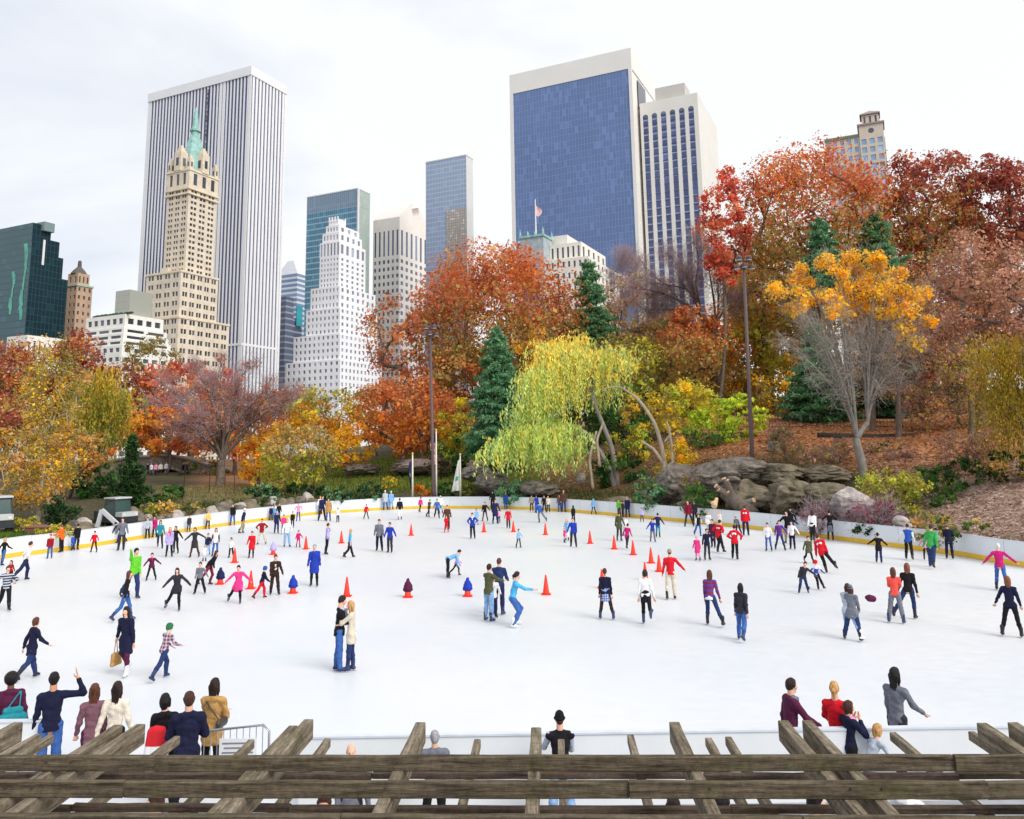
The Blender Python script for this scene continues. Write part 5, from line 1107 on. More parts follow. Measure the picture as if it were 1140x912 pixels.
# --- copper spired masonry tower
C = corner(199, 352, 66); B_ = Bld('hotel_tower', 'slim cream masonry tower with a green copper spire in front of the striped white tower', C)
cream = mat('limestone_cream', (.66, .575, .46), rough=.9, scale=.25, var=.16, det=9); buff = mat('limestone_trim', (.70, .60, .46), rough=.85, scale=.3, var=.12); copper = mat('copper_green', (.27, .47, .44), rough=.6, scale=.5, var=.3)
def tier(B, C0, s_, pl, pr, z0, z1, pc=None, n1=5, n2=5, nz=6, k1={}, k2={}, mi=0, du=0, dv=0, roof=True):
    C1 = C0+UA*(s_+du)+VA*(s_+dv); a = xhit(up(C1, z1), UA, pl, 0); b = xhit(up(C1, z1), VA, pr, 0)
    B.face(C1, UA, a, z0, z1, n1, nz, mi=mi, **k1); B.face(C1, VA, b, z0, z1, n2, nz, mi=mi, **k2); B.shell(C1, a, b, z0, z1, mi, roof); return C1, a, b
kk = dict(wf=.62, hf=.5, pair=True, m0=.6, m1=.6); zt1 = ztop(C, 352)
C1, a1, b1 = tier(B_, C, 0, 164, 255, 0, zt1, n1=4, n2=6, nz=15, k1=kk, k2=kk)
z2 = ztop(C+UA*2+VA*1, 301); C2, a2, b2 = tier(B_, C, 1.0, 163, 243, zt1, z2, n1=4, n2=5, nz=5, k1=kk, k2=kk)
CT = C+UA*3.0+VA*5; z3 = 0
zt3 = ztop(CT, 188); aT = xhit(up(CT, zt3), UA, 187.5, 0); bT = xhit(up(CT, zt3), VA, 242, 0)
B_.face(CT, UA, aT, z2, zt3-9, 3, 15, **kk); B_.face(CT, VA, bT, z2, zt3-9, 3, 15, **kk); B_.shell(CT, aT, bT, z2, zt3-9)
C4 = CT-UA*.5-VA*.5
k5 = dict(wf=.42, hf=.62, m0=1, m1=1); B_.face(C4, UA, aT+1, zt3-9, zt3, 3, 1, **k5); B_.face(C4, VA, bT+1, zt3-9, zt3, 3, 1, **k5); B_.shell(C4, aT+1, bT+1, zt3-9, zt3)
B_.done(cream, dkw)
for z in (zt1, z2, zt3-9, zt3, zt3-11.5):
    CC, aa, bb = (C, a1, b1) if z == zt1 else ((C2, a2, b2) if z == z2 else (C4, aT+1, bT+1)); mbp = MB(); mbp.box(up(CC+UA*aa/2+VA*bb/2, z-.3), (aa+.7, bb+.7, .9), AX); B_.part(mbp, 'cornice', buff)
# crown: corner gables, dormers, copper roof and spire
cT = C4+UA*(aT+1)/2+VA*(bT+1)/2; w_ = aT+1; l_ = bT+1
def gable(p, wx, wy, h, nm='gable'):
    mbp = MB(); mbp.box(up(p, zt3+h*.36), (wx, wy, h*.72), AX)
    for i in range(3): mbp.box(up(p, zt3+h*(.76+.09*i)), (wx*(.75-.22*i), wy*(.75-.22*i), h*.1), AX)
    o = B_.part(mbp, nm, cream); mbw = MB(); mbw.box(up(p-VA*(wy/2+.02), zt3+h*.34), (wx*.4, .1, h*.3), AX); mbw.box(up(p-UA*(wx/2+.02), zt3+h*.34), (.1, wy*.4, h*.3), AX); build(mbw, 'opening', dkw, o, s_o) if False else B_.part(mbw, 'opening', dkw)
for i, j, h in ((0, 0, 7.5), (1, 0, 7.5), (0, 1, 7.5), (1, 1, 7.5)):
    gable(C4+UA*(1.3+(w_-2.6)*i)+VA*(1.3+(l_-2.6)*j), 2.2, 2.2, h, 'corner_turret')
for p in (C4+UA*w_/2+VA*1.4, C4+VA*l_/2+UA*1.4): gable(p, 4.2, 4.2, 13)
tipz = ztop(cT, 119); rz_ = ztop(cT, 147)
mbp = MB(); mbp.lathe([(w_*.40, zt3), (w_*.36, zt3+8), (w_*.22, (zt3+rz_)/2+6), (2.0, rz_-2), (1.8, rz_)], up(cT, 0), 8); B_.part(mbp, 'copper_roof', copper)
mbp = MB(); mbp.lathe([(2.6, rz_), (2.7, rz_+1), (1.7, rz_+1.6), (1.5, rz_+5), (.9, rz_+10), (.12, tipz)], up(cT, 0), 8); B_.part(mbp, 'spire', copper)
mbp = MB(); mbp.box(up(C1+UA*a1*.6+VA*3, zt1+2.0), (3, 3, 4), AX); mbp.box(up(C2+UA*a2*.6+VA*4, z2+1.5), (4, 3, 3), AX); B_.part(mbp, 'roof_bulkhead', cream)

# --- stepped white terraced apartment block
C = corner(138, 347, 57)
B_ = Bld('apartment_building', 'low white terraced block with long dark windows and a grey rooftop box', C); wht = mat('white_brick', (.76, .75, .70), rough=.8, scale=.4, var=.07)
ka = dict(wf=.6, hf=.46, m0=.5, m1=.5)
zs = [0, 44.7, 46.9, 49.4, 51.9, 57]
prs = [198, 190, 188, 186, 182]; pls = [92, 92, 93, 94, 96]
for i in range(5):
    zA, zB = zs[i], zs[i+1]; kq = dict(wf=.62 if i in (0, 4) else .8, hf=.42 if i else .45, m0=.6, m1=.6)
    tier(B_, C, i*.9, pls[i], prs[i], zA, zB, n1=6 if i in (0, 4) else 3, n2=(6, 2, 2, 2, 4)[i], nz=(13, 1, 1, 1, 1)[i], k1=kq, k2=kq)
B_.done(wht, dkw)
Cb = C+UA*6+VA*7; zt = ztop(Cb, 323); a_ = xhit(up(Cb, zt), UA, 129, 0); b_ = xhit(up(Cb, zt), VA, 170, 0); mbp = MB(); mbp.box(up(Cb+UA*a_/2+VA*b_/2, (57+zt)/2), (a_, b_, zt-56.5), AX); B_.part(mbp, 'rooftop_box', curtain('box_panels', (.42, .43, .38), (.33, .34, .3), 3, 2.6, .06, .05, rough=.6, spec=.3))
rs = random.Random(3); mbp = MB(); V, Fs = ico(1)
for i in range(26): t = i/26; P_ = C+UA*(1+22*t)+VA*4.5; mbp.add(V*np.array([.8, .8, .7])*rs.uniform(.5, 1.1)+up(P_, 57.4), Fs)
B_.part(mbp, 'roof_planting', mat('roof_green', (.05, .08, .04)))

# --- brown tower with small spire
C = corner(86, 315, 105); B_ = Bld('masonry_tower', 'small peach stone tower with a pointed green finial between dark glass and white block', C); peach = mat('peach_stone', (.55, .38, .26), rough=.9, scale=.3, var=.12)
zt = ztop(C, 317); C1, a1, b1 = tier(B_, C, 0, 72, 103, 0, zt, n1=3, n2=3, nz=22, k1=dict(wf=.4, hf=.45), k2=dict(wf=.4, hf=.45))
z2 = ztop(C, 303); C2, a2, b2 = tier(B_, C, 1.0, 76, 100, zt, z2, n1=2, n2=3, nz=1, k1=dict(wf=.4, hf=.5), k2=dict(wf=.4, hf=.5)); B_.done(peach, dkw)
mbp = MB(); mbp.box(up(C1+UA*a1/2+VA*b1/2, zt), (a1+1, b1+1, 1), AX); B_.part(mbp, 'cornice', mat('verdigris', (.4, .55, .45)))
cc_ = C2+UA*a2/2+VA*b2/2; mbp = MB(); mbp.lathe([(a2*.55, z2), (a2*.4, z2+2), (1.2, z2+4.5), (1.0, z2+8), (.1, ztop(cc_, 290))], up(cc_, 0), 8); B_.part(mbp, 'finial', mat('finial_dark', (.12, .11, .10)))

# --- dark green glass tower at left
C = corner(36, 262, 122); B_ = Bld('glass_tower', 'dark green glass tower with stepped right side at the left edge', C)
dg1 = curtain('green_glass', (.008, .03, .042), (.03, .065, .075), 2.2, 3.6, .12, .5, rough=.25, spec=.3, axis=VA); dg2 = curtain('green_glass_pale', (.035, .10, .115), (.03, .07, .08), 4, 3.6, .05, .3, band=.25, rough=.15, spec=.5)
def glassbox(B, C, a, b, z0, z1, mF, mS, nm='glass_block'):
    mbp = MB(); P4 = [C, C+UA*a, C+UA*a+VA*b, C+VA*b]; V = [up(p, z0) for p in P4]+[up(p, z1) for p in P4]
    mbp.add(V, [(0, 1, 5, 4)], 0); mbp.add(V, [(1, 2, 6, 5), (2, 3, 7, 6), (3, 0, 4, 7)], 1); mbp.add(V, [(4, 5, 6, 7)], 1); return build(mbp, nm, [mF, mS], B.root, B.o)
zz = ztop(C, 270); z0_ = 0
aG = 55
glassbox(B_, C, aG, 3, 0, zz, dg2, dg1)
for i, (pr, py) in enumerate([(57, 253), (66, 270), (70, 288), (75, 312)]):
    C_ = C+VA*(.02+.01*i)+UA*(.015*i+.3); b_ = xhit(up(C_, ztop(C_, py)), VA, pr, 0); glassbox(B_, C_, aG-3+i*.1, b_, 0, ztop(C_+VA*b_, py), dg2, dg1)
mbp = MB(); Ck = C+VA*8+UA*6; mbp.box(up(Ck, ztop(Ck, 255)), (16, 6, 5), AX); B_.part(mbp, 'roof_plant', mat('plant_grey', (.2, .27, .28)))
mbp = MB(); mbp.box(up(C-UA*.05+VA*7, zz-4), (.3, 1.2, 14), AX); B_.part(mbp, 'white_fin', marble)
# pale green reflections on the dark glass, painted as stacked thin strips
pg = mat('pale_green_reflection', (.11, .40, .30), rough=.3, scale=.3, var=.35); rs = random.Random(2)
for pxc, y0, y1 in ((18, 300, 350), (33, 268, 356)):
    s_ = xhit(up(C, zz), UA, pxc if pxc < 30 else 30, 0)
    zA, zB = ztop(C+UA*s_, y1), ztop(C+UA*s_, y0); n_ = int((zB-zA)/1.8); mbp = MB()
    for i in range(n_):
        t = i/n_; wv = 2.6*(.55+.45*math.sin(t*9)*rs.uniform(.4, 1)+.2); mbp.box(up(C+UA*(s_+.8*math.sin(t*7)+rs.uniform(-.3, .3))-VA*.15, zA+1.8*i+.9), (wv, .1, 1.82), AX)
    B_.part(mbp, 'pale_reflection', pg)

# --- low white house glimpsed left
C = corner(30, 378, 30); B_ = Bld('town_house', 'low pale building glimpsed over the red trees at left', C); tier(B_, C, 0, 8, 76, 0, 31, n1=6, n2=8, nz=5, k1=dict(wf=.4, hf=.5), k2=dict(wf=.4, hf=.5)); B_.done(wht, dkw)

# --- blue-grey banded tower + grey lower block
C = corner(331, 306, 150); B_ = Bld('office_block', 'banded blue tower with a sloped glass top beside the white stepped tower', C)
bd = curtain('banded_blue', (.16, .24, .38), (.62, .66, .72), 30, 4.2, .0, .3, band=.42, rough=.2); zt = ztop(C, 304); a_ = xhit(up(C, zt), UA, 308, 0); b_ = xhit(up(C, zt), VA, 341, 0)
glassbox(B_, C, a_, b_, 0, zt, bd, bd); mbp = MB(); zr = ztop(C, 288); Cq = [C, C+UA*a_, C+UA*a_+VA*b_, C+VA*b_]; m_c = sum(Cq)/4; V = [up(p, zt) for p in Cq]+[up(m_c+(p-m_c)*.3, zr) for p in Cq]; mbp.add(V, [(0, 1, 5, 4), (1, 2, 6, 5), (2, 3, 7, 6), (3, 0, 4, 7), (4, 5, 6, 7)]); B_.part(mbp, 'sloped_roof', curtain('roof_glass', (.6, .62, .66), (.75, .75, .78), 3, 2, .1, .1, rough=.3, axis=UA))
C = corner(318, 342, 100); B_ = Bld('office_block', 'dark grey stepped office block low beside the striped tower', C)
bd2 = curtain('banded_grey', (.09, .11, .17), (.30, .33, .40), 40, 4, .0, .4, band=.3, rough=.3)
for i, (pr, py) in enumerate([(327, 330), (336, 352), (341, 392)]):
    C_ = C+UA*.1*i+VA*.1*i+UA*1*i; z_ = ztop(C_, py); glassbox(B_, C_, 14+.2*i, xhit(up(C_, z_), VA, pr, 0)+.1, 0, z_, bd2, bd2)
mbp = MB(); p_ = C+VA*14; mbp.box(up(p_, ztop(p_, 352)), (.5, 6, 14), AX); B_.part(mbp, 'teal_panel', curtain('teal_panel', (.05, .36, .42), (.1, .2, .3), 2, 3, .1, .3))

# --- teal glass slab
C = corner(399, 209, 190); B_ = Bld('glass_tower', 'teal blue glass slab with a grey cap behind the white stepped tower', C); zt = ztop(C, 209); a_ = xhit(up(C, zt), UA, 342, 0); b_ = xhit(up(C, zt), VA, 412, 0)
tl = curtain('teal_glass', (.07, .20, .30), (.28, .46, .56), 1.8, 4.2, .10, .45, band=.22, rough=.2, spec=.5); tls = curtain('teal_side', (.35, .42, .38), (.28, .36, .34), 3, 4, .1, .1, rough=.5, axis=VA); cap_ = curtain('teal_cap', (.17, .25, .34), (.24, .33, .42), 1.8, 30, .4, .2, rough=.5)
glassbox(B_, C, a_, b_, 0, zt-13, tl, tls); glassbox(B_, C-UA*.05-VA*.05, a_+.1, b_+.1, zt-13, zt-.8, cap_, tls, 'cap_storey'); mbp = MB(); mbp.box(up(C+UA*a_/2+VA*b_/2, zt-.35), (a_+.5, b_+.5, .8), AX); mbp.box(up(C-UA*.02-VA*.02, (zt-1)/2), (1.2, 1.2, zt-1), AX); B_.part(mbp, 'trim', marble)

# --- white stepped tower
C = atY(378, 440, 440); C[2] = 0
B_ = Bld('stepped_tower', 'white setback tower with rows of small windows in front of the teal slab', C); wb = mat('white_glazed_brick', (.80, .80, .83), rough=.7, scale=.3, var=.05)
kq = dict(wf=.42, hf=.5, m0=.4, m1=.4)
tiers = [(0, 318, 425, 400, 10, 11, 0), (1.5, 327, 421, 371, 10, 9, 1), (3, 341, 420, 342, 8, 8, 2), (5, 346, 418, 318, 8, 7, 3), (7, 356, 407, 268, 6, 5, 4), (8.5, 359, 403, 258, 5, 4, 5), (10, 363, 400, 250, 4, 3, 6)]
zp = 0
for s_, pl, pr, py, n1, n2, i in tiers:
    C_ = C+(UA+VA)*s_; z_ = ztop(C_, py)
    if i == 4: zm = z_-9; tier(B_, C, s_, pl, pr, zp, zm, n1=n1, n2=n2, nz=6, k1=kq, k2=kq); tier(B_, C, s_, pl, pr, zm, z_, n1=n1, n2=n2, nz=1, k1=dict(wf=.5, hf=.8), k2=dict(wf=.5, hf=.6))
    else: tier(B_, C, s_, pl, pr, zp, z_, n1=n1, n2=n2, nz=max(1, int(round((z_-zp)/3.9))), k1=kq, k2=kq)
    zp = z_
B_.done(wb, glass('window_grey', (.15, .17, .22))); mbp = MB(); cq = C+(UA+VA)*15; zc = ztop(cq, 246)
mbp.box(up(cq, (zp+zc)/2), (7, 7, zc-zp), AX)
for dx in (-3, -1, 1, 3):
    for dy in (-3.6, 3.6): mbp.box(up(cq+UA*dx+VA*dy, zc), (.8, .5, 3), AX)
B_.part(mbp, 'roof_crown', wb)

# --- beige tower with notched gable
C = corner(445, 233, 178); B_ = Bld('office_tower', 'pinkish beige tower with a round notch in its gabled top', C); bg_ = mat('granite_beige', (.76, .71, .67), rough=.8, scale=.2, var=.05)
zt = ztop(C, 250); a_ = xhit(up(C, zt), UA, 415.5, 0); b_ = xhit(up(C, zt), VA, 476, 0)
for d_, w_2, n_ in ((UA, a_, 6), (VA, b_, 6)):
    B_.face(C, d_, w_2, 0, zt-24, n_, 26, wf=.5, hf=.5); B_.face(C, d_, w_2, zt-24, zt, n_, 1, wf=.42, hf=.86, mt=2)
B_.shell(C, a_, b_, 0, zt)
# gable with notch: profile in VA-Z plane extruded along UA
zr = ztop(C+VA*b_*.5, 228)
prof = [(0, zt), (b_, zt), (b_, zt+3)]
cx_ = b_*.55; rr = b_*.13
prof += [(cx_+rr*math.cos(t), zr-rr*.5+rr*math.sin(t)) for t in np.linspace(.5, -math.pi-.5, 14)]; prof += [(0, zt+3)]
prof = [(0, zt), (b_, zt), (b_, zt+6), (cx_+rr*1.1, zr)]+[(cx_+rr*math.cos(t), zr-rr*.9+rr*math.sin(t)) for t in np.linspace(.8, -math.pi-.8, 14)]+[(cx_-rr*1.1, zr), (0, zt+6)]
mbp = MB(); mbp.prism([up(C+VA*y_, z_) for y_, z_ in prof], UA*a_); B_.part(mbp, 'gable', bg_)
B_.done(bg_, blw)

# --- grey-blue glass slab
C = corner(519, 173, 200); B_ = Bld('glass_tower', 'pale blue grey glass slab with a stone coloured patch low on its face', C); zt = 200; a_ = xhit(up(C, zt), UA, 474, 0); b_ = xhit(up(C, zt), VA, 526.5, 0)
gg = curtain('slab_glass', (.30, .38, .52), (.46, .52, .64), 2.2, 3.4, .10, .12, band=.16, rough=.3, spec=.4); sd_ = mat('slab_side', (.62, .62, .62), rough=.6, scale=.1, var=.05); glassbox(B_, C, a_, b_, 0, zt, gg, sd_); mbp = MB(); mbp.box(up(C+UA*a_/2+VA*b_/2, zt+.3), (a_+.4, b_+.4, .8), AX); B_.part(mbp, 'roof_edge', sd_)
zA, zB = ztop(C, 290), ztop(C, 231); s_ = xhit(up(C, zB), UA, 497, 0); mbp = MB(); mbp.box(up(C+UA*s_*.51-VA*.1, (zA+zB)/2-20), (s_, .2, zB-zA+40), AX); B_.part(mbp, 'beige_reflection', curtain('beige_reflection', (.46, .42, .38), (.30, .27, .25), 1.4, 1.9, .28, .5, rough=.4))  # beige reflection in the glass, painted as a gridded panel over the face

# --- travertine framed blue glass tower
C = corner(702, 53, 210); B_ = Bld('office_tower', 'huge blue glass tower framed in white travertine', C); H = 210; a_ = xhit(up(C, H), UA, 567, 0); b_ = xhit(up(C, H), VA, 729, 0)
tv = mat('travertine', (.74, .72, .69), rough=.6, scale=.06, var=.03); bgl = curtain('blue_glass', (.12, .185, .37), (.20, .28, .47), 1.7, 3.6, .09, .22, rough=.25, spec=.35)
zg = ztop(C+UA*3, 77); mbp = MB(); mbp.box(up(C+UA*a_/2+VA*(b_/2+.6), (H)/2), (a_-1, b_-1.2, H-1), AX); B_.part(mbp, 'side_walls', tv)
mbp = MB(); mbp.box(up(C+UA*a_/2+VA*(b_/2-.02), (H+zg)/2), (a_, b_, H-zg), AX); B_.part(mbp, 'top_band', tv)
for s_, w_3, nm in ((.9, 1.8, 'side_frame'), (a_-1.0, 2.0, 'side_frame')): mbp = MB(); mbp.box(up(C+UA*s_+VA*.6, zg/2), (w_3, 1.4, zg-.01), AX); B_.part(mbp, nm, tv)
mbp = MB(); mbp.box(up(C+UA*(a_/2)+VA*.9, zg/2), (a_-3.7, 1.2, zg-.02), AX); B_.part(mbp, 'glass_facade', bgl)
mbp = MB(); s0, s1 = xhit(up(C, 180), VA, 711, 0), xhit(up(C, 180), VA, 719.5, 0); 
mbp.box(up(C+VA*(s0+s1)/2-UA*.05, ztop(C+VA*s0, 104)), (.3, s1-s0, 15), AX); B_.part(mbp, 'louvre_opening', dkw)
mbp = MB(); 
for px_, y0, y1 in ((717, 164, 172), (720, 168, 178), (719, 180, 188), (721, 190, 200)):
    s_ = xhit(up(C, 140), VA, px_, 0); zA, zB = ztop(C+VA*s_, y1), ztop(C+VA*s_, y0); mbp.tube([up(C+VA*(s_-1)-UA*.3, zB), up(C+VA*(s_+1)-UA*.3, (zA+zB)/2), up(C+VA*(s_-.3)-UA*.3, zA)], .5, 5)
B_.part(mbp, 'black_marks', dkw)

# --- arched-column tower
C = corner(776, 103, 182); B_ = Bld('office_tower', 'cream tower with tall arch topped window columns right of the blue glass tower', C); zt = 182; a_ = xhit(up(C, zt), UA, 712, 0); b_ = xhit(up(C, zt), VA, 798, 0)
ct = mat('concrete_cream', (.70, .68, .64), rough=.7, scale=.08, var=.04); B_.face(C, UA, a_, 0, zt-8, 6, 1, wf=.6, hf=1.0, m0=1.2, m1=.4, mb_=0, rec=.9, gl=None); B_.win = []
nb_ = 6; cw = (a_-1.6)/nb_
mbA = MB()
B_.wall.add([up(C, zt-8), up(C+UA*a_, zt-8), up(C+UA*a_, zt), up(C, zt)], [(0, 1, 2, 3)]); B_.wall.add([up(C, 0), up(C+VA*b_, 0), up(C+VA*b_, zt), up(C, zt)], [(0, 1, 2, 3)]); B_.shell(C, a_, b_, 0, zt); B_.done(ct, blw)
agl = curtain('arch_glass', (.07, .095, .22), (.30, .33, .45), 2.4, 4.0, .07, .5, band=.16, rough=.25, spec=.4)
for i in range(nb_):
    s_ = 1.2+cw*(i+.5); 
    mbp = MB(); mbp.box(up(C+UA*s_+VA*.5, (zt-8)/2), (cw*.6, .2, zt-8), AX); B_.part(mbp, 'window_column', agl)
    mbp = MB(); r_ = cw*.3; mbp.prism([up(C+UA*(s_+r_*math.cos(t))-VA*.04, zt-8.01+r_*math.sin(t)) for t in np.linspace(0, math.pi, 12)], VA*.05); B_.part(mbp, 'arch_window', blw)
    for j in range(34):
        pass
mbs = MB()
for j in range(40): mbs.box(up(C+UA*(a_/2)+VA*.35, zt-12-4.2*j), (a_-2, .14, .55), AX)
B_.part(mbs, 'floor_slabs', mat('slab_blue', (.07, .085, .17)))
Cb = C+UA*7+VA*4; z_ = ztop(Cb, 92); mbp = MB(); l2 = xhit(up(Cb, z_), UA, 729, 0); mbp.box(up(Cb+UA*l2/2+VA*6, (zt+z_)/2), (l2, 12, z_-zt), AX); B_.part(mbp, 'rooftop_box', mat('rooftop_grey', (.52, .50, .47), scale=.2, var=.05))

# --- old hotel with copper roof, flag on top
C = corner(655, 285, 78); B_ = Bld('grand_hotel', 'ornate pale hotel with green copper rooftop and flag before the blue glass tower', C); ht = mat('hotel_stone', (.76, .72, .66), rough=.8, scale=.3, var=.1)
tier(B_, C, 0, 600, 689, 0, 78, n1=9, n2=8, nz=17, k1=dict(wf=.4, hf=.5), k2=dict(wf=.4, hf=.5)); Cq = C+UA*3+VA*4; zq = ztop(Cq, 268); tier(B_, C, 4.5, 612, 674, 78, zq, n1=6, n2=5, nz=1, k1=dict(wf=.4, hf=.6), k2=dict(wf=.4, hf=.6)); B_.done(ht, dkw)
Cw = C+UA*14+VA*9; zw = ztop(Cw, 262); mbp = MB(); b_ = xhit(up(Cw, zw), VA, 658, 0); mbp.box(up(Cw+VA*b_/2+UA*9, (78+zw)/2), (22, max(6, b_), zw-78), AX); B_.part(mbp, 'penthouse', mat('penthouse_white', (.7, .68, .64), scale=.2, var=.05))
Cg = atY(597, 275, C[1]+12); Cg = np.array([Cg[0], Cg[1], 0]); zg0, zg1 = ztop(Cg, 292), ztop(Cg, 266); mbp = MB(); mbp.box(up(Cg, (zg0+zg1)/2-5), (10, 9, zg1-zg0+10), AX); B_.part(mbp, 'turret', mat('turret_slate', (.36, .42, .45), scale=.5, var=.2))
mbp = MB(); mbp.box(up(Cg, zg1), (11, 10, .9), AX)
for i in (-1, -.33, .33, 1):
    for j in (-1, 1): mbp.lathe([(.5, 0), (.45, 1), (.05, 3.2 if abs(i) == 1 else 2)], up(Cg+UA*i*5+VA*j*4.6, zg1+.3), 6)
B_.part(mbp, 'copper_cresting', copper)
zf0, zf1 = ztop(Cg, 262), ztop(Cg, 222); mbp = MB(); mbp.tube([up(Cg, zg1), up(Cg, zf1)], [.35, .18], 8); B_.part(mbp, 'roof_flagpole', marble)
mbp = MB(); z_a, z_b = ztop(Cg, 229), ztop(Cg, 240); V = []
for i in range(9):
    t = i/8
    for j in range(5): s_ = j/4; V.append(up(Cg+np.array([.3+s_*2.4*math.sin(.4+t*2.4), .3*math.sin(s_*5), 0]), z_a+(z_b-z_a)*t-s_*.6))
mbp.add(V, [(i*5+j, i*5+j+1, (i+1)*5+j+1, (i+1)*5+j) for i in range(8) for j in range(4)]); B_.part(mbp, 'roof_flag', mat('flag_pink', (.75, .5, .5)))

# --- far right building with belfry
C = corner(946, 150, 150); B_ = Bld('apartment_tower', 'cream apartment tower with a square belfry rising over the red maple at right', C); cb = mat('belfry_stone', (.60, .52, .44), rough=.8, scale=.2, var=.06)
z1 = ztop(C, 133); Ct = C.copy()
wT = xhit(up(Ct, z1), UA, 925, 0); 
# tower shaft
a_ = 10.; 
def sq(CC, s_, z0, z1, **k):
    d1 = s_; B_.face(CC, UA, s_, z0, z1, k.get('n', 3), k.get('nz', 4), wf=k.get('wf', .6), hf=k.get('hf', .6), gl=k.get('gl')); B_.face(CC, VA, s_, z0, z1, k.get('n', 3), k.get('nz', 4), wf=k.get('wf', .6), hf=k.get('hf', .6), gl=k.get('gl')); B_.shell(CC, s_, s_, z0, z1)
# placed so that the front corner projects near x=960
Cs = corner(984, 150, 150); aS = xhit(up(Cs, 150), UA, 957, 0); zsh = ztop(Cs, 150)
B_.face(Cs, UA, aS, 0, zsh, 3, 36, wf=.62, hf=.66, gl=lbw); B_.face(Cs, VA, aS, 0, zsh, 3, 36, wf=.5, hf=.6, gl=lbw); B_.shell(Cs, aS, aS, 0, zsh)
z2 = ztop(Cs, 136); mbp = MB(); mbp.box(up(Cs+(UA+VA)*aS/2, (zsh+z2)/2), (aS, aS, z2-zsh), AX); B_.part(mbp, 'blank_storey', cb)
mbp = MB(); c_ = Cs+UA*aS/2-VA*.05; mbp.prism([up(c_+UA*1.3*math.cos(t), (zsh+z2)/2+1.3*math.sin(t)) for t in np.linspace(0, 2*math.pi, 16, endpoint=False)], VA*.1); B_.part(mbp, 'round_window', dkw)
mbp = MB(); mbp.box(up(Cs+(UA+VA)*aS/2, z2+.3), (aS+1.4, aS+1.4, .8), AX); B_.part(mbp, 'cornice', mat('roof_mauve', (.35, .26, .25)))
z3 = ztop(Cs, 124); C5 = Cs+(UA+VA)*1.6; s5 = aS-3.2; B_.face(C5, UA, s5, z2+.7, z3, 3, 1, wf=.35, hf=.7); B_.face(C5, VA, s5, z2+.7, z3, 3, 1, wf=.35, hf=.7); B_.shell(C5, s5, s5, z2+.7, z3)
mbp = MB(); cc_ = Cs+(UA+VA)*aS/2; P4 = [cc_+UA*i*(s5/2+.8)+VA*j*(s5/2+.8) for i, j in ((-1, -1), (1, -1), (1, 1), (-1, 1))]; V = [up(p, z3) for p in P4]+[up(p, z3+.6) for p in P4]+[up(cc_, z3+3.4)]
mbp.add(V, [(0, 1, 5, 4), (1, 2, 6, 5), (2, 3, 7, 6), (3, 0, 4, 7), (4, 5, 8), (5, 6, 8), (6, 7, 8), (7, 4, 8)]); B_.part(mbp, 'hipped_roof', mat('roof_mauve', (.35, .26, .25)))
Cw = Cs+UA*(aS+.05)+VA*1.0; zw = ztop(Cw, 152); aW = xhit(up(Cw, zw), UA, 918, 0); B_.face(Cw, UA, aW, 0, zw, 5, 36, wf=.55, hf=.6, gl=lbw); B_.shell(Cw, aW, aS-2, 0, zw); mbp = MB(); mbp.box(up(Cw+UA*aW/2+VA*(aS/2-1), zw+.5), (aW+.2, aS-1, 1.4), AX); B_.part(mbp, 'green_eaves', mat('eaves_green', (.16, .2, .15)))
B_.done(cb, dkw)
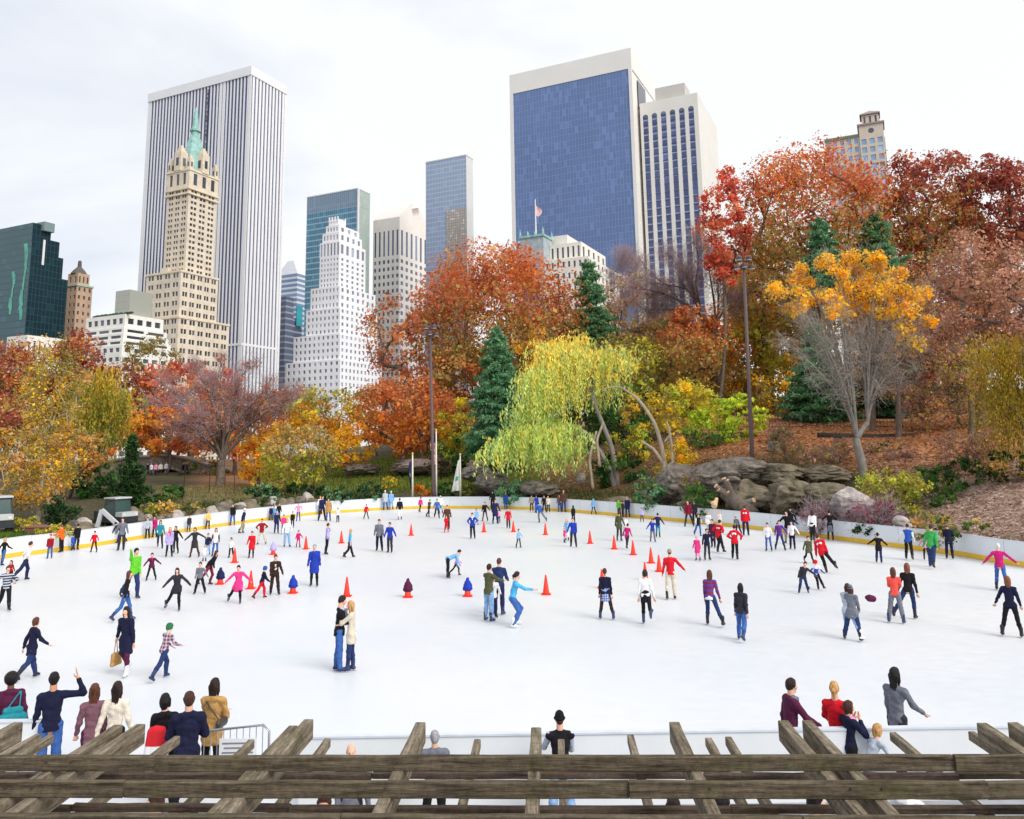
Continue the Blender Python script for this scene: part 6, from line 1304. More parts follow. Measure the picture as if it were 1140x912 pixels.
# ================================================================ PERGOLA
PA = R(-2.65); PU = np.array([math.cos(PA), math.sin(PA), 0]); PV = np.array([-math.sin(PA), math.cos(PA), 0]); PAX = np.array([PU, PV, ZA])
def wood(name, c, c2, seedo=0):
    M = bpy.data.materials.new(name); M.use_nodes = True; nt = M.node_tree; N = nt.nodes; L = nt.links; b = N['Principled BSDF']; b.inputs['Roughness'].default_value = .9; b.inputs['Specular IOR Level'].default_value = .15
    tc = _n(nt, 'ShaderNodeTexCoord'); oi = _n(nt, 'ShaderNodeObjectInfo'); ad = _n(nt, 'ShaderNodeVectorMath', operation='ADD'); sc_ = _n(nt, 'ShaderNodeVectorMath', operation='SCALE'); cb = _n(nt, 'ShaderNodeCombineXYZ'); L.new(oi.outputs['Random'], cb.inputs[0]); L.new(oi.outputs['Random'], cb.inputs[1]); L.new(cb.outputs[0], sc_.inputs[0]); sc_.inputs['Scale'].default_value = 37
    L.new(tc.outputs['Object'], ad.inputs[0]); L.new(sc_.outputs[0], ad.inputs[1])
    def no(scale, st, det=8):
        mp = _n(nt, 'ShaderNodeMapping'); mp.inputs['Scale'].default_value = st; L.new(ad.outputs[0], mp.inputs[0]); n = _n(nt, 'ShaderNodeTexNoise'); n.inputs['Scale'].default_value = scale; n.inputs['Detail'].default_value = det; n.inputs['Roughness'].default_value = .7; L.new(mp.outputs[0], n.inputs['Vector']); return n.outputs['Fac']
    st1 = (.06, 1, 1) if 'purlin' in name else (1, .06, 1)
    g = no(26, st1); bl = no(2.2, (1, 1, 1), 5); fn = no(60, (.3, .3, .3) if True else st1, 4)
    def mr(src, a, b_, c_, d_): r = _n(nt, 'ShaderNodeMapRange'); r.inputs[1].default_value = a; r.inputs[2].default_value = b_; r.inputs[3].default_value = c_; r.inputs[4].default_value = d_; L.new(src, r.inputs[0]); return r.outputs[0]
    m1 = _n(nt, 'ShaderNodeMix', data_type='RGBA'); m1.inputs['A'].default_value = (*c, 1); m1.inputs['B'].default_value = (*c2, 1); L.new(mr(g, .35, .65, 0, 1), m1.inputs['Factor'])
    m2 = _n(nt, 'ShaderNodeMix', data_type='RGBA'); L.new(mr(bl, .5, .75, 0, .65), m2.inputs['Factor']); L.new(m1.outputs['Result'], m2.inputs['A']); m2.inputs['B'].default_value = (.10, .095, .035, 1)
    ck = no(9, (.05, 1.6, 1.6) if 'purlin' in name else (1.6, .05, 1.6), 3); m3 = _n(nt, 'ShaderNodeMix', data_type='RGBA'); L.new(mr(ck, .30, .36, .85, 0), m3.inputs['Factor']); L.new(m2.outputs['Result'], m3.inputs['A']); m3.inputs['B'].default_value = (.018, .013, .01, 1); m2 = m3
    v = _n(nt, 'ShaderNodeVectorMath', operation='SCALE'); L.new(m2.outputs['Result'], v.inputs[0]); L.new(mr(fn, .3, .7, .7, 1.3), v.inputs['Scale']); L.new(v.outputs[0], b.inputs['Base Color'])
    bp = _n(nt, 'ShaderNodeBump'); bp.inputs['Strength'].default_value = 1.0; bp.inputs['Distance'].default_value = .02; L.new(g, bp.inputs['Height']); L.new(bp.outputs[0], b.inputs['Normal'])
    return M
wp = wood('purlin_wood', (.045, .034, .024), (.18, .145, .10)); wr = wood('rafter_wood', (.085, .066, .045), (.33, .275, .205)); wpd = wood('purlin_wood_dark', (.045, .03, .025), (.13, .095, .075))
proot = empty('pergola', (0, 6.5, 0), 'weathered wooden pergola crossing the bottom of the view', 'pergola')
rp = random.Random(11)
def board(u0, u1, v, z, w_, h_, m_, nm, along='u', v1=None, tip=0):
    """long beam with several cross sections so edges waver slightly"""
    n = 14; mbp = MB(); V = []
    for i in range(n+1):
        t = i/n
        if along == 'u': c = PU*(u0+(u1-u0)*t)+PV*v+ZA*z; sx_ = PV
        else: c = PU*u0+PV*(v+(v1-v)*t)+ZA*z; sx_ = PU
        c = c+sx_*rp.uniform(-.003, .003)+ZA*rp.uniform(-.003, .003); hw, hh = w_/2*rp.uniform(.96, 1.03), h_/2*rp.uniform(.98, 1.02); ch = .007
        for a_, b_ in ((-hw+ch, -hh), (hw-ch, -hh), (hw, -hh+ch), (hw, hh-ch), (hw-ch, hh), (-hw+ch, hh), (-hw, hh-ch), (-hw, -hh+ch)): V.append(c+sx_*a_+ZA*b_)
    Fs = [(i*8+j, i*8+(j+1) % 8, (i+1)*8+(j+1) % 8, (i+1)*8+j) for i in range(n) for j in range(8)]+[tuple(range(8))[::-1], tuple(n*8+j for j in range(8))]
    mbp.add(V, Fs); return part(mbp, nm, m_, proot)
def pu(px, py, z):  # pixel -> pergola coordinates at height z
    p = atz(px, py, z); return p@PU, p@PV
# upper tier: purlins on top of rafters
zP, hP = 2.985, .115
V1 = pu(600, 841, zP+hP/2)[1]; V2 = pu(600, 869.5, zP+hP/2)[1]; V3 = pu(600, 907.5, zP+hP/2)[1]
def purl(v, cuts, dz=0):
    for i in range(len(cuts)-1):
        a_, b_ = cuts[i], cuts[i+1]; board(a_+.0008, b_-.0008, v+(.02 if i % 2 else 0), zP+dz+(-.008 if i % 2 else 0), .055, hP, wp, 'purlin')
up_ = lambda px, py, z: pu(px, py, z)[0]
purl(V1, [-8.5, up_(176, 840, 3.04), up_(1064, 843, 3.04), 8.5]); purl(V2, [-8, up_(138, 870, 3.04), up_(700, 870, 3.04), up_(1103, 874, 3.04), 8]); purl(V3, [-7.5, up_(380, 906, 3.04), 1.6, 7.5])
purl(V3-.52, [-7, 0.4, 7])
zR = zP-hP/2-.09-.001; hR = .18
ends = [(26, 804), (137, 807), (162, 806), (332, 808), (349, 801), (474, 804), (603, 810), (757, 804), (878, 802), (905, 802), (1099, 805), (1134, 804)]
for px, py in ends:
    u_, v_ = pu(px, py, zR+hR/2); u_ = u_-.05
    board(u_, u_, 3.6, zR, .095, hR, wr, 'rafter', 'v', v_)
board(-8.4, -8.3, 3.6, zR, .095, hR, wr, 'rafter', 'v', 7.6); board(-6.4, -6.4, 3.6, zR, .095, hR, wr, 'rafter', 'v', 7.6); board(6.3, 6.3, 3.6, zR, .095, hR, wr, 'rafter', 'v', 7.6)
# lower tier
zL = 2.50
VL1 = pu(600, 860.5, zL+.03)[1]; VL2 = pu(600, 897.5, zL+.03)[1]
for v_, cuts in ((VL1, [-8.5, -1.75, 1.3, up_(1068, 866, zL), 8.5]), (VL2, [-8.2, -4.2, -2.3, 1.4, 8.2])):
    for i in range(len(cuts)-1): board(cuts[i]+.004, cuts[i+1]-.004, v_+(.03 if i % 2 else 0), zL, .07, .052, wpd, 'lower_purlin')
lo_ends = [(46, 817), (60, 818), (200, 819), (283, 823), (368, 822), (535, 823), (628, 823), (705, 818), (792, 821), (814, 820), (997, 815), (1085, 814)]
zl2 = zL-.026-.046-.001
for px, py in lo_ends:
    u_, v_ = pu(px, py, zl2+.045); board(u_-.03, u_-.03, 5.2, zl2, .07, .09, wr, 'lower_rafter', 'v', v_)
# posts and main girders carrying both tiers
for u_ in (-7.2, -3.2, .75, 4.75, 8):
    for v_ in (5.35,):
        mbp = MB(); top_ = zl2-.046-.22
        mbp.box(PU*u_+PV*v_+ZA*(top_/2), (.2, .2, top_), PAX); part(mbp, 'post', wr, proot)
        mbp = MB(); mbp.box(PU*u_+PV*v_+ZA*(.12), (.34, .34, .24), PAX); part(mbp, 'post_base', mat('coping', (.36, .33, .29)), proot)
mbp = MB(); mbp.box(PU*0+PV*5.35+ZA*(zl2-.046-.11), (17, .16, .215), PAX); part(mbp, 'girder', wpd, proot)
for u_ in (-7.2, -3.2, .75, 4.75, 8):
    mbp = MB(); z_a = zl2-.045; mbp.box(PU*(u_+.16)+PV*5.35+ZA*((z_a-.1+zR-hR/2)/2), (.1, .1, zR-hR/2-z_a+.1), PAX); part(mbp, 'strut', wpd, proot)
mbb = None
for px, py in ends:
    u_, v_ = pu(px, py, zR+hR/2); u_ -= .05
    for vv in (V1, V2):
        mbb = MB(); c_ = PU*(u_+.012)+PV*(vv-.030)+ZA*(zP+.02); mbb.tube([c_, c_-PV*.010], [.010, .009], 8); part(mbb, 'bolt', mat('rusty_bolt', (.07, .045, .035), rough=.7), proot)
# ================================================================ PEOPLE
def hexc(r_, g_, b_):
    f = lambda c: ((c/255+.055)/1.055)**2.4 if c > 10 else c/255/12.92
    return (f(r_), f(g_), f(b_))
COLS = dict(black=(26, 25, 30), charcoal=(48, 46, 54), navy=(32, 38, 78), darknavy=(26, 28, 56), blue=(40, 84, 170), royal=(36, 60, 165), ltblue=(120, 175, 225), sky=(80, 175, 225), teal=(40, 135, 150), denim=(60, 98, 165), ltdenim=(135, 170, 210), dkdenim=(38, 54, 98),
    grey=(110, 114, 126), ltgrey=(178, 186, 200), white=(232, 232, 236), cream=(222, 212, 196), red=(205, 26, 42), maroon=(122, 26, 52), dkred=(150, 25, 35), plum=(84, 30, 62), pink=(222, 60, 130), ltpink=(235, 150, 190), magenta=(190, 30, 110), purple=(90, 50, 140), lavender=(178, 165, 215), coral=(235, 84, 74),
    orange=(240, 100, 30), yellow=(242, 190, 90), green=(60, 160, 80), lime=(100, 195, 50), olive=(80, 84, 58), khaki=(150, 140, 118), beige=(205, 195, 178), tan=(196, 160, 112), camel=(180, 140, 85), brown=(85, 58, 46), dkbrown=(52, 36, 32), mauve=(120, 84, 96), green2=(40, 110, 70))
HAIR = dict(black=(24, 18, 20), brown=(70, 42, 32), dkbrown=(42, 27, 24), auburn=(92, 52, 38), blond=(196, 150, 92), ginger=(126, 76, 48), grey=(160, 160, 165), white=(215, 213, 210), bald=(200, 160, 140))
def cloth(cn, kind='cloth'):
    c = hexc(*COLS[cn]); rough = .85
    return mat(kind+'_'+cn, c, rough=rough, scale=9 if kind != 'jeans' else 14, var=.3 if kind == 'jeans' else .24, bump=.6, spec=.2)
def stripe_mat(nm, c1, c2, freq, axis=2, c3=None):
    if nm in MATS: return MATS[nm]
    M = bpy.data.materials.new(nm); M.use_nodes = True; nt = M.node_tree; N = nt.nodes; L = nt.links; b = N['Principled BSDF']; b.inputs['Roughness'].default_value = .85
    tc = _n(nt, 'ShaderNodeTexCoord'); sp = _n(nt, 'ShaderNodeSeparateXYZ'); L.new(tc.outputs['Object'], sp.inputs[0])
    def st(i, f):
        a = _n(nt, 'ShaderNodeMath', operation='MULTIPLY'); L.new(sp.outputs[i], a.inputs[0]); a.inputs[1].default_value = f; fr = _n(nt, 'ShaderNodeMath', operation='FRACT'); L.new(a.outputs[0], fr.inputs[0]); g = _n(nt, 'ShaderNodeMath', operation='GREATER_THAN'); L.new(fr.outputs[0], g.inputs[0]); g.inputs[1].default_value = .55; return g.outputs[0]
    mx = _n(nt, 'ShaderNodeMix', data_type='RGBA'); mx.inputs['A'].default_value = (*hexc(*COLS[c1]), 1); mx.inputs['B'].default_value = (*hexc(*COLS[c2]), 1)
    if axis == 3:
        ad = _n(nt, 'ShaderNodeMath', operation='ADD'); L.new(st(2, freq), ad.inputs[0]); L.new(st(0, freq), ad.inputs[1]); m_ = _n(nt, 'ShaderNodeMath', operation='MULTIPLY'); L.new(ad.outputs[0], m_.inputs[0]); m_.inputs[1].default_value = .5; L.new(m_.outputs[0], mx.inputs['Factor'])
    else: L.new(st(axis, freq), mx.inputs['Factor'])
    L.new(mx.outputs['Result'], b.inputs['Base Color']); MATS[nm] = M; return M
SKINS = [mat('skin_fair', hexc(226, 178, 154), rough=.6, scale=5, var=.06), mat('skin_tan', hexc(205, 152, 122), rough=.6, scale=5, var=.06), mat('skin_brown', hexc(120, 80, 60), rough=.6, scale=5, var=.06)]
EYE = mat('eye_dark', (.03, .02, .02), rough=.3); LIP = mat('lips', hexc(180, 95, 90), rough=.6)
# ---- head template (unit: head height = 1, origin at head centre, facing +Y)
_ht = {}
def head_t(h):
    k = round(h, 3)
    if k in _ht: return _ht[k]
    P = [((0, -.04, .10), (0, -.06, .14), .37, .36, (1, 0, 0), .84), ((0, .08, .02), (0, .13, -.25), .30, .19, (1, 0, 0), .86), ((0, .24, -.36), (0, .26, -.38), .10, .09),
         ((0, .36, .10), (0, .44, -.07), .035, .062), ((-.1, .31, .115), (.1, .31, .115), .07, .07), ((-.16, .24, -.06), (-.12, .28, -.12), .10, .09), ((.16, .24, -.06), (.12, .28, -.12), .10, .09),
         ((-.07, .345, -.20), (.07, .345, -.20), .035, .035), ((-.31, -.03, .05), (-.325, -.03, -.10), .07, .045, (1, 0, 0), .5), ((.31, -.03, .05), (.325, -.03, -.10), .07, .045, (1, 0, 0), .5),
         ((0, -.10, -.18), (0, -.08, -.72), .24, .25)]
    V, Q = nets([(p[0], p[1], p[2], p[3])+((p[4], p[5]) if len(p) > 4 else ()) for p in P], h, .06)
    mi = np.zeros(len(Q), int); c = V[Q].mean(1)
    mi[(np.abs(c[:, 0]) < .10) & (np.abs(c[:, 2]+.20) < .035) & (c[:, 1] > .33)] = 2
    # eyes
    iv, if_ = ico(1); Vs, Qs, ms = [V], [Q], [mi]; n = len(V)
    for sx_ in (-1, 1):
        e = iv*np.array([.05, .03, .028])+np.array([sx_*.125, .335, .035]); Vs.append(e); Qs.append(np.array([(a, b_, c_, c_) for a, b_, c_ in if_])+n); ms.append(np.ones(len(if_), int)); n += len(e)
    _ht[k] = (np.concatenate(Vs), Qs, np.concatenate(ms)); return _ht[k]
_hr = {}
def hair_t(style, h):
    k = (style, round(h, 3))
    if k in _hr: return _hr[k]
    X1 = (1, 0, 0)
    cap = [((0, -.09, .14), (0, -.10, .20), .405, .39, X1, .86), ((0, .10, .36), (0, .0, .38), .20, .24, X1, 1.2), ((0, -.22, -.05), (0, -.16, .05), .25, .30, X1, 1.05)]
    r = np.random.default_rng(3)
    if style == 'short': P = cap+[((-.29, .03, .16), (-.28, 0, .02), .10, .06), ((.29, .03, .16), (.28, 0, .02), .10, .06)]
    elif style == 'bob': P = cap+[((s*.26, -.02, .15), (s*.29, -.02, -.28), .16, .12) for s in (-1, 1)]+[((0, -.25, .0), (0, -.25, -.32), .27, .2, X1, 1.2)]
    elif style == 'long':
        P = cap+[((s*.25, -.04, .15), (s*.29, -.02, -.35), .16, .13) for s in (-1, 1)]+[((s*.27, -.02, -.35), (s*.25, -.12, -.95), .13, .06) for s in (-1, 1)]
        for i in range(7): x = -.27+.09*i; P.append(((x, -.28, .0), (x*.75, -.36, -.95-.3*(1-abs(x)/.27)-.2*r.uniform()), .13, .035))
    elif style == 'pony': P = cap+[((0, -.48, .12), (0, -.55, .0), .10, .13), ((0, -.55, 0), (.02, -.50, -.62), .13, .05), ((-.27, .0, .14), (-.2, -.3, .05), .10, .1), ((.27, .0, .14), (.2, -.3, .05), .10, .1)]
    elif style == 'bun': P = cap+[((0, -.42, .32), (0, -.46, .34), .16, .16)]
    elif style == 'afro': P = [((0, -.10, .18), (0, -.12, .20), .55, .55, X1, .95)]
    elif style == 'bald': P = [((0, -.22, -.05), (0, -.2, .0), .24, .27, X1, 1.1)]
    elif style == 'beanie': P = [((0, -.07, .22), (0, -.08, .30), .43, .38, X1, .88), ((0, -.07, .12), (0, -.06, .13), .44, .44, (0, 0, 1), .30)]
    elif style == 'pom': P = [((0, -.07, .22), (0, -.08, .30), .43, .38, X1, .88), ((0, -.07, .12), (0, -.06, .13), .44, .44, (0, 0, 1), .30), ((0, -.08, .78), (0, -.08, .79), .13, .13)]
    elif style == 'cap': P = [((0, -.07, .22), (0, -.08, .26), .42, .38, X1, .88), ((0, .30, .17), (0, .55, .12), .22, .16, (0, 0, 1), .18)]
    elif style == 'hat': P = [((0, -.06, .25), (0, -.06, .42), .38, .30, X1, .9), ((0, -.04, .19), (0, -.05, .19), .60, .60, (0, 0, 1), .13)]
    elif style == 'helmet': P = [((0, -.06, .17), (0, -.08, .22), .47, .45, X1, .9), ((0, -.25, -.05), (0, -.2, .0), .28, .3), ((0, .25, .32), (0, .1, .4), .18, .2, X1, 1.5)]
    elif style == 'hood': P = [((0, -.10, .14), (0, -.12, .16), .48, .47, X1, .88), ((0, -.24, -.2), (0, -.16, -.45), .34, .36, X1, 1.1), ((s_ := .0, .05, .45), (.0, .05, .46), .17, .17, X1, 1.5)]
    V, Q = nets([(p[0], p[1], p[2], p[3])+((p[4], p[5]) if len(p) > 4 else ()) for p in P], h, .08)
    if style in ('long', 'bob', 'pony', 'afro'):   # strand waviness
        V = V+ (np.sin(V[:, :1]*46+V[:, 2:]*5)*.012+np.sin(V[:, :1]*23+V[:, 2:]*9)*.010)*np.array([[.4, 1, .2]])
    _hr[k] = (V, Q); return _hr[k]
def boot_t(h, kind):
    k = ('boot'+kind, round(h, 3))
    if k in _hr: return _hr[k]
    sh = .17 if kind == 'skate' else .06
    P = [((0, -.01, -.02), (0, -.015, sh), .048, .055), ((0, -.045, -.035), (0, .12, -.05), .045, .034, (0, 0, 1), .8), ((0, .02, 0), (0, .11, -.035), .045, .035)]
    V, Q = nets(P, h, .03); _hr[k] = (V, Q); return _hr[k]
LEGS = {  # (L: pitch fwd, abduct, knee) (R ...) lean, side
 'stand': ((3, 4, 4), (-3, 4, 4), 3, 0), 'wide': ((2, 11, 4), (-2, 11, 4), 4, 0), 'close': ((2, 1, 3), (-1, 1, 3), 1, 0), 'walk': ((20, 3, 6), (-16, 3, 22), 5, 0), 'step': ((14, 5, 10), (-14, 5, 28), 6, 0),
 'glide': ((16, 5, 22), (-18, 6, 8), 10, 0), 'push': ((18, 2, 30), (-16, 26, 6), 14, 0), 'kick': ((10, 2, 16), (-30, 6, 44), 12, 0), 'stride': ((26, 6, 24), (-30, 8, 8), 14, 0), 'crouch': ((42, 8, 62), (30, 8, 56), 34, 0),
 'bend': ((8, 12, 8), (-2, 14, 4), 82, 0), 'leanr': ((6, 6, 10), (-6, 4, 6), 8, 14), 'sit': ((85, 8, 85), (85, 8, 85), 6, 0)}
ARMS = {  # (L: pitch, abduct, elbow, inward) (R)
 'down': ((2, 9, 14, 0), (0, 9, 14, 0)), 'away': ((4, 20, 20, 0), (2, 18, 22, 0)), 'out': ((5, 50, 14, 0), (8, 44, 20, 0)), 'wide': ((5, 64, 12, 0), (5, 58, 14, 0)), 'swing': ((-24, 14, 22, 0), (26, 14, 34, 0)), 'pock': ((-8, 20, 46, .5), (-8, 20, 46, .5)),
 'hips': ((-14, 42, 92, 1.3), (-14, 42, 92, 1.3)), 'fold': ((22, 10, 88, 1.2), (24, 12, 84, 1.1)), 'front': ((34, 8, 40, .3), (34, 8, 40, .3)), 'reach': ((62, 8, 12, .1), (58, 8, 14, .1)), 'rfwd': ((4, 12, 20, 0), (68, 6, 10, 0)), 'rout': ((2, 12, 14, 0), (10, 62, 8, 0)),
 'raise': ((0, 10, 14, 0), (150, 25, 20, 0)), 'wave': ((0, 10, 14, 0), (40, 78, 95, -1.4)), 'hug': ((44, 2, 88, 2.2), (36, 2, 92, 2.4)), 'rest': ((4, 10, 20, 0), (36, 10, 16, 0)), 'phone': ((50, 10, 110, .6), (48, 10, 112, .6)), 'rbag': ((0, 10, 10, 0), (-4, 16, 6, 0)), 'side': ((4, 36, 16, 0), (4, 12, 16, 0)), 'downf': ((80, 6, 8, 0), (84, 6, 6, 0)), 'face': ((40, 6, 128, .7), (44, 6, 126, .7))}
def rotv(v, ax, a):
    v = np.asarray(v, float); ax = np.asarray(ax, float)/np.linalg.norm(ax); return v*math.cos(a)+np.cross(ax, v)*math.sin(a)+ax*(ax@v)*(1-math.cos(a))
def skel(H, legs, arms, r, mirror=False, lean=None, hy=0., hp=0., roll=0., fem=False):
    Lg, Rg, ln, sd_ = LEGS[legs]; La, Ra = ARMS[arms]
    if lean is not None: ln = lean
    if mirror: Lg, Rg = Rg, Lg; La, Ra = Ra, La; sd_ = -sd_
    kid = max(0., min(1., (1.45-H)/.5)); hh = (.132+.035*kid)*H; sw = ((.090 if fem else .100)-.004*kid)*H; hw = .052*H; th = .245*H; shn = .235*H; ua = .165*H; fa = .145*H; tor = .29*H*(1-.06*kid)
    j = lambda s_: r.normal()*s_
    u = rotv(rotv([0, 0, 1.], [1, 0, 0], -R(ln)), [0, 1, 0], R(sd_)); fwd = rotv([0, 1., 0], [1, 0, 0], -R(ln)); rt = np.cross(fwd, u); rt /= np.linalg.norm(rt)
    tw = j(.10); rs_ = rotv(rt, u, tw); pel = np.zeros(3); J = dict(pel=pel, u=u, rt=rt, fwd=fwd, rs=rs_)
    J['chest'] = u*tor*.72; J['neck'] = u*tor*1.0; J['waist'] = u*tor*.36; lo = 1e9
    for s_, g, nm in ((-1, Lg, 'L'), (1, Rg, 'R')):
        hip = np.array([s_*hw, 0, 0]); p, a, k_ = R(g[0]+j(3)), R(g[1]+j(1.5)), R(max(0, g[2]+j(4)))
        d = np.array([s_*math.sin(a), math.sin(p)*math.cos(a), -math.cos(p)*math.cos(a)]); kn = hip+d*th; p2 = p-k_
        d2 = np.array([s_*math.sin(a), math.sin(p2)*math.cos(a), -math.cos(p2)*math.cos(a)]); an = kn+d2*shn
        J['hip'+nm], J['kn'+nm], J['an'+nm] = hip, kn, an; J['fp'+nm] = p2; J['toe'+nm] = s_
        lo = min(lo, an[2])
    for s_, g, nm in ((-1, La, 'L'), (1, Ra, 'R')):
        shd = u*tor*.925+rs_*s_*sw; p, a, e = R(g[0]+j(7)), R(max(4, g[1]+j(5))), R(max(0, g[2]+j(9))); inn = g[3]
        d = -u*math.cos(p)*math.cos(a)+fwd*math.sin(p)*math.cos(a)+rs_*s_*math.sin(a); d /= np.linalg.norm(d)
        el = shd+d*ua; fp = fwd - d*(fwd@d)
        if g[0] > 100: fp = -fwd-d*(-fwd@d)
        if inn < -1: fp = u-d*(u@d)
        else: fp = fp/max(1e-6, np.linalg.norm(fp)) - rs_*s_*inn
        fp = fp-d*(fp@d); fp /= max(1e-6, np.linalg.norm(fp)); f_ = d*math.cos(e)+fp*math.sin(e); wr_ = el+f_*fa
        J['sh'+nm], J['el'+nm], J['wr'+nm], J['hd'+nm] = shd, el, wr_, f_; J['pn'+nm] = fp
    up_n = rotv(u, rt, R(min(ln, 60)*.55)); J['headc'] = J['neck']+up_n*(.085*H*(1-.1*kid))*.55+up_n*hh*.5+fwd*.012*H; J['hh'] = hh
    hf = np.cross(up_n, rt); J['hx'], J['hyv'], J['hz'] = rotv(rt, up_n, R(hy)), rotv(hf, up_n, R(hy)), up_n
    if hp: J['hyv'], J['hz'] = rotv(J['hyv'], J['hx'], R(hp)), rotv(J['hz'], J['hx'], R(hp))
    J['drop'] = -lo + (.105 if True else 0)*min(1, H/1.6); J['kid'] = kid
    return J
def flatn(J): return (J['fwd'], .68)
def arm_prims(J, H, o, full=True, cuff=1.0):
    P = []
    for nm in 'LR':
        P.append((J['sh'+nm], J['el'+nm], .030*H+o, .024*H+o))
        w_ = J['el'+nm]+(J['wr'+nm]-J['el'+nm])*cuff; P.append((J['el'+nm], w_, .024*H+o, .017*H+o*1.1))
    return P
def torso_prims(J, H, o, hem=0.0, w_=1.0):
    f = flatn(J); P = [(J['neck']-J['u']*.012*H, J['shL']-J['u']*.004*H, .034*H+o*.6, .030*H+o), (J['neck']-J['u']*.012*H, J['shR']-J['u']*.004*H, .034*H+o*.6, .030*H+o), (J['neck']-J['u']*.02*H, J['chest'], .05*H+o, .082*H*w_+o, *f), (J['chest'], J['waist'], .082*H*w_+o, .070*H*w_+o, *f), (J['waist'], J['pel']+J['u']*.0, .070*H*w_+o, .080*H*w_+o, J['fwd'], .76)]
    if hem: P.append((J['hipL']*.55, J['hipR']*.55, .060*H+o, .060*H+o))
    if hem > .1:
        for nm in 'LR': P.append((J['hip'+nm], J['hip'+nm]+(J['kn'+nm]-J['hip'+nm])*min(1, hem*3.2), .052*H+o, (.044 if hem < .2 else .047)*H+o))
    if hem: P.append((J['pel'], J['pel']-np.array([0, 0, hem*H])*.8-J['u']*hem*H*.2, .083*H*w_+o, (.083+.10*hem)*H*w_+o, np.array([0, 1., 0]), .78))
    return P
def leg_prims(J, H, o, slim=1.0, end=1.0, pel=True):
    P = []
    if pel: P += [(J['hipL']*.62, J['hipR']*.62, .056*H+o*.5, .056*H+o*.5), (J['pel'], J['waist']*.4, .070*H+o*.5, .062*H+o*.3, *flatn(J))]
    for nm in 'LR':
        P.append((J['hip'+nm], J['kn'+nm], .050*H+o, .034*H*slim+o)); a = J['an'+nm]; k = J['kn'+nm]; m_ = k+(a-k)*.35; bk = np.cross(a-k, [1, 0, 0]); bk = bk/np.linalg.norm(bk)*.008*H; e = k+(a-k)*end
        if end >= .5: P.append((k, m_+bk, .033*H*slim+o, .034*H*slim+o)); P.append((m_+bk, e, .034*H*slim+o, (.020*H+.010*(slim > 1.05))*slim+o))
        elif end > 0: P.append((k, e, .033*H*slim+o, .032*H*slim+o*1.3))
    return P
def finger_mesh(J, H, nm, V, Q):
    w_ = J['wr'+nm]; d = J['hd'+nm]; s_ = -1 if nm == 'L' else 1; hl = .105*H; nrm = J['pn'+nm]; side = np.cross(d, nrm)
    L_ = [.40, .44, .41, .33]; base = w_+d*hl*.48
    def ch(P, rad):
        T = P[1:]-P[:-1]; n0 = sum(len(v) for v in V); ring = []
        for i, p in enumerate(P):
            t = T[min(i, len(T)-1)]; t = t/np.linalg.norm(t); a = np.cross(t, nrm+side*.01); a /= max(1e-6, np.linalg.norm(a)); b_ = np.cross(t, a)
            for q in range(5): an = 2*math.pi*q/5; ring.append(p+(a*math.cos(an)+b_*math.sin(an))*rad[i])
        V.append(np.array(ring)); k = len(P)
        Q.extend([(n0+i*5+q, n0+i*5+(q+1) % 5, n0+(i+1)*5+(q+1) % 5, n0+(i+1)*5+q) for i in range(k-1) for q in range(5)]); m_ = n0+(k-1)*5; Q.append((m_, m_+1, m_+2, m_+3)); Q.append((m_, m_+3, m_+4, m_+4))
    for i in range(4):
        b0 = base+side*(i-1.5)*hl*.105; l = hl*L_[i]; c = nrm*.35
        p1 = b0+(d+c*.3)*l*.5; p2 = p1+(d+c*1.6)*l*.33; p3 = p2+(d*.6+c*2.6)*l*.22; ch(np.array([b0-d*hl*.08, p1, p2, p3]), [.0062*H, .0054*H, .0048*H, .0032*H])
    t0 = w_+d*hl*.16; ts = (np.cross(nrm, d)*s_ if True else side); ts = -J['rs']*s_ if abs(J['rs']@d) < .7 else J['fwd']; ts = ts-d*(ts@d); ts /= max(1e-6, np.linalg.norm(ts))
    ch(np.array([t0, t0+ts*hl*.2+d*hl*.12, t0+ts*hl*.26+d*hl*.34, t0+ts*hl*.22+d*hl*.46]), [.0075*H, .007*H, .006*H, .004*H])
PN = [0]; GROUND = [0.0]
def trunc(v): return v
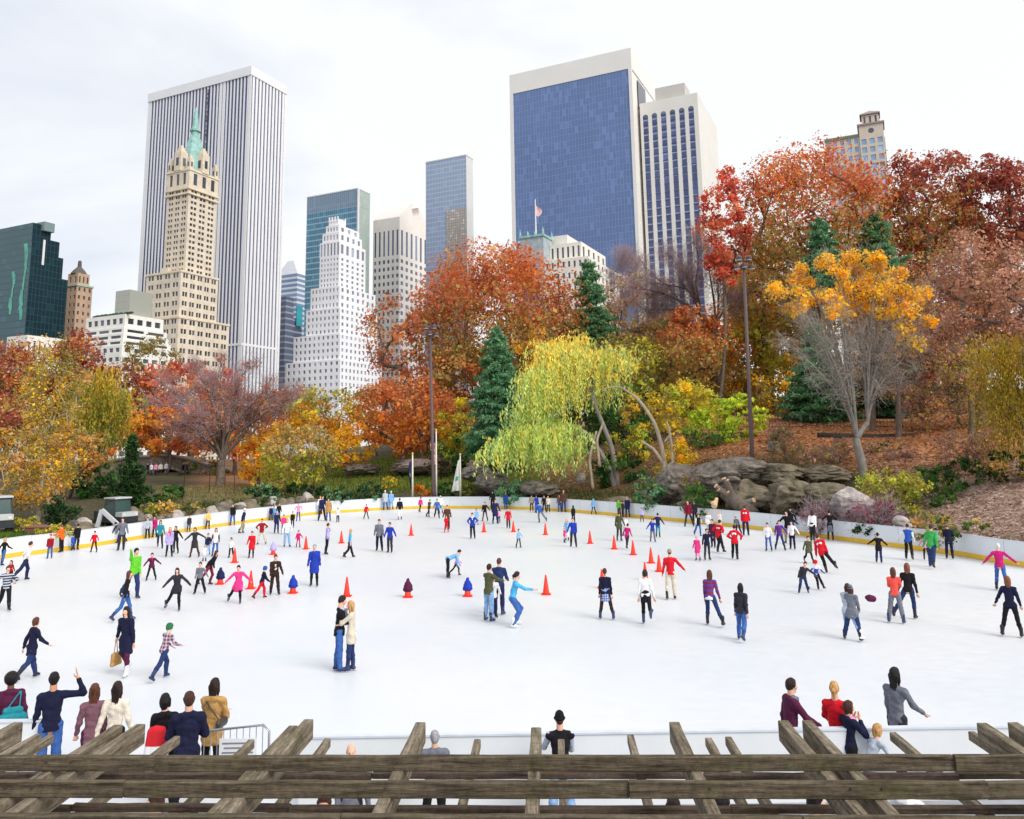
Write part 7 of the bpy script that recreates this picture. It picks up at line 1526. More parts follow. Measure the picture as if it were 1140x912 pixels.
def person(x, y, H, hd, legs, arms, top, bot, hair, label, group, z=0.0, mirror=False, lean=None, hy=0, hp=0, skin=0, boots='black', skates=True, extra=(), name='person', seed=None, roll=0, leghide=False):
    PN[0] += 1; r = np.random.default_rng(seed if seed is not None else 1000+PN[0]); d = math.hypot(x, y-0)
    near = d < 16.5; h = .0135 if near else (.02 if d < 27 else (.027 if d < 42 else .036)); hs_h = .045 if near else (.07 if d < 27 else (.10 if d < 42 else .13))
    fem = hair.split(':')[0] in ('long', 'bob', 'pony'); J = skel(H, legs, arms, r, mirror, lean, hy, hp, fem=fem); wf_ = .88 if fem else 1.0; off = np.array([0, 0, J['drop']]); th = R(hd); ro = R(roll)
    cz_, sz_ = math.cos(th), math.sin(th); Rr = np.array([[math.cos(ro), 0, math.sin(ro)], [0, 1, 0], [-math.sin(ro), 0, math.cos(ro)]])
    def W(V): 
        V = (V+off)@Rr.T; return np.stack([V[:, 0]*cz_-V[:, 1]*sz_, V[:, 0]*sz_+V[:, 1]*cz_, V[:, 2]], 1)
    def piece(nm, P, m_, hq=None, k=.025, wr=0.0, cut=None):
        V, Q = nets(P, hq or h, k)
        if cut is not None:
            dm = np.full(len(V), 9.)
            for s_ in 'LR':
                for a_, b_ in ((J['sh'+s_], J['el'+s_]), (J['el'+s_], J['wr'+s_])):
                    ab = b_-a_; t_ = np.clip((V-a_)@ab/(ab@ab), 0, 1); dm = np.minimum(dm, np.linalg.norm(V-a_-t_[:, None]*ab, axis=1))
            uu = unit(J['u']*.5+np.array([0, 0, .5])); t_ = (V-(J['pel']-uu*cut*H))@uu; mk = (t_ < 0) & (dm > .052*H); V[mk] -= t_[mk][:, None]*uu
        if wr: 
            ph = r.uniform(0, 6, 3); f1 = (np.sin(V[:, 2]*38+V[:, 0]*22+ph[0])+np.sin(V[:, 2]*23-V[:, 1]*31+ph[1])+.7*np.sin(V[:, 2]*61+V[:, 0]*15+V[:, 1]*40+ph[2]))/2.7
            rad = V-np.array([0, 0, 1.])*V[:, 2:3]; rad = rad/np.maximum(.02, np.linalg.norm(rad, axis=1))[:, None]; V = V+rad*(f1*wr)[:, None]
        me = fast_mesh(nm, W(V), Q, m_); o = bpy.data.objects.new(nm, me); col.objects.link(o); return o
    sk = SKINS[skin]; skirt = None; tk, tcn = top.split(':')[:2]; bkd, bcn = bot.split(':')[:2]
    # body: one continuous figure
    P = torso_prims(J, H, -.004, 0, wf_)+arm_prims(J, H, -.003)+leg_prims(J, H, -.003)
    for nm in 'LR':
        w_, f_ = J['wr'+nm], J['hd'+nm]; P.append((w_, w_+f_*.05*H, .015*H, .021*H, J['pn'+nm], .55)); P.append((J['an'+nm], J['an'+nm]+np.array([0, .05*H, -.02*H]), .02*H, .018*H))
    P.append((J['neck']-J['u']*.02*H, J['headc']-J['hz']*J['hh']*.3, .030*H, .028*H))
    V, Q = nets(P, h*(1.0 if near else 1.25), .02); Vs = [V]; Qs = [Q]; n0 = len(V); ql = []
    if d < 30 or near:
        vv = [V]; 
        for nm in 'LR': finger_mesh(J, H, nm, vv, ql)
        Vs = vv; Qs.append(np.array(ql)); n0 = sum(len(q) for q in Vs)
    hv, hq, hm = head_t(hs_h); A_ = np.stack([J['hx'], J['hyv'], J['hz']]); hv2 = (hv*J['hh'])@A_+J['headc']; Vs.append(hv2); nb = sum(len(q) for q in Qs)
    for q in hq: Qs.append(q+n0)
    Vb = np.concatenate(Vs); Qb = np.concatenate(Qs); mi = np.concatenate([np.zeros(nb, int), hm])
    # triangles were stored as degenerate quads: keep them as quads with a repeated vertex removed
    me = bpy.data.meshes.new('person'); tri = Qb[:, 2] == Qb[:, 3]; Vw = W(Vb)
    lt = np.where(tri, 3, 4); ls = np.concatenate([[0], np.cumsum(lt)[:-1]]); keep = np.ones(Qb.shape, bool); keep[tri, 3] = False
    me.vertices.add(len(Vw)); me.vertices.foreach_set('co', Vw.astype(np.float32).ravel()); li = Qb[keep]; me.loops.add(len(li)); me.loops.foreach_set('vertex_index', li.astype(np.int32)); me.polygons.add(len(Qb))
    me.polygons.foreach_set('loop_start', ls.astype(np.int32)); me.polygons.foreach_set('loop_total', lt.astype(np.int32)); me.polygons.foreach_set('use_smooth', np.ones(len(Qb), bool))
    for q in (sk, EYE, LIP): me.materials.append(q)
    me.polygons.foreach_set('material_index', mi.astype(np.int32)); me.update(calc_edges=True)
    root = bpy.data.objects.new('person', me); col.objects.link(root); root.location = (x, y, z); tag(root, label, 'person', group)
    def att(o): o.parent = root; return o
    # top
    tm = cloth(tcn) if tcn in COLS else MATS[tcn]; kind = {'tee': (.008, .02, .0), 'sweater': (.012, .02, 1), 'hoodie': (.016, .025, 1), 'jacket': (.018, .04, 1), 'coat': (.018, .115, 1), 'long': (.018, .20, 1), 'parka': (.026, .06, 1), 'dress': (.010, .16, 1), 'vest': (.016, .03, 0), 'blouse': (.012, .07, 1)}[tk]
    o_, hem, sl = kind; sc_ = H/1.7; Pt = torso_prims(J, H, o_*sc_, hem, wf_); Pt = [p for p in Pt]
    if sl: Pt += arm_prims(J, H, o_*.75*sc_, cuff=.97)
    else: Pt += arm_prims(J, H, o_*.8*sc_, cuff=.15) if tk == 'tee' else []
    if tk in ('hoodie', 'parka', 'jacket', 'coat'): Pt.append((J['neck']-J['fwd']*.03*H-J['rt']*.03*H, J['neck']-J['fwd']*.03*H+J['rt']*.03*H, .032*H, .032*H))
    att(piece({'tee': 'shirt', 'sweater': 'sweater', 'hoodie': 'hoodie', 'jacket': 'jacket', 'coat': 'coat', 'long': 'coat', 'parka': 'jacket', 'dress': 'dress', 'vest': 'vest', 'blouse': 'blouse'}[tk], Pt, tm, wr=.010 if h < .03 else .005, cut=hem+.018))
    if tk == 'vest' and len(top.split(':')) > 2: att(piece('sleeves', arm_prims(J, H, .006)+[(J['shL'], J['shR'], .028*H, .028*H)], cloth(top.split(':')[2])))
    # bottom
    bm_ = cloth(bcn, 'jeans' if bkd in ('jeans', 'slimjeans') else 'cloth') if bcn in COLS else MATS[bcn]
    if bkd in ('jeans', 'trousers', 'wide'): Pl = leg_prims(J, H, .009*sc_, 1.12 if bkd == 'wide' else 1.08, .99); nm_ = 'jeans' if bkd == 'jeans' else 'trousers'
    elif bkd in ('slim', 'slimjeans'): Pl = leg_prims(J, H, .004*sc_, 1.0, .97); nm_ = 'jeans' if bkd == 'slimjeans' else 'leggings'
    elif bkd == 'skirt': Pl = leg_prims(J, H, .003*sc_, 1.0, .95); nm_ = 'tights'
    elif bkd == 'shorts': Pl = leg_prims(J, H, .012*sc_, 1.1, .0); nm_ = 'shorts'
    if bkd == 'skirt':
        tcn2 = bot.split(':')[2] if len(bot.split(':')) > 2 else 'black'; ln_ = .20 if len(bot.split(':')) < 4 else float(bot.split(':')[3])
        att(piece(nm_, Pl, cloth(tcn2)))
        md = (J['knL']+J['knR'])/2; att(piece('skirt', [(J['pel']+J['u']*.03*H, J['pel']*(1)+np.array([md[0]*.3, md[1]*.3, -ln_*H]), .080*H, .105*H, (0, 1, 0), .85)], bm_, wr=.008, cut=ln_+.01))
    else: att(piece(nm_, Pl, bm_, wr=.007))
    # hair / hat
    hs, hc = hair.split(':')[:2]; parts_ = [('hair', hs, mat('hair_'+hc, hexc(*HAIR[hc]), rough=.5, scale=34, var=.5, stretch=(1, 1, .1), bump=.7) if hc in HAIR else cloth(hc))]
    hats = {'beanie': 'hat', 'pom': 'hat', 'cap': 'cap', 'hat': 'hat', 'helmet': 'helmet', 'hood': 'hood'}
    if hs in hats: parts_ = [(hats[hs], hs, cloth(hc))]+([('hair', 'bald' if hs != 'hood' else 'short', mat('hair_brown', hexc(*HAIR['brown']), rough=.55, scale=12, var=.25))] if hs != 'hood' else [])
    if len(hair.split(':')) > 2: 
        e_ = hair.split(':'); parts_ = [(hats[e_[2]], e_[2], cloth(e_[3]))]+parts_[:1]
    for nm_, st_, mm in parts_:
        if st_ == 'bald' and nm_ == 'hair' and hc == 'bald': continue
        v, q = hair_t(st_, max(hs_h, .05)); me = fast_mesh(nm_, W((v*J['hh'])@A_+J['headc']), q, mm); o = bpy.data.objects.new(nm_, me); col.objects.link(o); att(o)
    # boots and blades
    bt, bq = boot_t(.012 if near else (.018 if d < 30 else .028), 'skate' if skates else 'shoe'); bmm = mat('boot_'+boots, {'black': (.02, .02, .022), 'white': (.75, .75, .73), 'blue': (.03, .045, .12), 'brown': (.14, .08, .05)}[boots], rough=.4, var=.1); stl = mat('blade_steel', (.6, .62, .65), rough=.25, metal=.9); fs = max(.62, min(1.05, H/1.72))
    for nm in 'LR':
        a = J['an'+nm]; p2 = J['fp'+nm]; s_ = -1 if nm == 'L' else 1; air = a[2] > min(J['anL'][2], J['anR'][2])+.07
        fp = p2*.9 if air else p2*.25; sp_ = s_*R(12); c_, n_ = math.cos(fp), math.sin(fp)
        Rx = np.array([[1, 0, 0], [0, c_, -n_], [0, n_, c_]]); Rz = np.array([[math.cos(sp_), math.sin(sp_), 0], [-math.sin(sp_), math.cos(sp_), 0], [0, 0, 1]]); M3 = Rz@Rx
        V = (bt*fs)@M3.T+a; me = fast_mesh('skate' if skates else 'shoe', W(V), bq, bmm); bo = bpy.data.objects.new('skate' if skates else 'shoe', me); col.objects.link(bo); att(bo)
        if skates:
            mbq = MB(); mbq.box((0, .035, -.098), (.007, .27, .022)); mbq.box((0, -.035, -.078), (.012, .03, .03)); mbq.box((0, .095, -.08), (.012, .03, .03)); V = (mbq.arr()*fs)@M3.T+a
            me = bpy.data.meshes.new('blade'); me.from_pydata(W(V).tolist(), [], mbq.f); me.materials.append(stl); me.update(); b_o = bpy.data.objects.new('blade', me); col.objects.link(b_o); b_o.parent = bo
    for e in extra:
        t_ = e[0]
        if t_ == 'scarf': att(piece('scarf', [(J['neck']+J['rt']*.03*H+J['fwd']*.01, J['neck']-J['rt']*.03*H+J['fwd']*.01, .042*H, .042*H), (J['neck']+J['fwd']*.07*H-J['rt']*.01, J['chest']+J['fwd']*.075*H-J['rt']*.02, .02*H, .02*H)], cloth(e[1])))
        elif t_ == 'back': att(piece('back_panel', [(J['chest']-J['fwd']*.045*H+J['rt']*.03*H, J['chest']-J['fwd']*.045*H-J['rt']*.03*H, .045*H, .045*H, J['fwd'], .5)], cloth(e[1])))
        elif t_ == 'hem': att(piece('shirt_hem', [(J['pel']-J['u']*.012*H, J['pel']-J['u']*.03*H, .090*H, .090*H, J['fwd'], .80)], cloth(e[1]), cut=.055))
        elif t_ == 'frontp': att(piece('shirt_front', [(J['chest']+J['fwd']*.035*H, J['waist']+J['fwd']*.035*H, .05*H, .048*H, J['fwd'], .6)], cloth(e[1])))
    return root, J, W
def near_thing(J, W, loc, P, nm, m_, label, cat, h=.012, extra=None):
    V, Q = nets(P, h, .02); V = W(V); V2 = V-V.mean(0); c = V.mean(0)+np.array(loc); me = fast_mesh(nm, V2, Q, m_); o = bpy.data.objects.new(nm, me); col.objects.link(o); o.location = c; tag(o, label, cat); return o
# ---- traffic cones
cone_r = mat('cone_red', (.80, .045, .02), rough=.45, var=.06); 
def cone_at(px, py, label, h_=None, Hm=.71):
    p = atz(px, py, 0); root = empty('traffic_cone', (p[0], p[1], 0), label, 'traffic cone', 'traffic cones on the ice')
    mbq = MB(); mbq.lathe([(.135, .03), (.122, .07), (.032, Hm-.02), (.024, Hm)], (p[0], p[1], 0), 18); part(mbq, 'cone_body', cone_r, root, smooth=True)
    mbq = MB(); mbq.box((p[0], p[1], .018), (.34, .34, .03)); mbq.box((p[0], p[1], .004), (.36, .36, .006)); part(mbq, 'base', cone_r, root); return root, p
CONES = [(386, 664, 'red cone standing behind the hugging couple'), (608, 662, 'lone red cone right of the girl in the light blue top'), (270.5, 0, ''), (279, 655.5, 'red cone right of the woman in the pink coat'), (261, 626.5, 'red cone beside the child in the white top'), (340.5, 611.5, 'red cone right of the pink child, middle left'),
    (380, 604.8, 'red cone left of the girl in the teal top'), (457.7, 596.3, 'red cone alone on open ice left of the crouching red child'), (538.8, 592.5, 'red cone in front of the dark skater by the two in blue'), (571.6, 592.3, 'red cone between the red coat and the small white child'), (607.3, 595.5, 'red cone just below the group in blue'),
    (657, 605.3, 'first red cone of the diagonal row, right of the royal blue jacket man'), (684, 611.5, 'second red cone of the diagonal row, below the olive coat'), (705, 617.8, 'third red cone of the diagonal row, beside the pink top girl'), (725, 627, 'fourth red cone of the diagonal row'), (734, 636.5, 'fifth red cone of the diagonal row, left of the man in beige trousers'),
    (718.5, 646, 'red cone hidden behind the head of the girl in the white sweater'), (670.5, 655, 'red cone hidden behind the woman in the short blue skirt')]
for cx_, cy_, lb_ in CONES:
    if lb_: cone_at(cx_, cy_, lb_)
# cones with a jacket draped over them
def draped(px, py, c1, label, Hc=.8, ph='royal', hd=0):
    root, p = cone_at(px, py, 'red cone under '+label.split(' draped')[0].split(' heaped')[0]+' '+{520: 'left of the olive jacket man', 454: 'in the middle of the ice', 326: 'beside the blue helmet child', 245: 'left of the pink coat woman', 304: 'below the man in dark red'}[int(px)], Hm=.60)
    r = np.random.default_rng(int(px)); P = [((0, 0, .60), (.01, 0, .30), .055, .17, (0, 1, 0), .9), ((-.07, 0, .46), (-.15, .03, .20), .05, .04), ((.08, 0, .48), (.15, .02, .24), .045, .035)]
    V, Q = nets(P, .022, .05); V = V+np.sin(V[:, 2:]*40+V[:, :1]*30)*.008; me = fast_mesh('draped_jacket', V, Q, cloth(c1)); o = bpy.data.objects.new('draped_jacket', me); col.objects.link(o); o.location = (p[0], p[1], 0.03); tag(o, label, 'jacket', 'jackets draped over cones')
draped(520.6, 664, 'royal', 'blue jacket draped over a cone left of the olive jacket man'); draped(454, 665, 'plum', 'plum and black jacket heaped on a cone in the middle of the ice'); draped(326, 660.5, 'royal', 'bright blue jacket draped over a cone beside the blue helmet child')
draped(245, 650.5, 'navy', 'navy jacket draped over a cone left of the pink coat woman'); draped(304, 617.5, 'lavender', 'lavender jacket draped over a cone below the man in dark red')
stripe_mat('striped_knit', 'darknavy', 'ltgrey', 11); stripe_mat('plaid_red', 'maroon', 'ltgrey', 12, 3); stripe_mat('purple_stripe', 'purple', 'maroon', 7); stripe_mat('skirt_print', 'blue', 'ltgrey', 14, 3); stripe_mat('print_pink', 'pink', 'purple', 7); stripe_mat('jersey', 'royal', 'white', 3.4)
SG = 'people skating on the ice rink'
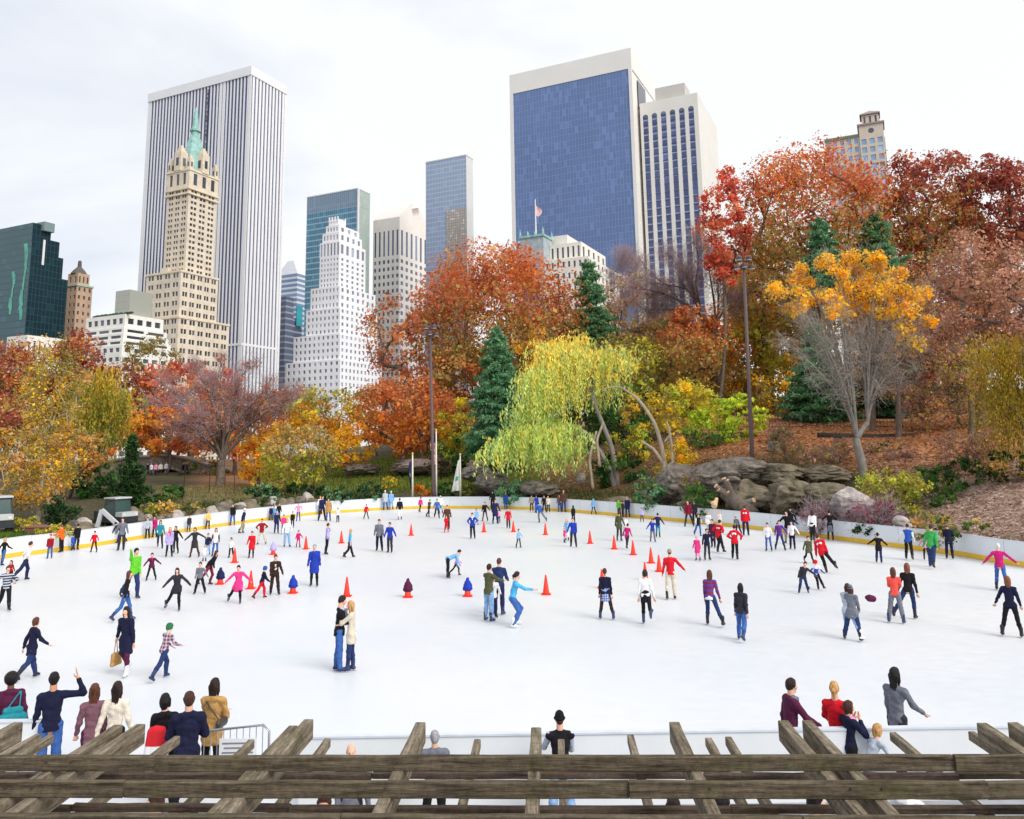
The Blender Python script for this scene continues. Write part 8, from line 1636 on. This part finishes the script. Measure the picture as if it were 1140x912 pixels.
# x yfoot hpx heading legs arms top bottom hair ; opts | label     (heading: 0 away, 90 left, 180 towards the camera, -90 right)
CAT = """
3 629.8 31 -60 stand swing jacket:black jeans:denim long:blond | blond skater in black jacket over white shirt at the left edge by the boards
27 647 43 -75 stride pock tee:white trousers:navy short:brown | person in white t-shirt and navy trousers gliding right near the left edge
5 680 51 -170 walk hips sweater:striped_knit trousers:black short:auburn | person in dark sweater with grey stripes at the left edge
11 649 25 150 stand away jacket:dkred trousers:black long:auburn | person in red and white top half hidden behind the striped sweater skater
55 622 27 170 stand down jacket:dkred jeans:denim short:brown | person in dark red jacket and jeans near the orange jacket by the left boards
61 612.5 18 20 stand down jacket:blue jeans:denim short:brown | child in bright blue jacket squeezed beside the orange jacket
67.5 615.3 31 60 stand front parka:orange trousers:black short:ginger | person in bright orange jacket by the left boards
72.5 612 29 -30 stand down jacket:black trousers:black short:black | person in black half hidden behind the orange jacket
104.5 615 24 150 wide side jacket:red slim:black short:brown | child in bright red jacket stretching one arm left by the boards
118 604 23 60 step reach jacket:charcoal jeans:dkdenim short:dkbrown lean=50 | person in dark jacket leaning over the boards beside the white frame
135 613 37 170 stand down jacket:grey trousers:charcoal short:brown | man in grey jacket standing by the left boards near the triangular frame
163 600 24 160 stand down jacket:ltgrey trousers:black short:dkbrown | person in grey top and black trousers beside the purple coat by the boards
168 598.5 24 150 stand down coat:magenta trousers:black long:black | person in magenta purple coat by the left boards
177.5 611 32 175 step down jacket:teal slim:charcoal long:dkbrown boots=black | woman in dark teal jacket and grey leggings skating towards the view
188 620.5 34 180 stand down coat:lavender slim:black long:blond extra=scarf:pink | blond woman with pink scarf and lavender coat beside a woman in black
195 616.5 31 165 glide side jacket:black slim:black long:dkbrown | woman in black holding one arm out beside the lavender coat
204 592 19 -160 stand down jacket:charcoal jeans:dkdenim short:brown | person in charcoal jacket and jeans leaning at the left boards
216 621 34 170 wide out jacket:charcoal skirt:charcoal:brown long:dkbrown | woman in dark jacket and short skirt with brown tights, legs apart
225 588.5 20 -150 stand down jacket:yellow trousers:black short:blond | child in light yellow jacket by the left boards
147 667 57 -150 glide raise sweater:lime jeans:dkdenim short:black | person in lime green top waving one raised arm
138.5 692 57 -100 step down vest:black:black slimjeans:denim long:auburn extra=frontp:white boots=blue | woman in black cardigan over white shirt and blue jeans, left side
168 646.5 31 175 wide out jacket:plum slim:black short:dkbrown extra=scarf:magenta | girl in black with magenta scarf stretching both arms
196 680 47 170 push out coat:charcoal slim:black long:dkbrown boots=blue | woman in dark grey jacket and black leggings with arms spread low, left
222 661.5 36 165 wide side sweater:grey trousers:black short:brown | boy in grey sweater and black trousers, left
227.5 625 18 180 stand down dress:white slim:ltgrey long:blond | small child in white dress behind the grey sweater boy
231 618 24 170 stand down jacket:navy jeans:ltdenim short:brown | boy in navy jacket and pale jeans left of the cone
239.5 620 32 175 stand down vest:white:black slimjeans:denim long:auburn | woman with brown hair in white top and blue jeans, middle left
232.5 652 34 -110 push down jacket:black slim:maroon long:brown lean=30 | woman in black top and dark red leggings bending forward
257 621.5 23 150 wide away tee:white trousers:black short:black | child in white t-shirt and black trousers behind a cone
250 584 24 160 stand down jacket:black jeans:denim short:black | person in black jacket and jeans against the left boards
270 594 28 -70 glide down jacket:navy trousers:khaki cap:white | person in white cap, navy jacket and khaki trousers
280 621.5 30 170 stand down long:red slim:black short:brown | child in long red coat facing the view, middle left
291 606.5 29 175 wide hips jacket:dkred trousers:beige short:brown | man in dark red jacket and beige trousers with hands on hips
289.5 577.5 16 160 stand down jacket:navy trousers:navy short:brown | person in navy by the boards, left of two in pale tops
295 577.5 16 170 stand down jacket:ltblue jeans:ltdenim short:brown | person in light blue top beside the navy one at the boards
299.5 578 17 180 stand down jacket:white trousers:charcoal short:blond | person in white jacket right of the light blue one at the boards
307.8 594 25 -170 stand down jacket:navy trousers:navy short:grey | man in all navy standing left of the white shirt skater
310 580 20 -150 stand down jacket:black jeans:denim short:black | person in black jacket near the stone edging behind the boards line
315.5 595 22 180 stand down jacket:pink trousers:grey short:brown | girl in pink jacket behind the white shirt skater
319 609.5 32 -170 stand away sweater:white jeans:ltdenim short:blond | person in white shirt and pale jeans, middle left
325.5 587.5 18 170 stand down jacket:black trousers:black short:dkbrown | child in black right of the pink jacket girl
332 580.5 21 170 stand hips hoodie:ltpink slimjeans:denim short:brown | girl in light pink hoodie and blue leggings near the far left boards
332 609.5 19 -170 stand side parka:magenta slim:magenta short:brown | small child all in hot pink left of a cone
350 571.5 20 170 stand down jacket:white jeans:dkdenim short:blond | person in white jacket at the far boards, left of the navy pair
358.5 580 29 -160 wide down jacket:navy trousers:charcoal short:black | tall person in navy jacket beside the tan coat, far left centre
365.5 580.5 26 170 stand down coat:camel slimjeans:denim long:brown | woman in tan coat and blue leggings, far left centre
376 581.5 16 150 stand down jacket:white trousers:black short:black | small child in white and black right of the tan coat
364 617.5 35 -80 stand down jacket:lavender trousers:black short:brown extra=scarf:purple | person in pale blue jacket with purple scarf and black trousers
389 621.5 33 -80 walk down tee:sky trousers:black long:blond | blond girl in sky blue top and black trousers walking right
349.5 653 47 175 stand down long:royal slim:black short:grey | person in royal blue coat and black trousers, middle left
305.5 662.5 45 -170 stand down jacket:dkbrown trousers:dkbrown short:black extra=frontp:cream | man in brown jacket behind the blue helmet child
291 667 36 -80 stride front jacket:darknavy trousers:red helmet:blue | child in blue helmet, navy jacket and red trousers
265 672 42 170 push out long:pink slim:black short:dkbrown boots=blue | woman in hot pink coat and black leggings with arms out
407.6 578 17 -150 wide down jacket:red slim:black short:brown | child in red jacket alone near the far boards, left centre
426 567 22 10 stand down coat:ltgrey jeans:denim short:white | person in light grey coat leaning on the far boards, left of a pair
433.5 567 21 5 stand down coat:ltblue jeans:ltdenim short:white | person in pale blue coat leaning on the far boards, right of a pair
445 578.8 24 10 stand down jacket:black trousers:white short:black | person in black top and white trousers before the far boards
422 614 36 170 stand down jacket:grey trousers:darknavy short:dkbrown | man in grey jacket standing with a companion in blue, centre left
434 615.5 34 160 stand side jacket:royal trousers:charcoal short:black | person in royal blue jacket and dark trousers beside the man in grey
468 570.5 17 -40 step down jacket:pink slim:black short:brown | child in pink jacket close to the far boards
477.5 576 20 -60 glide down jacket:olive slim:charcoal cap:green | person in olive jacket gliding beside the pink jacket child
486.5 577 22 -170 step away jacket:denim trousers:charcoal short:brown | person in denim blue jacket near the middle flagpole
490.5 572 20 10 stand down jacket:white jeans:ltdenim cap:cream | person in white with a cream cap at the far boards
498 589.5 27 170 stand down parka:brown trousers:dkbrown short:brown | person in brown jacket holding a child in red
497 593 19 170 stand hug parka:red trousers:red short:brown | child in red snow suit in front of the brown jacket
526 600 29 175 stand hips jacket:royal trousers:black short:dkbrown extra=scarf:white | man in royal blue jacket and black trousers, centre
530.5 584.5 18 -160 stand down jacket:ltblue trousers:ltgrey short:brown | person in pale blue behind the royal blue jacket man, centre
540 580.5 22 160 wide side jacket:black slim:brown short:black | skater in black jacket with brown leggings, centre back
548.5 568 22 0 stand down jacket:black trousers:black short:brown | person in black standing outside the far boards
551.5 583.5 28 -160 stand down long:navy slim:navy short:brown | person in long navy coat, centre back
555.5 582 14 160 stand down jacket:ltpink trousers:navy short:brown | tiny child in light pink beside the long navy coat
563 566.5 19 -20 stand down coat:blue jeans:denim short:blond | person in blue coat at the far boards right of the flags
566 588.5 23 175 stand down coat:red trousers:charcoal short:dkbrown | person in bright red coat left of a cone, centre back
577.5 610 21 -150 wide side sweater:ltblue slim:black short:brown | small child in pale blue top and black leggings with one arm out, centre
592 569.5 19 0 stand down jacket:khaki trousers:brown short:brown | person in khaki top left of the group in blue
597.5 571 20 20 stand down jacket:royal jeans:denim short:brown | person in blue jacket standing in the group by the far boards
601.5 582 20 20 push front jacket:blue trousers:grey short:black lean=40 | person in blue bending forward in the group by the far boards
606 570.5 19 180 stand down jacket:black trousers:black short:brown | person in black right of the group in blue
610.5 570.5 18 170 stand down jacket:cream trousers:black short:blond | person in cream top and black trousers at the far boards
623.5 569.5 19 170 stand down jacket:mauve jeans:denim short:brown | person in mauve jacket at the far boards, left of two talking
628.5 569.5 25 -170 stand down jacket:brown slimjeans:dkdenim short:ginger | tall person in brown jacket and jeans at the far boards, right of two talking
638.5 582 19 5 stand down coat:black trousers:black long:black | woman with long black hair in black coat behind the royal blue jacket
638.5 609.5 33 175 stand down jacket:royal trousers:charcoal short:brown | man in royal blue jacket and dark trousers right of the pale pair
631.5 602 24 150 stand hug coat:ltblue slim:white long:blond | person in pale blue coat embracing a pink child, centre
628.5 604 16 -60 stand hug coat:pink slim:ltpink short:blond | small child in pink coat beside the pale blue coat, centre
665 570.5 17 -20 wide down hoodie:ltblue slim:charcoal hood:ltblue | child in pale blue hooded top at the far boards, right of centre
690.5 575 20 150 stand down jacket:lime trousers:charcoal short:brown | person in lime green jacket at the far boards, right of centre
698 574 18 -60 stand down jacket:brown jeans:charcoal short:brown | person in brown jacket between the lime jacket and the navy coat
702.5 575 23 170 stand down coat:navy slimjeans:navy short:grey | person in navy coat right of the lime jacket at the boards
690 602.5 33 -20 stand down coat:olive slim:charcoal short:brown boots=blue | person in long olive coat seen from behind, right of centre
696.5 597 22 170 stand down jacket:white trousers:ltgrey short:brown | person in white jacket half hidden behind the pink top girl
698.5 611.5 28 -30 stride away blouse:magenta slim:charcoal short:brown | girl in bright pink top and grey leggings skating away
715 581.3 16 175 stand down jacket:lavender slim:charcoal short:brown | small child in lavender jacket before the right boards
727 603.5 26 -170 stand out jacket:royal trousers:grey short:brown | child in blue jacket holding hands with the navy one
733 598.5 27 -10 glide out jacket:navy slimjeans:teal short:black | person in navy jacket with arm stretched right, teal jeans
767 586.5 30 170 wide down jacket:maroon slim:charcoal short:dkbrown | person in maroon jacket by the right boards
774 584 27 160 stand down jacket:charcoal trousers:black short:blond | person in charcoal jacket beside the maroon jacket
778 597 25 -160 glide swing vest:black:white jeans:denim short:dkbrown | person in black vest over white sleeves and jeans, right of centre
789.5 594.5 25 175 stand down coat:white slim:ltgrey long:blond | blond woman in white coat behind the red jacketed skaters
777 624.5 28 160 stand down long:pink slim:ltpink cap:ltpink | child in bright pink coat and pale pink leggings
788 623.8 35 -160 stand side jacket:darknavy slim:charcoal short:brown extra=hem:white | girl in dark navy jacket holding the pink coat child's hand
794.5 610 32 160 stand down jacket:plum trousers:charcoal short:dkbrown | person in dark plum behind the left red jacket guard
801.5 590 21 170 stand down jacket:cream trousers:ltgrey short:blond | person in cream right of the blond woman in white
801 615.5 36 -40 push hips parka:red trousers:black short:dkbrown extra=back:white | rink guard in red jacket with white back panel, leftmost of three
822 596 20 20 step front jacket:grey trousers:navy short:blond lean=45 | person in grey blue jacket bending behind the middle red jacket guard
819 623 38 -10 glide hips parka:red trousers:black short:dkbrown extra=back:white | rink guard in red jacket and black trousers, middle of three
830.7 596.5 34 0 stand down parka:red trousers:navy short:brown extra=back:white | rink guard in long red jacket close to the boards, rightmost of three
856 614 32 170 stand away tee:white slimjeans:denim short:black | person in white t-shirt and blue leggings, right of the red guards
869 613 34 -170 wide side sweater:purple slimjeans:dkdenim short:dkbrown | person in purple top and dark jeans with legs apart
878 605.5 37 160 stand out jacket:black trousers:khaki short:black | tall person in black jacket with an arm on the purple top's shoulder
883 612 32 170 stand side sweater:white trousers:darknavy short:brown | person in white top and navy trousers beside the tall one in black
897.3 594.5 32 0 stand down jacket:black jeans:denim short:black | person in black jacket and jeans close to the right boards
905.5 603.5 35 -20 stride down sweater:white skirt:charcoal:black:.24 long:brown | woman in white top and long grey skirt skating away by the right boards
925.3 602 34 0 stand out tee:black skirt:grey:black:.24 short:dkbrown | woman in black t-shirt and full grey skirt by the right boards
901 627.3 31 -160 walk down coat:olive slim:black short:brown | person in olive coat and black leggings left of the leaning guard
924 637.8 43 -15 push down parka:red trousers:black short:brown roll=-17 lean=16 extra=back:white | rink guard in red jacket leaning hard to the left, right side
891 661 36 -170 push rout jacket:charcoal jeans:dkdenim short:brown roll=-12 m | person in dark jacket pointing one arm left, right side
912.6 657 33 -30 push out sweater:jersey trousers:black helmet:red lean=24 roll=-10 | child in red helmet and blue and white hockey jersey
827 713.5 64 -20 step down jacket:charcoal jeans:denim long:black boots=blue | woman with long black hair in dark jacket and blue jeans, right of centre
979.6 627 34 0 stand out coat:black jeans:dkdenim hat:black | person in black coat and black hat with both arms out
1013 623.5 40 -10 glide side vest:blue:white trousers:black short:brown | person in blue vest over white sleeves holding a child's hand
1031.6 624 29 -20 stand side jacket:ltpink slim:black short:brown | small child in pink between the blue vest and the green top
1039 632.3 48 -20 stride down jacket:green jeans:dkdenim short:brown | person in green top and dark jeans by the right boards
1058 622.5 40 0 stand fold jacket:darknavy trousers:darknavy beanie:grey | man in navy jacket and grey knit hat by the right boards
1116 657.5 52 0 glide out sweater:magenta slimjeans:denim short:white | white haired person in magenta sweater with arms out at the right edge
1128.5 709.5 68 0 wide away sweater:darknavy slim:black long:ginger | woman with reddish hair all in black at the right edge
999 694 62 -5 wide front tee:coral trousers:grey long:auburn boots=blue | woman in coral top and grey trousers beside a woman in black
1014 690 61 -10 push down sweater:black slimjeans:dkdenim long:ginger m boots=black | woman in black top and dark jeans pushing off to the right
946 712 60 -20 push hug jacket:ltgrey slimjeans:ltdenim long:brown boots=white | person in pale grey jacket and light jeans behind the grey coat woman
951 713 63 -10 wide front coat:grey jeans:dkdenim long:brown:beanie:grey boots=black | woman in grey coat and grey hat with an arm stretched holding a dark hat
747.8 667.5 56 0 stand side sweater:red trousers:beige cap:khaki m boots=black | man in bright red sweater and beige trousers seen from behind
675 690 57 0 wide down sweater:darknavy skirt:skirt_print:dkbrown:.16 pony:brown boots=blue | woman in navy sweater and short patterned blue skirt, centre right
720 695 61 -5 kick down sweater:white skirt:black:black:.12 bob:dkbrown boots=blue extra=hem:black | girl in white sweater with black leggings lifting one skate, centre right
792 697 60 -10 push down sweater:purple_stripe slimjeans:dkdenim long:auburn extra=hem:white | woman in purple and maroon striped sweater with long auburn hair
544.5 692 64 -40 stand reach jacket:olive jeans:ltdenim short:dkbrown boots=blue | man in olive jacket and light jeans, centre
549.5 688 48 -160 stand front jacket:white trousers:navy hat:ltpink | child in pink hat and white top between the olive and blue jackets
556 684.5 63 -20 stand front jacket:dkdenim trousers:navy short:auburn boots=blue | man in denim blue jacket behind the olive jacket man
571 698 57 -85 crouch rfwd sweater:sky jeans:denim pony:dkbrown boots=white lean=14 | girl in sky blue top and jeans reaching an arm to the right, centre
498.5 643.5 32 -80 bend downf sweater:ltblue trousers:black short:dkbrown lean=70 | person in black trousers bending over to hold a small child, centre
508 641.5 26 -90 stride front jacket:ltpink slim:black short:brown | toddler in pale pink top held by the bending person
33 757 70 -60 walk swing coat:darknavy jeans:dkdenim bob:auburn boots=black | woman with auburn hair in dark buttoned coat and jeans, lower left
181 757 62 -60 stride front sweater:plaid_red jeans:dkdenim helmet:green2 boots=blue | child in green helmet and red plaid shirt, lower left
"""
def fovh(px, yf, hp_):
    p = atz(px, yf, 0); lo, hi = .3, 2.6
    for _ in range(30):
        m_ = (lo+hi)/2
        if yf-proj((p[0], p[1], m_))[1] < hp_: lo = m_
        else: hi = m_
    return p, lo
def parse(line):
    left, label = line.split('|'); t = left.split(); x, yf, hp_, hd = [float(q) for q in t[:4]]; legs, arms, top, bot, hair = t[4:9]; o = dict(); ex = []
    for q in t[9:]:
        if q == 'm': o['mirror'] = True
        elif q.startswith('lean='): o['lean'] = float(q[5:])
        elif q.startswith('roll='): o['roll'] = float(q[5:])
        elif q.startswith('boots='): o['boots'] = q[6:]
        elif q.startswith('extra='): ex.append(tuple(q[6:].split(':')))
        elif q.startswith('skin='): o['skin'] = int(q[5:])
        elif q.startswith('hy='): o['hy'] = float(q[3:])
        elif q.startswith('hp='): o['hp'] = float(q[3:])
    return x, yf, hp_, hd, legs, arms, top, bot, hair, label.strip(), o, ex
HLOG = []
for ln_ in CAT.strip().split('\n'):
    x, yf, hp_, hd, legs, arms, top, bot, hair, label, o, ex = parse(ln_); p, H = fovh(x, yf, hp_)
    k = {'bend': .80, 'crouch': .86, 'push': .95, 'stride': .95, 'glide': .98}.get(legs, 1.0)
    if o.get('lean', 0) > 28 and legs != 'bend': k *= .86
    if 'hat' in hair or 'beanie' in hair or 'helmet' in hair: k *= 1.02
    H = H/k; HLOG.append((round(H, 2), label)); H = min(1.95, max(.8, H*.985))
    # heading is given relative to the line of sight
    az = math.degrees(math.atan2(-p[0], p[1]))
    if 'outside' not in label:
        for _ in range(60):
            q_ = np.array([0., 40.])-p[:2]; q_ /= np.linalg.norm(q_); tst = p[:2]-q_*.42
            if inside(np.array([tst[0]]), np.array([tst[1]]))[0]: break
            p = p+np.array([q_[0], q_[1], 0])*.06
    person(p[0], p[1], H, hd+az, legs, arms, top, bot, hair, label, SG, extra=ex, **o)
print('HEIGHTS', [q for q in HLOG if q[0] > 1.93 or q[0] < .85])
# ---- hugging couple
p, H = fovh(383.5, 748, 79)
person(p[0]-.15, p[1]+.03, 1.80, -78, 'close', 'hug', 'jacket:black', 'jeans:denim', 'short:dkbrown', 'man in black jacket hugging a blond woman in front of a cone', SG, extra=[('scarf', 'ltgrey')], boots='blue', seed=5, hp=-12, lean=4)
person(p[0]+.17, p[1]-.03, 1.68, 88, 'close', 'hug', 'coat:beige', 'slimjeans:dkdenim', 'long:blond', 'blond woman in beige coat hugged by a man in black', SG, boots='blue', seed=6, lean=2, extra=[('hem', 'white')])
# ---- woman with paper bag
p, H = fovh(138.5, 752.5, 70); rt_, J, W = person(p[0], p[1], 1.66, 172, 'step', 'rbag', 'long:darknavy', 'slim:plum', 'long:dkbrown', 'woman with long dark hair and dark coat carrying a tan bag', SG, boots='white', seed=9)
hw_ = J['wrR']+J['hdR']*.11; h0 = hw_-np.array([0, 0, .34])
near_thing(J, W, (p[0], p[1], 0), [(h0+[-.02, -.13, .0], h0+[-.02, .13, .0], .05, .05), (h0+[-.02, -.15, -.22], h0+[-.02, .15, -.22], .055, .055), (h0+[-.02, -.13, 0], h0+[-.02, -.15, -.22], .05, .05), (h0+[-.02, .13, 0], h0+[-.02, .15, -.22], .05, .05), (h0+[0, 0, -.1], h0+[0, 0, -.12], .11, .11, (1, 0, 0), .5), (h0+[0, -.07, .03], hw_+[0, -.02, -.02], .012, .012), (h0+[0, .07, .03], hw_+[0, .02, -.02], .012, .012)], 'carrier_bag', cloth('camel'), 'tan carrier bag hanging from the hand of the woman in the dark coat', 'bag', h=.012)
# dark hat held out by the grey coat woman
p = atz(957, 712, 0)+np.array([.62, 0, 0]); V, Q = nets([((0, 0, 0), (.10, 0, -.02), .10, .09, (0, 1, 0), .7), ((-.08, 0, .02), (-.05, 0, .02), .05, .05)], .015, .03); me = fast_mesh('knit_hat', V, Q, cloth('plum')); o = bpy.data.objects.new('knit_hat', me); col.objects.link(o); pz = atY(968, 666, p[1]); o.location = pz; tag(o, 'dark red knitted hat held out to the right of the grey coat woman', 'hat')
# ================= people along the near edge (positions from head height)
NG = 'people along the near edge of the rink'
def nearp(px, yh, H, hd, *a, **k):
    """stand a person so that the top of the head is seen at (px, yh)"""
    p = atz(px, yh, H); az = math.degrees(math.atan2(-p[0], p[1])); return p, person(p[0], p[1], H, hd+az, *a, **k)
p, (rt_, J, W) = nearp(13, 752, 1.66, 0, 'stand', 'down', 'jacket:plum', 'trousers:black', 'afro:black', 'woman with a round dark hairdo and plum jacket seen from behind at far left', NG, skates=False, skin=2, seed=21)
sh_ = J['shR']; bg0 = J['waist']-J['fwd']*.16+J['rt']*.06
bagp = near_thing(J, W, (p[0], p[1], 0), [(bg0+[-.14, -.02, -.1], bg0+[.14, -.02, -.1], .09, .09, (0, 1, 0), .6), (bg0+[-.10, -.02, .03], bg0+[.10, -.02, .03], .06, .06, (0, 1, 0), .6), (bg0+[-.09, -.02, .06], sh_+[-.02, -.07, .03], .013, .013), (bg0+[.09, -.02, .06], sh_+[0, -.07, .03], .013, .013)], 'shoulder_bag', cloth('teal'), 'blue grey shoulder bag on the back of the woman at far left', 'bag')
nearp(60.5, 751, 1.78, 0, 'stand', 'wave', 'sweater:darknavy', 'jeans:denim', 'short:black', 'man in dark sweater and blue jeans raising his right hand at lower left', NG, skates=False, seed=22, skin=1)
nearp(105.5, 764, 1.62, -8, 'close', 'down', 'blouse:mauve', 'slim:plum', 'long:auburn', 'woman with long auburn hair and mauve cardigan beside the cream sweater', NG, skates=False, seed=23)
nearp(130.5, 761.5, 1.64, -25, 'close', 'down', 'blouse:cream', 'slim:black', 'long:dkbrown', 'woman with long dark hair and cream sweater right of the mauve cardigan', NG, skates=False, seed=24)
p, (rt_, J, W) = nearp(189, 775, 1.66, -20, 'stand', 'front', 'jacket:black', 'trousers:black', 'bob:black', 'person in black with a red rucksack leaning against the man in the dark jacket', NG, skates=False, seed=25, roll=-3)
bk0 = J['waist']-J['fwd']*.16
near_thing(J, W, (p[0], p[1], 0), [(bk0+[-.13, .0, .12], bk0+[.02, .0, .12], .06, .06), (bk0+[-.16, -.02, -.24], bk0+[.04, -.02, -.24], .08, .08), (bk0+[-.14, -.01, .1], bk0+[-.17, -.02, -.2], .06, .08), (bk0+[.02, -.01, .1], bk0+[.04, -.02, -.2], .06, .08), (bk0+[-.06, -.01, .1], bk0+[-.06, -.03, -.2], .10, .13, (0, 1, 0), .7)], 'rucksack', stripe_mat('rucksack_red', 'red', 'white', 1.6, 2), 'red and white rucksack low on the back of the person in black', 'rucksack')
nearp(211, 773, 1.80, 2, 'stand', 'fold', 'parka:darknavy', 'trousers:black', 'short:brown', 'broad man in dark leather jacket standing by the crowd barrier', NG, skates=False, seed=26)
p, (rt_, J, W) = nearp(238, 758, 1.68, -30, 'stand', 'fold', 'coat:camel', 'slim:black', 'long:dkbrown', 'woman with long dark hair and tan coat behind the crowd barrier', NG, skates=False, seed=27)
bg0 = J['waist']+J['rt']*.19-J['fwd']*.02
near_thing(J, W, (p[0], p[1], 0), [(bg0+[0, -.10, -.05], bg0+[0, .08, -.05], .075, .075, (1, 0, 0), .6), (bg0+[0, -.12, .03], J['neck']-J['fwd']*.13-J['u']*.1, .012, .012), (J['neck']-J['fwd']*.13-J['u']*.1, J['shL']+[.02, -.04, .05], .012, .012)], 'handbag', mat('leather_dark', (.05, .04, .035), rough=.4), 'dark leather handbag at the hip of the woman in the tan coat', 'bag')
nearp(876, 757.5, 1.66, -60, 'stand', 'rest', 'coat:plum', 'trousers:black', 'short:dkbrown', 'woman in plum coat with a hand on the near boards', NG, seed=28, extra=[('scarf', 'grey')], lean=6)
nearp(928, 762, 1.62, -8, 'stand', 'front', 'sweater:red', 'jeans:dkdenim', 'pony:blond', 'girl with fair ponytail and red sweater at the near boards', NG, seed=29)
nearp(942, 782.5, 1.42, -60, 'stand', 'face', 'jacket:darknavy', 'trousers:black', 'bob:brown', 'child in navy jacket with pale pink scarf outside the near boards', NG, skates=False, seed=30, extra=[('scarf', 'ltpink')])
nearp(963, 804.5, 1.22, -45, 'step', 'reach', 'tee:ltgrey', 'jeans:ltdenim', 'bob:blond', 'blond child in pale grey shirt and light jeans leaning on the near boards', NG, skates=False, seed=31, lean=34)
nearp(994, 745.5, 1.68, -35, 'stand', 'rest', 'blouse:grey', 'slim:charcoal', 'long:black', 'woman with long black hair and grey cardigan touching the near boards', NG, seed=32, extra=[])
nearp(623, 795.5, 1.55, 5, 'stand', 'front', 'vest:black:ltgrey', 'jeans:ltdenim', 'beanie:black', 'person in grey and black jacket with dark hat behind the pergola, centre', NG, skates=False, seed=33)
nearp(484, 817, 1.42, 0, 'stand', 'front', 'parka:grey', 'trousers:black', 'short:grey', 'grey haired person in slate parka half hidden by a rafter', NG, skates=False, seed=34)
nearp(391, 829, 1.50, 180, 'stand', 'down', 'jacket:grey', 'trousers:charcoal', 'bald:bald', 'bald person whose head just shows over the pergola', NG, skates=False, seed=35)
UG = 'people passing under the pergola'
for i, (px, py, hd, top, bot, hair, lb) in enumerate([
    (20, 862, 160, 'jacket:dkred', 'trousers:black', 'short:brown', 'person in dark red glimpsed through the pergola at far left'),
    (362, 884, 170, 'tee:black', 'jeans:denim', 'short:brown', 'person in black t-shirt glimpsed between the beams left of centre'),
    (178, 884, 90, 'jacket:navy', 'jeans:denim', 'short:brown', 'person in navy glimpsed between the beams at left'),
    (750, 888, 170, 'jacket:brown', 'jeans:dkdenim', 'short:dkbrown', 'person in brown glimpsed between the beams right of the broad rafter'),
    (800, 889, -90, 'jacket:sky', 'trousers:black', 'short:black', 'person in sky blue jacket glimpsed between the beams'),
    (903, 884, -95, 'jacket:ltblue', 'jeans:denim', 'short:black', 'dark haired person in pale blue facing right under the beams'),
    (1003, 862, -20, 'jacket:white', 'jeans:ltdenim', 'short:black', 'dark haired person in white under the beams at right')]):
    nearp(px, py, 1.68, hd, 'stand', 'down', top, bot, hair, lb, UG, skates=False, seed=60+i, skin=[0, 1, 0, 2, 1, 0, 1][i])
# far visitors by the bridge
for i, (px, py, cl, lb) in enumerate([(164, 536, 'black', 'person in black among visitors by the bridge arch, leftmost'), (168, 535, 'white', 'person in white among visitors by the bridge arch'), (173, 536, 'ltpink', 'person in pale pink among visitors by the bridge arch'), (178, 536, 'cream', 'person in cream among visitors by the bridge arch'), (184, 535, 'ltgrey', 'person in light grey among visitors by the bridge arch, rightmost'), (203, 540, 'black', 'person in black on the path right of the bridge arch, left of a pair'), (207, 540, 'plum', 'person in dark plum on the path right of the bridge arch, right of a pair')]):
    p = atY(px, py, 110); person(p[0], 110, 1.7, 150+i*20, 'walk', 'down', 'jacket:'+cl, 'trousers:charcoal', 'short:brown', lb, 'visitors by the stone bridge', z=tz(p[0], 110), skates=False, seed=80+i)
labs = {}
for o in bpy.data.objects:
    if o.parent is None and 'label' in o.keys():
        labs.setdefault(o['label'], []).append(o.name)
        nw = len(o['label'].split()); 
        if nw < 4 or nw > 16: print('LABEL LEN', nw, o['label'])
for k, v in labs.items():
    if len(v) > 1: print('DUP', len(v), k)
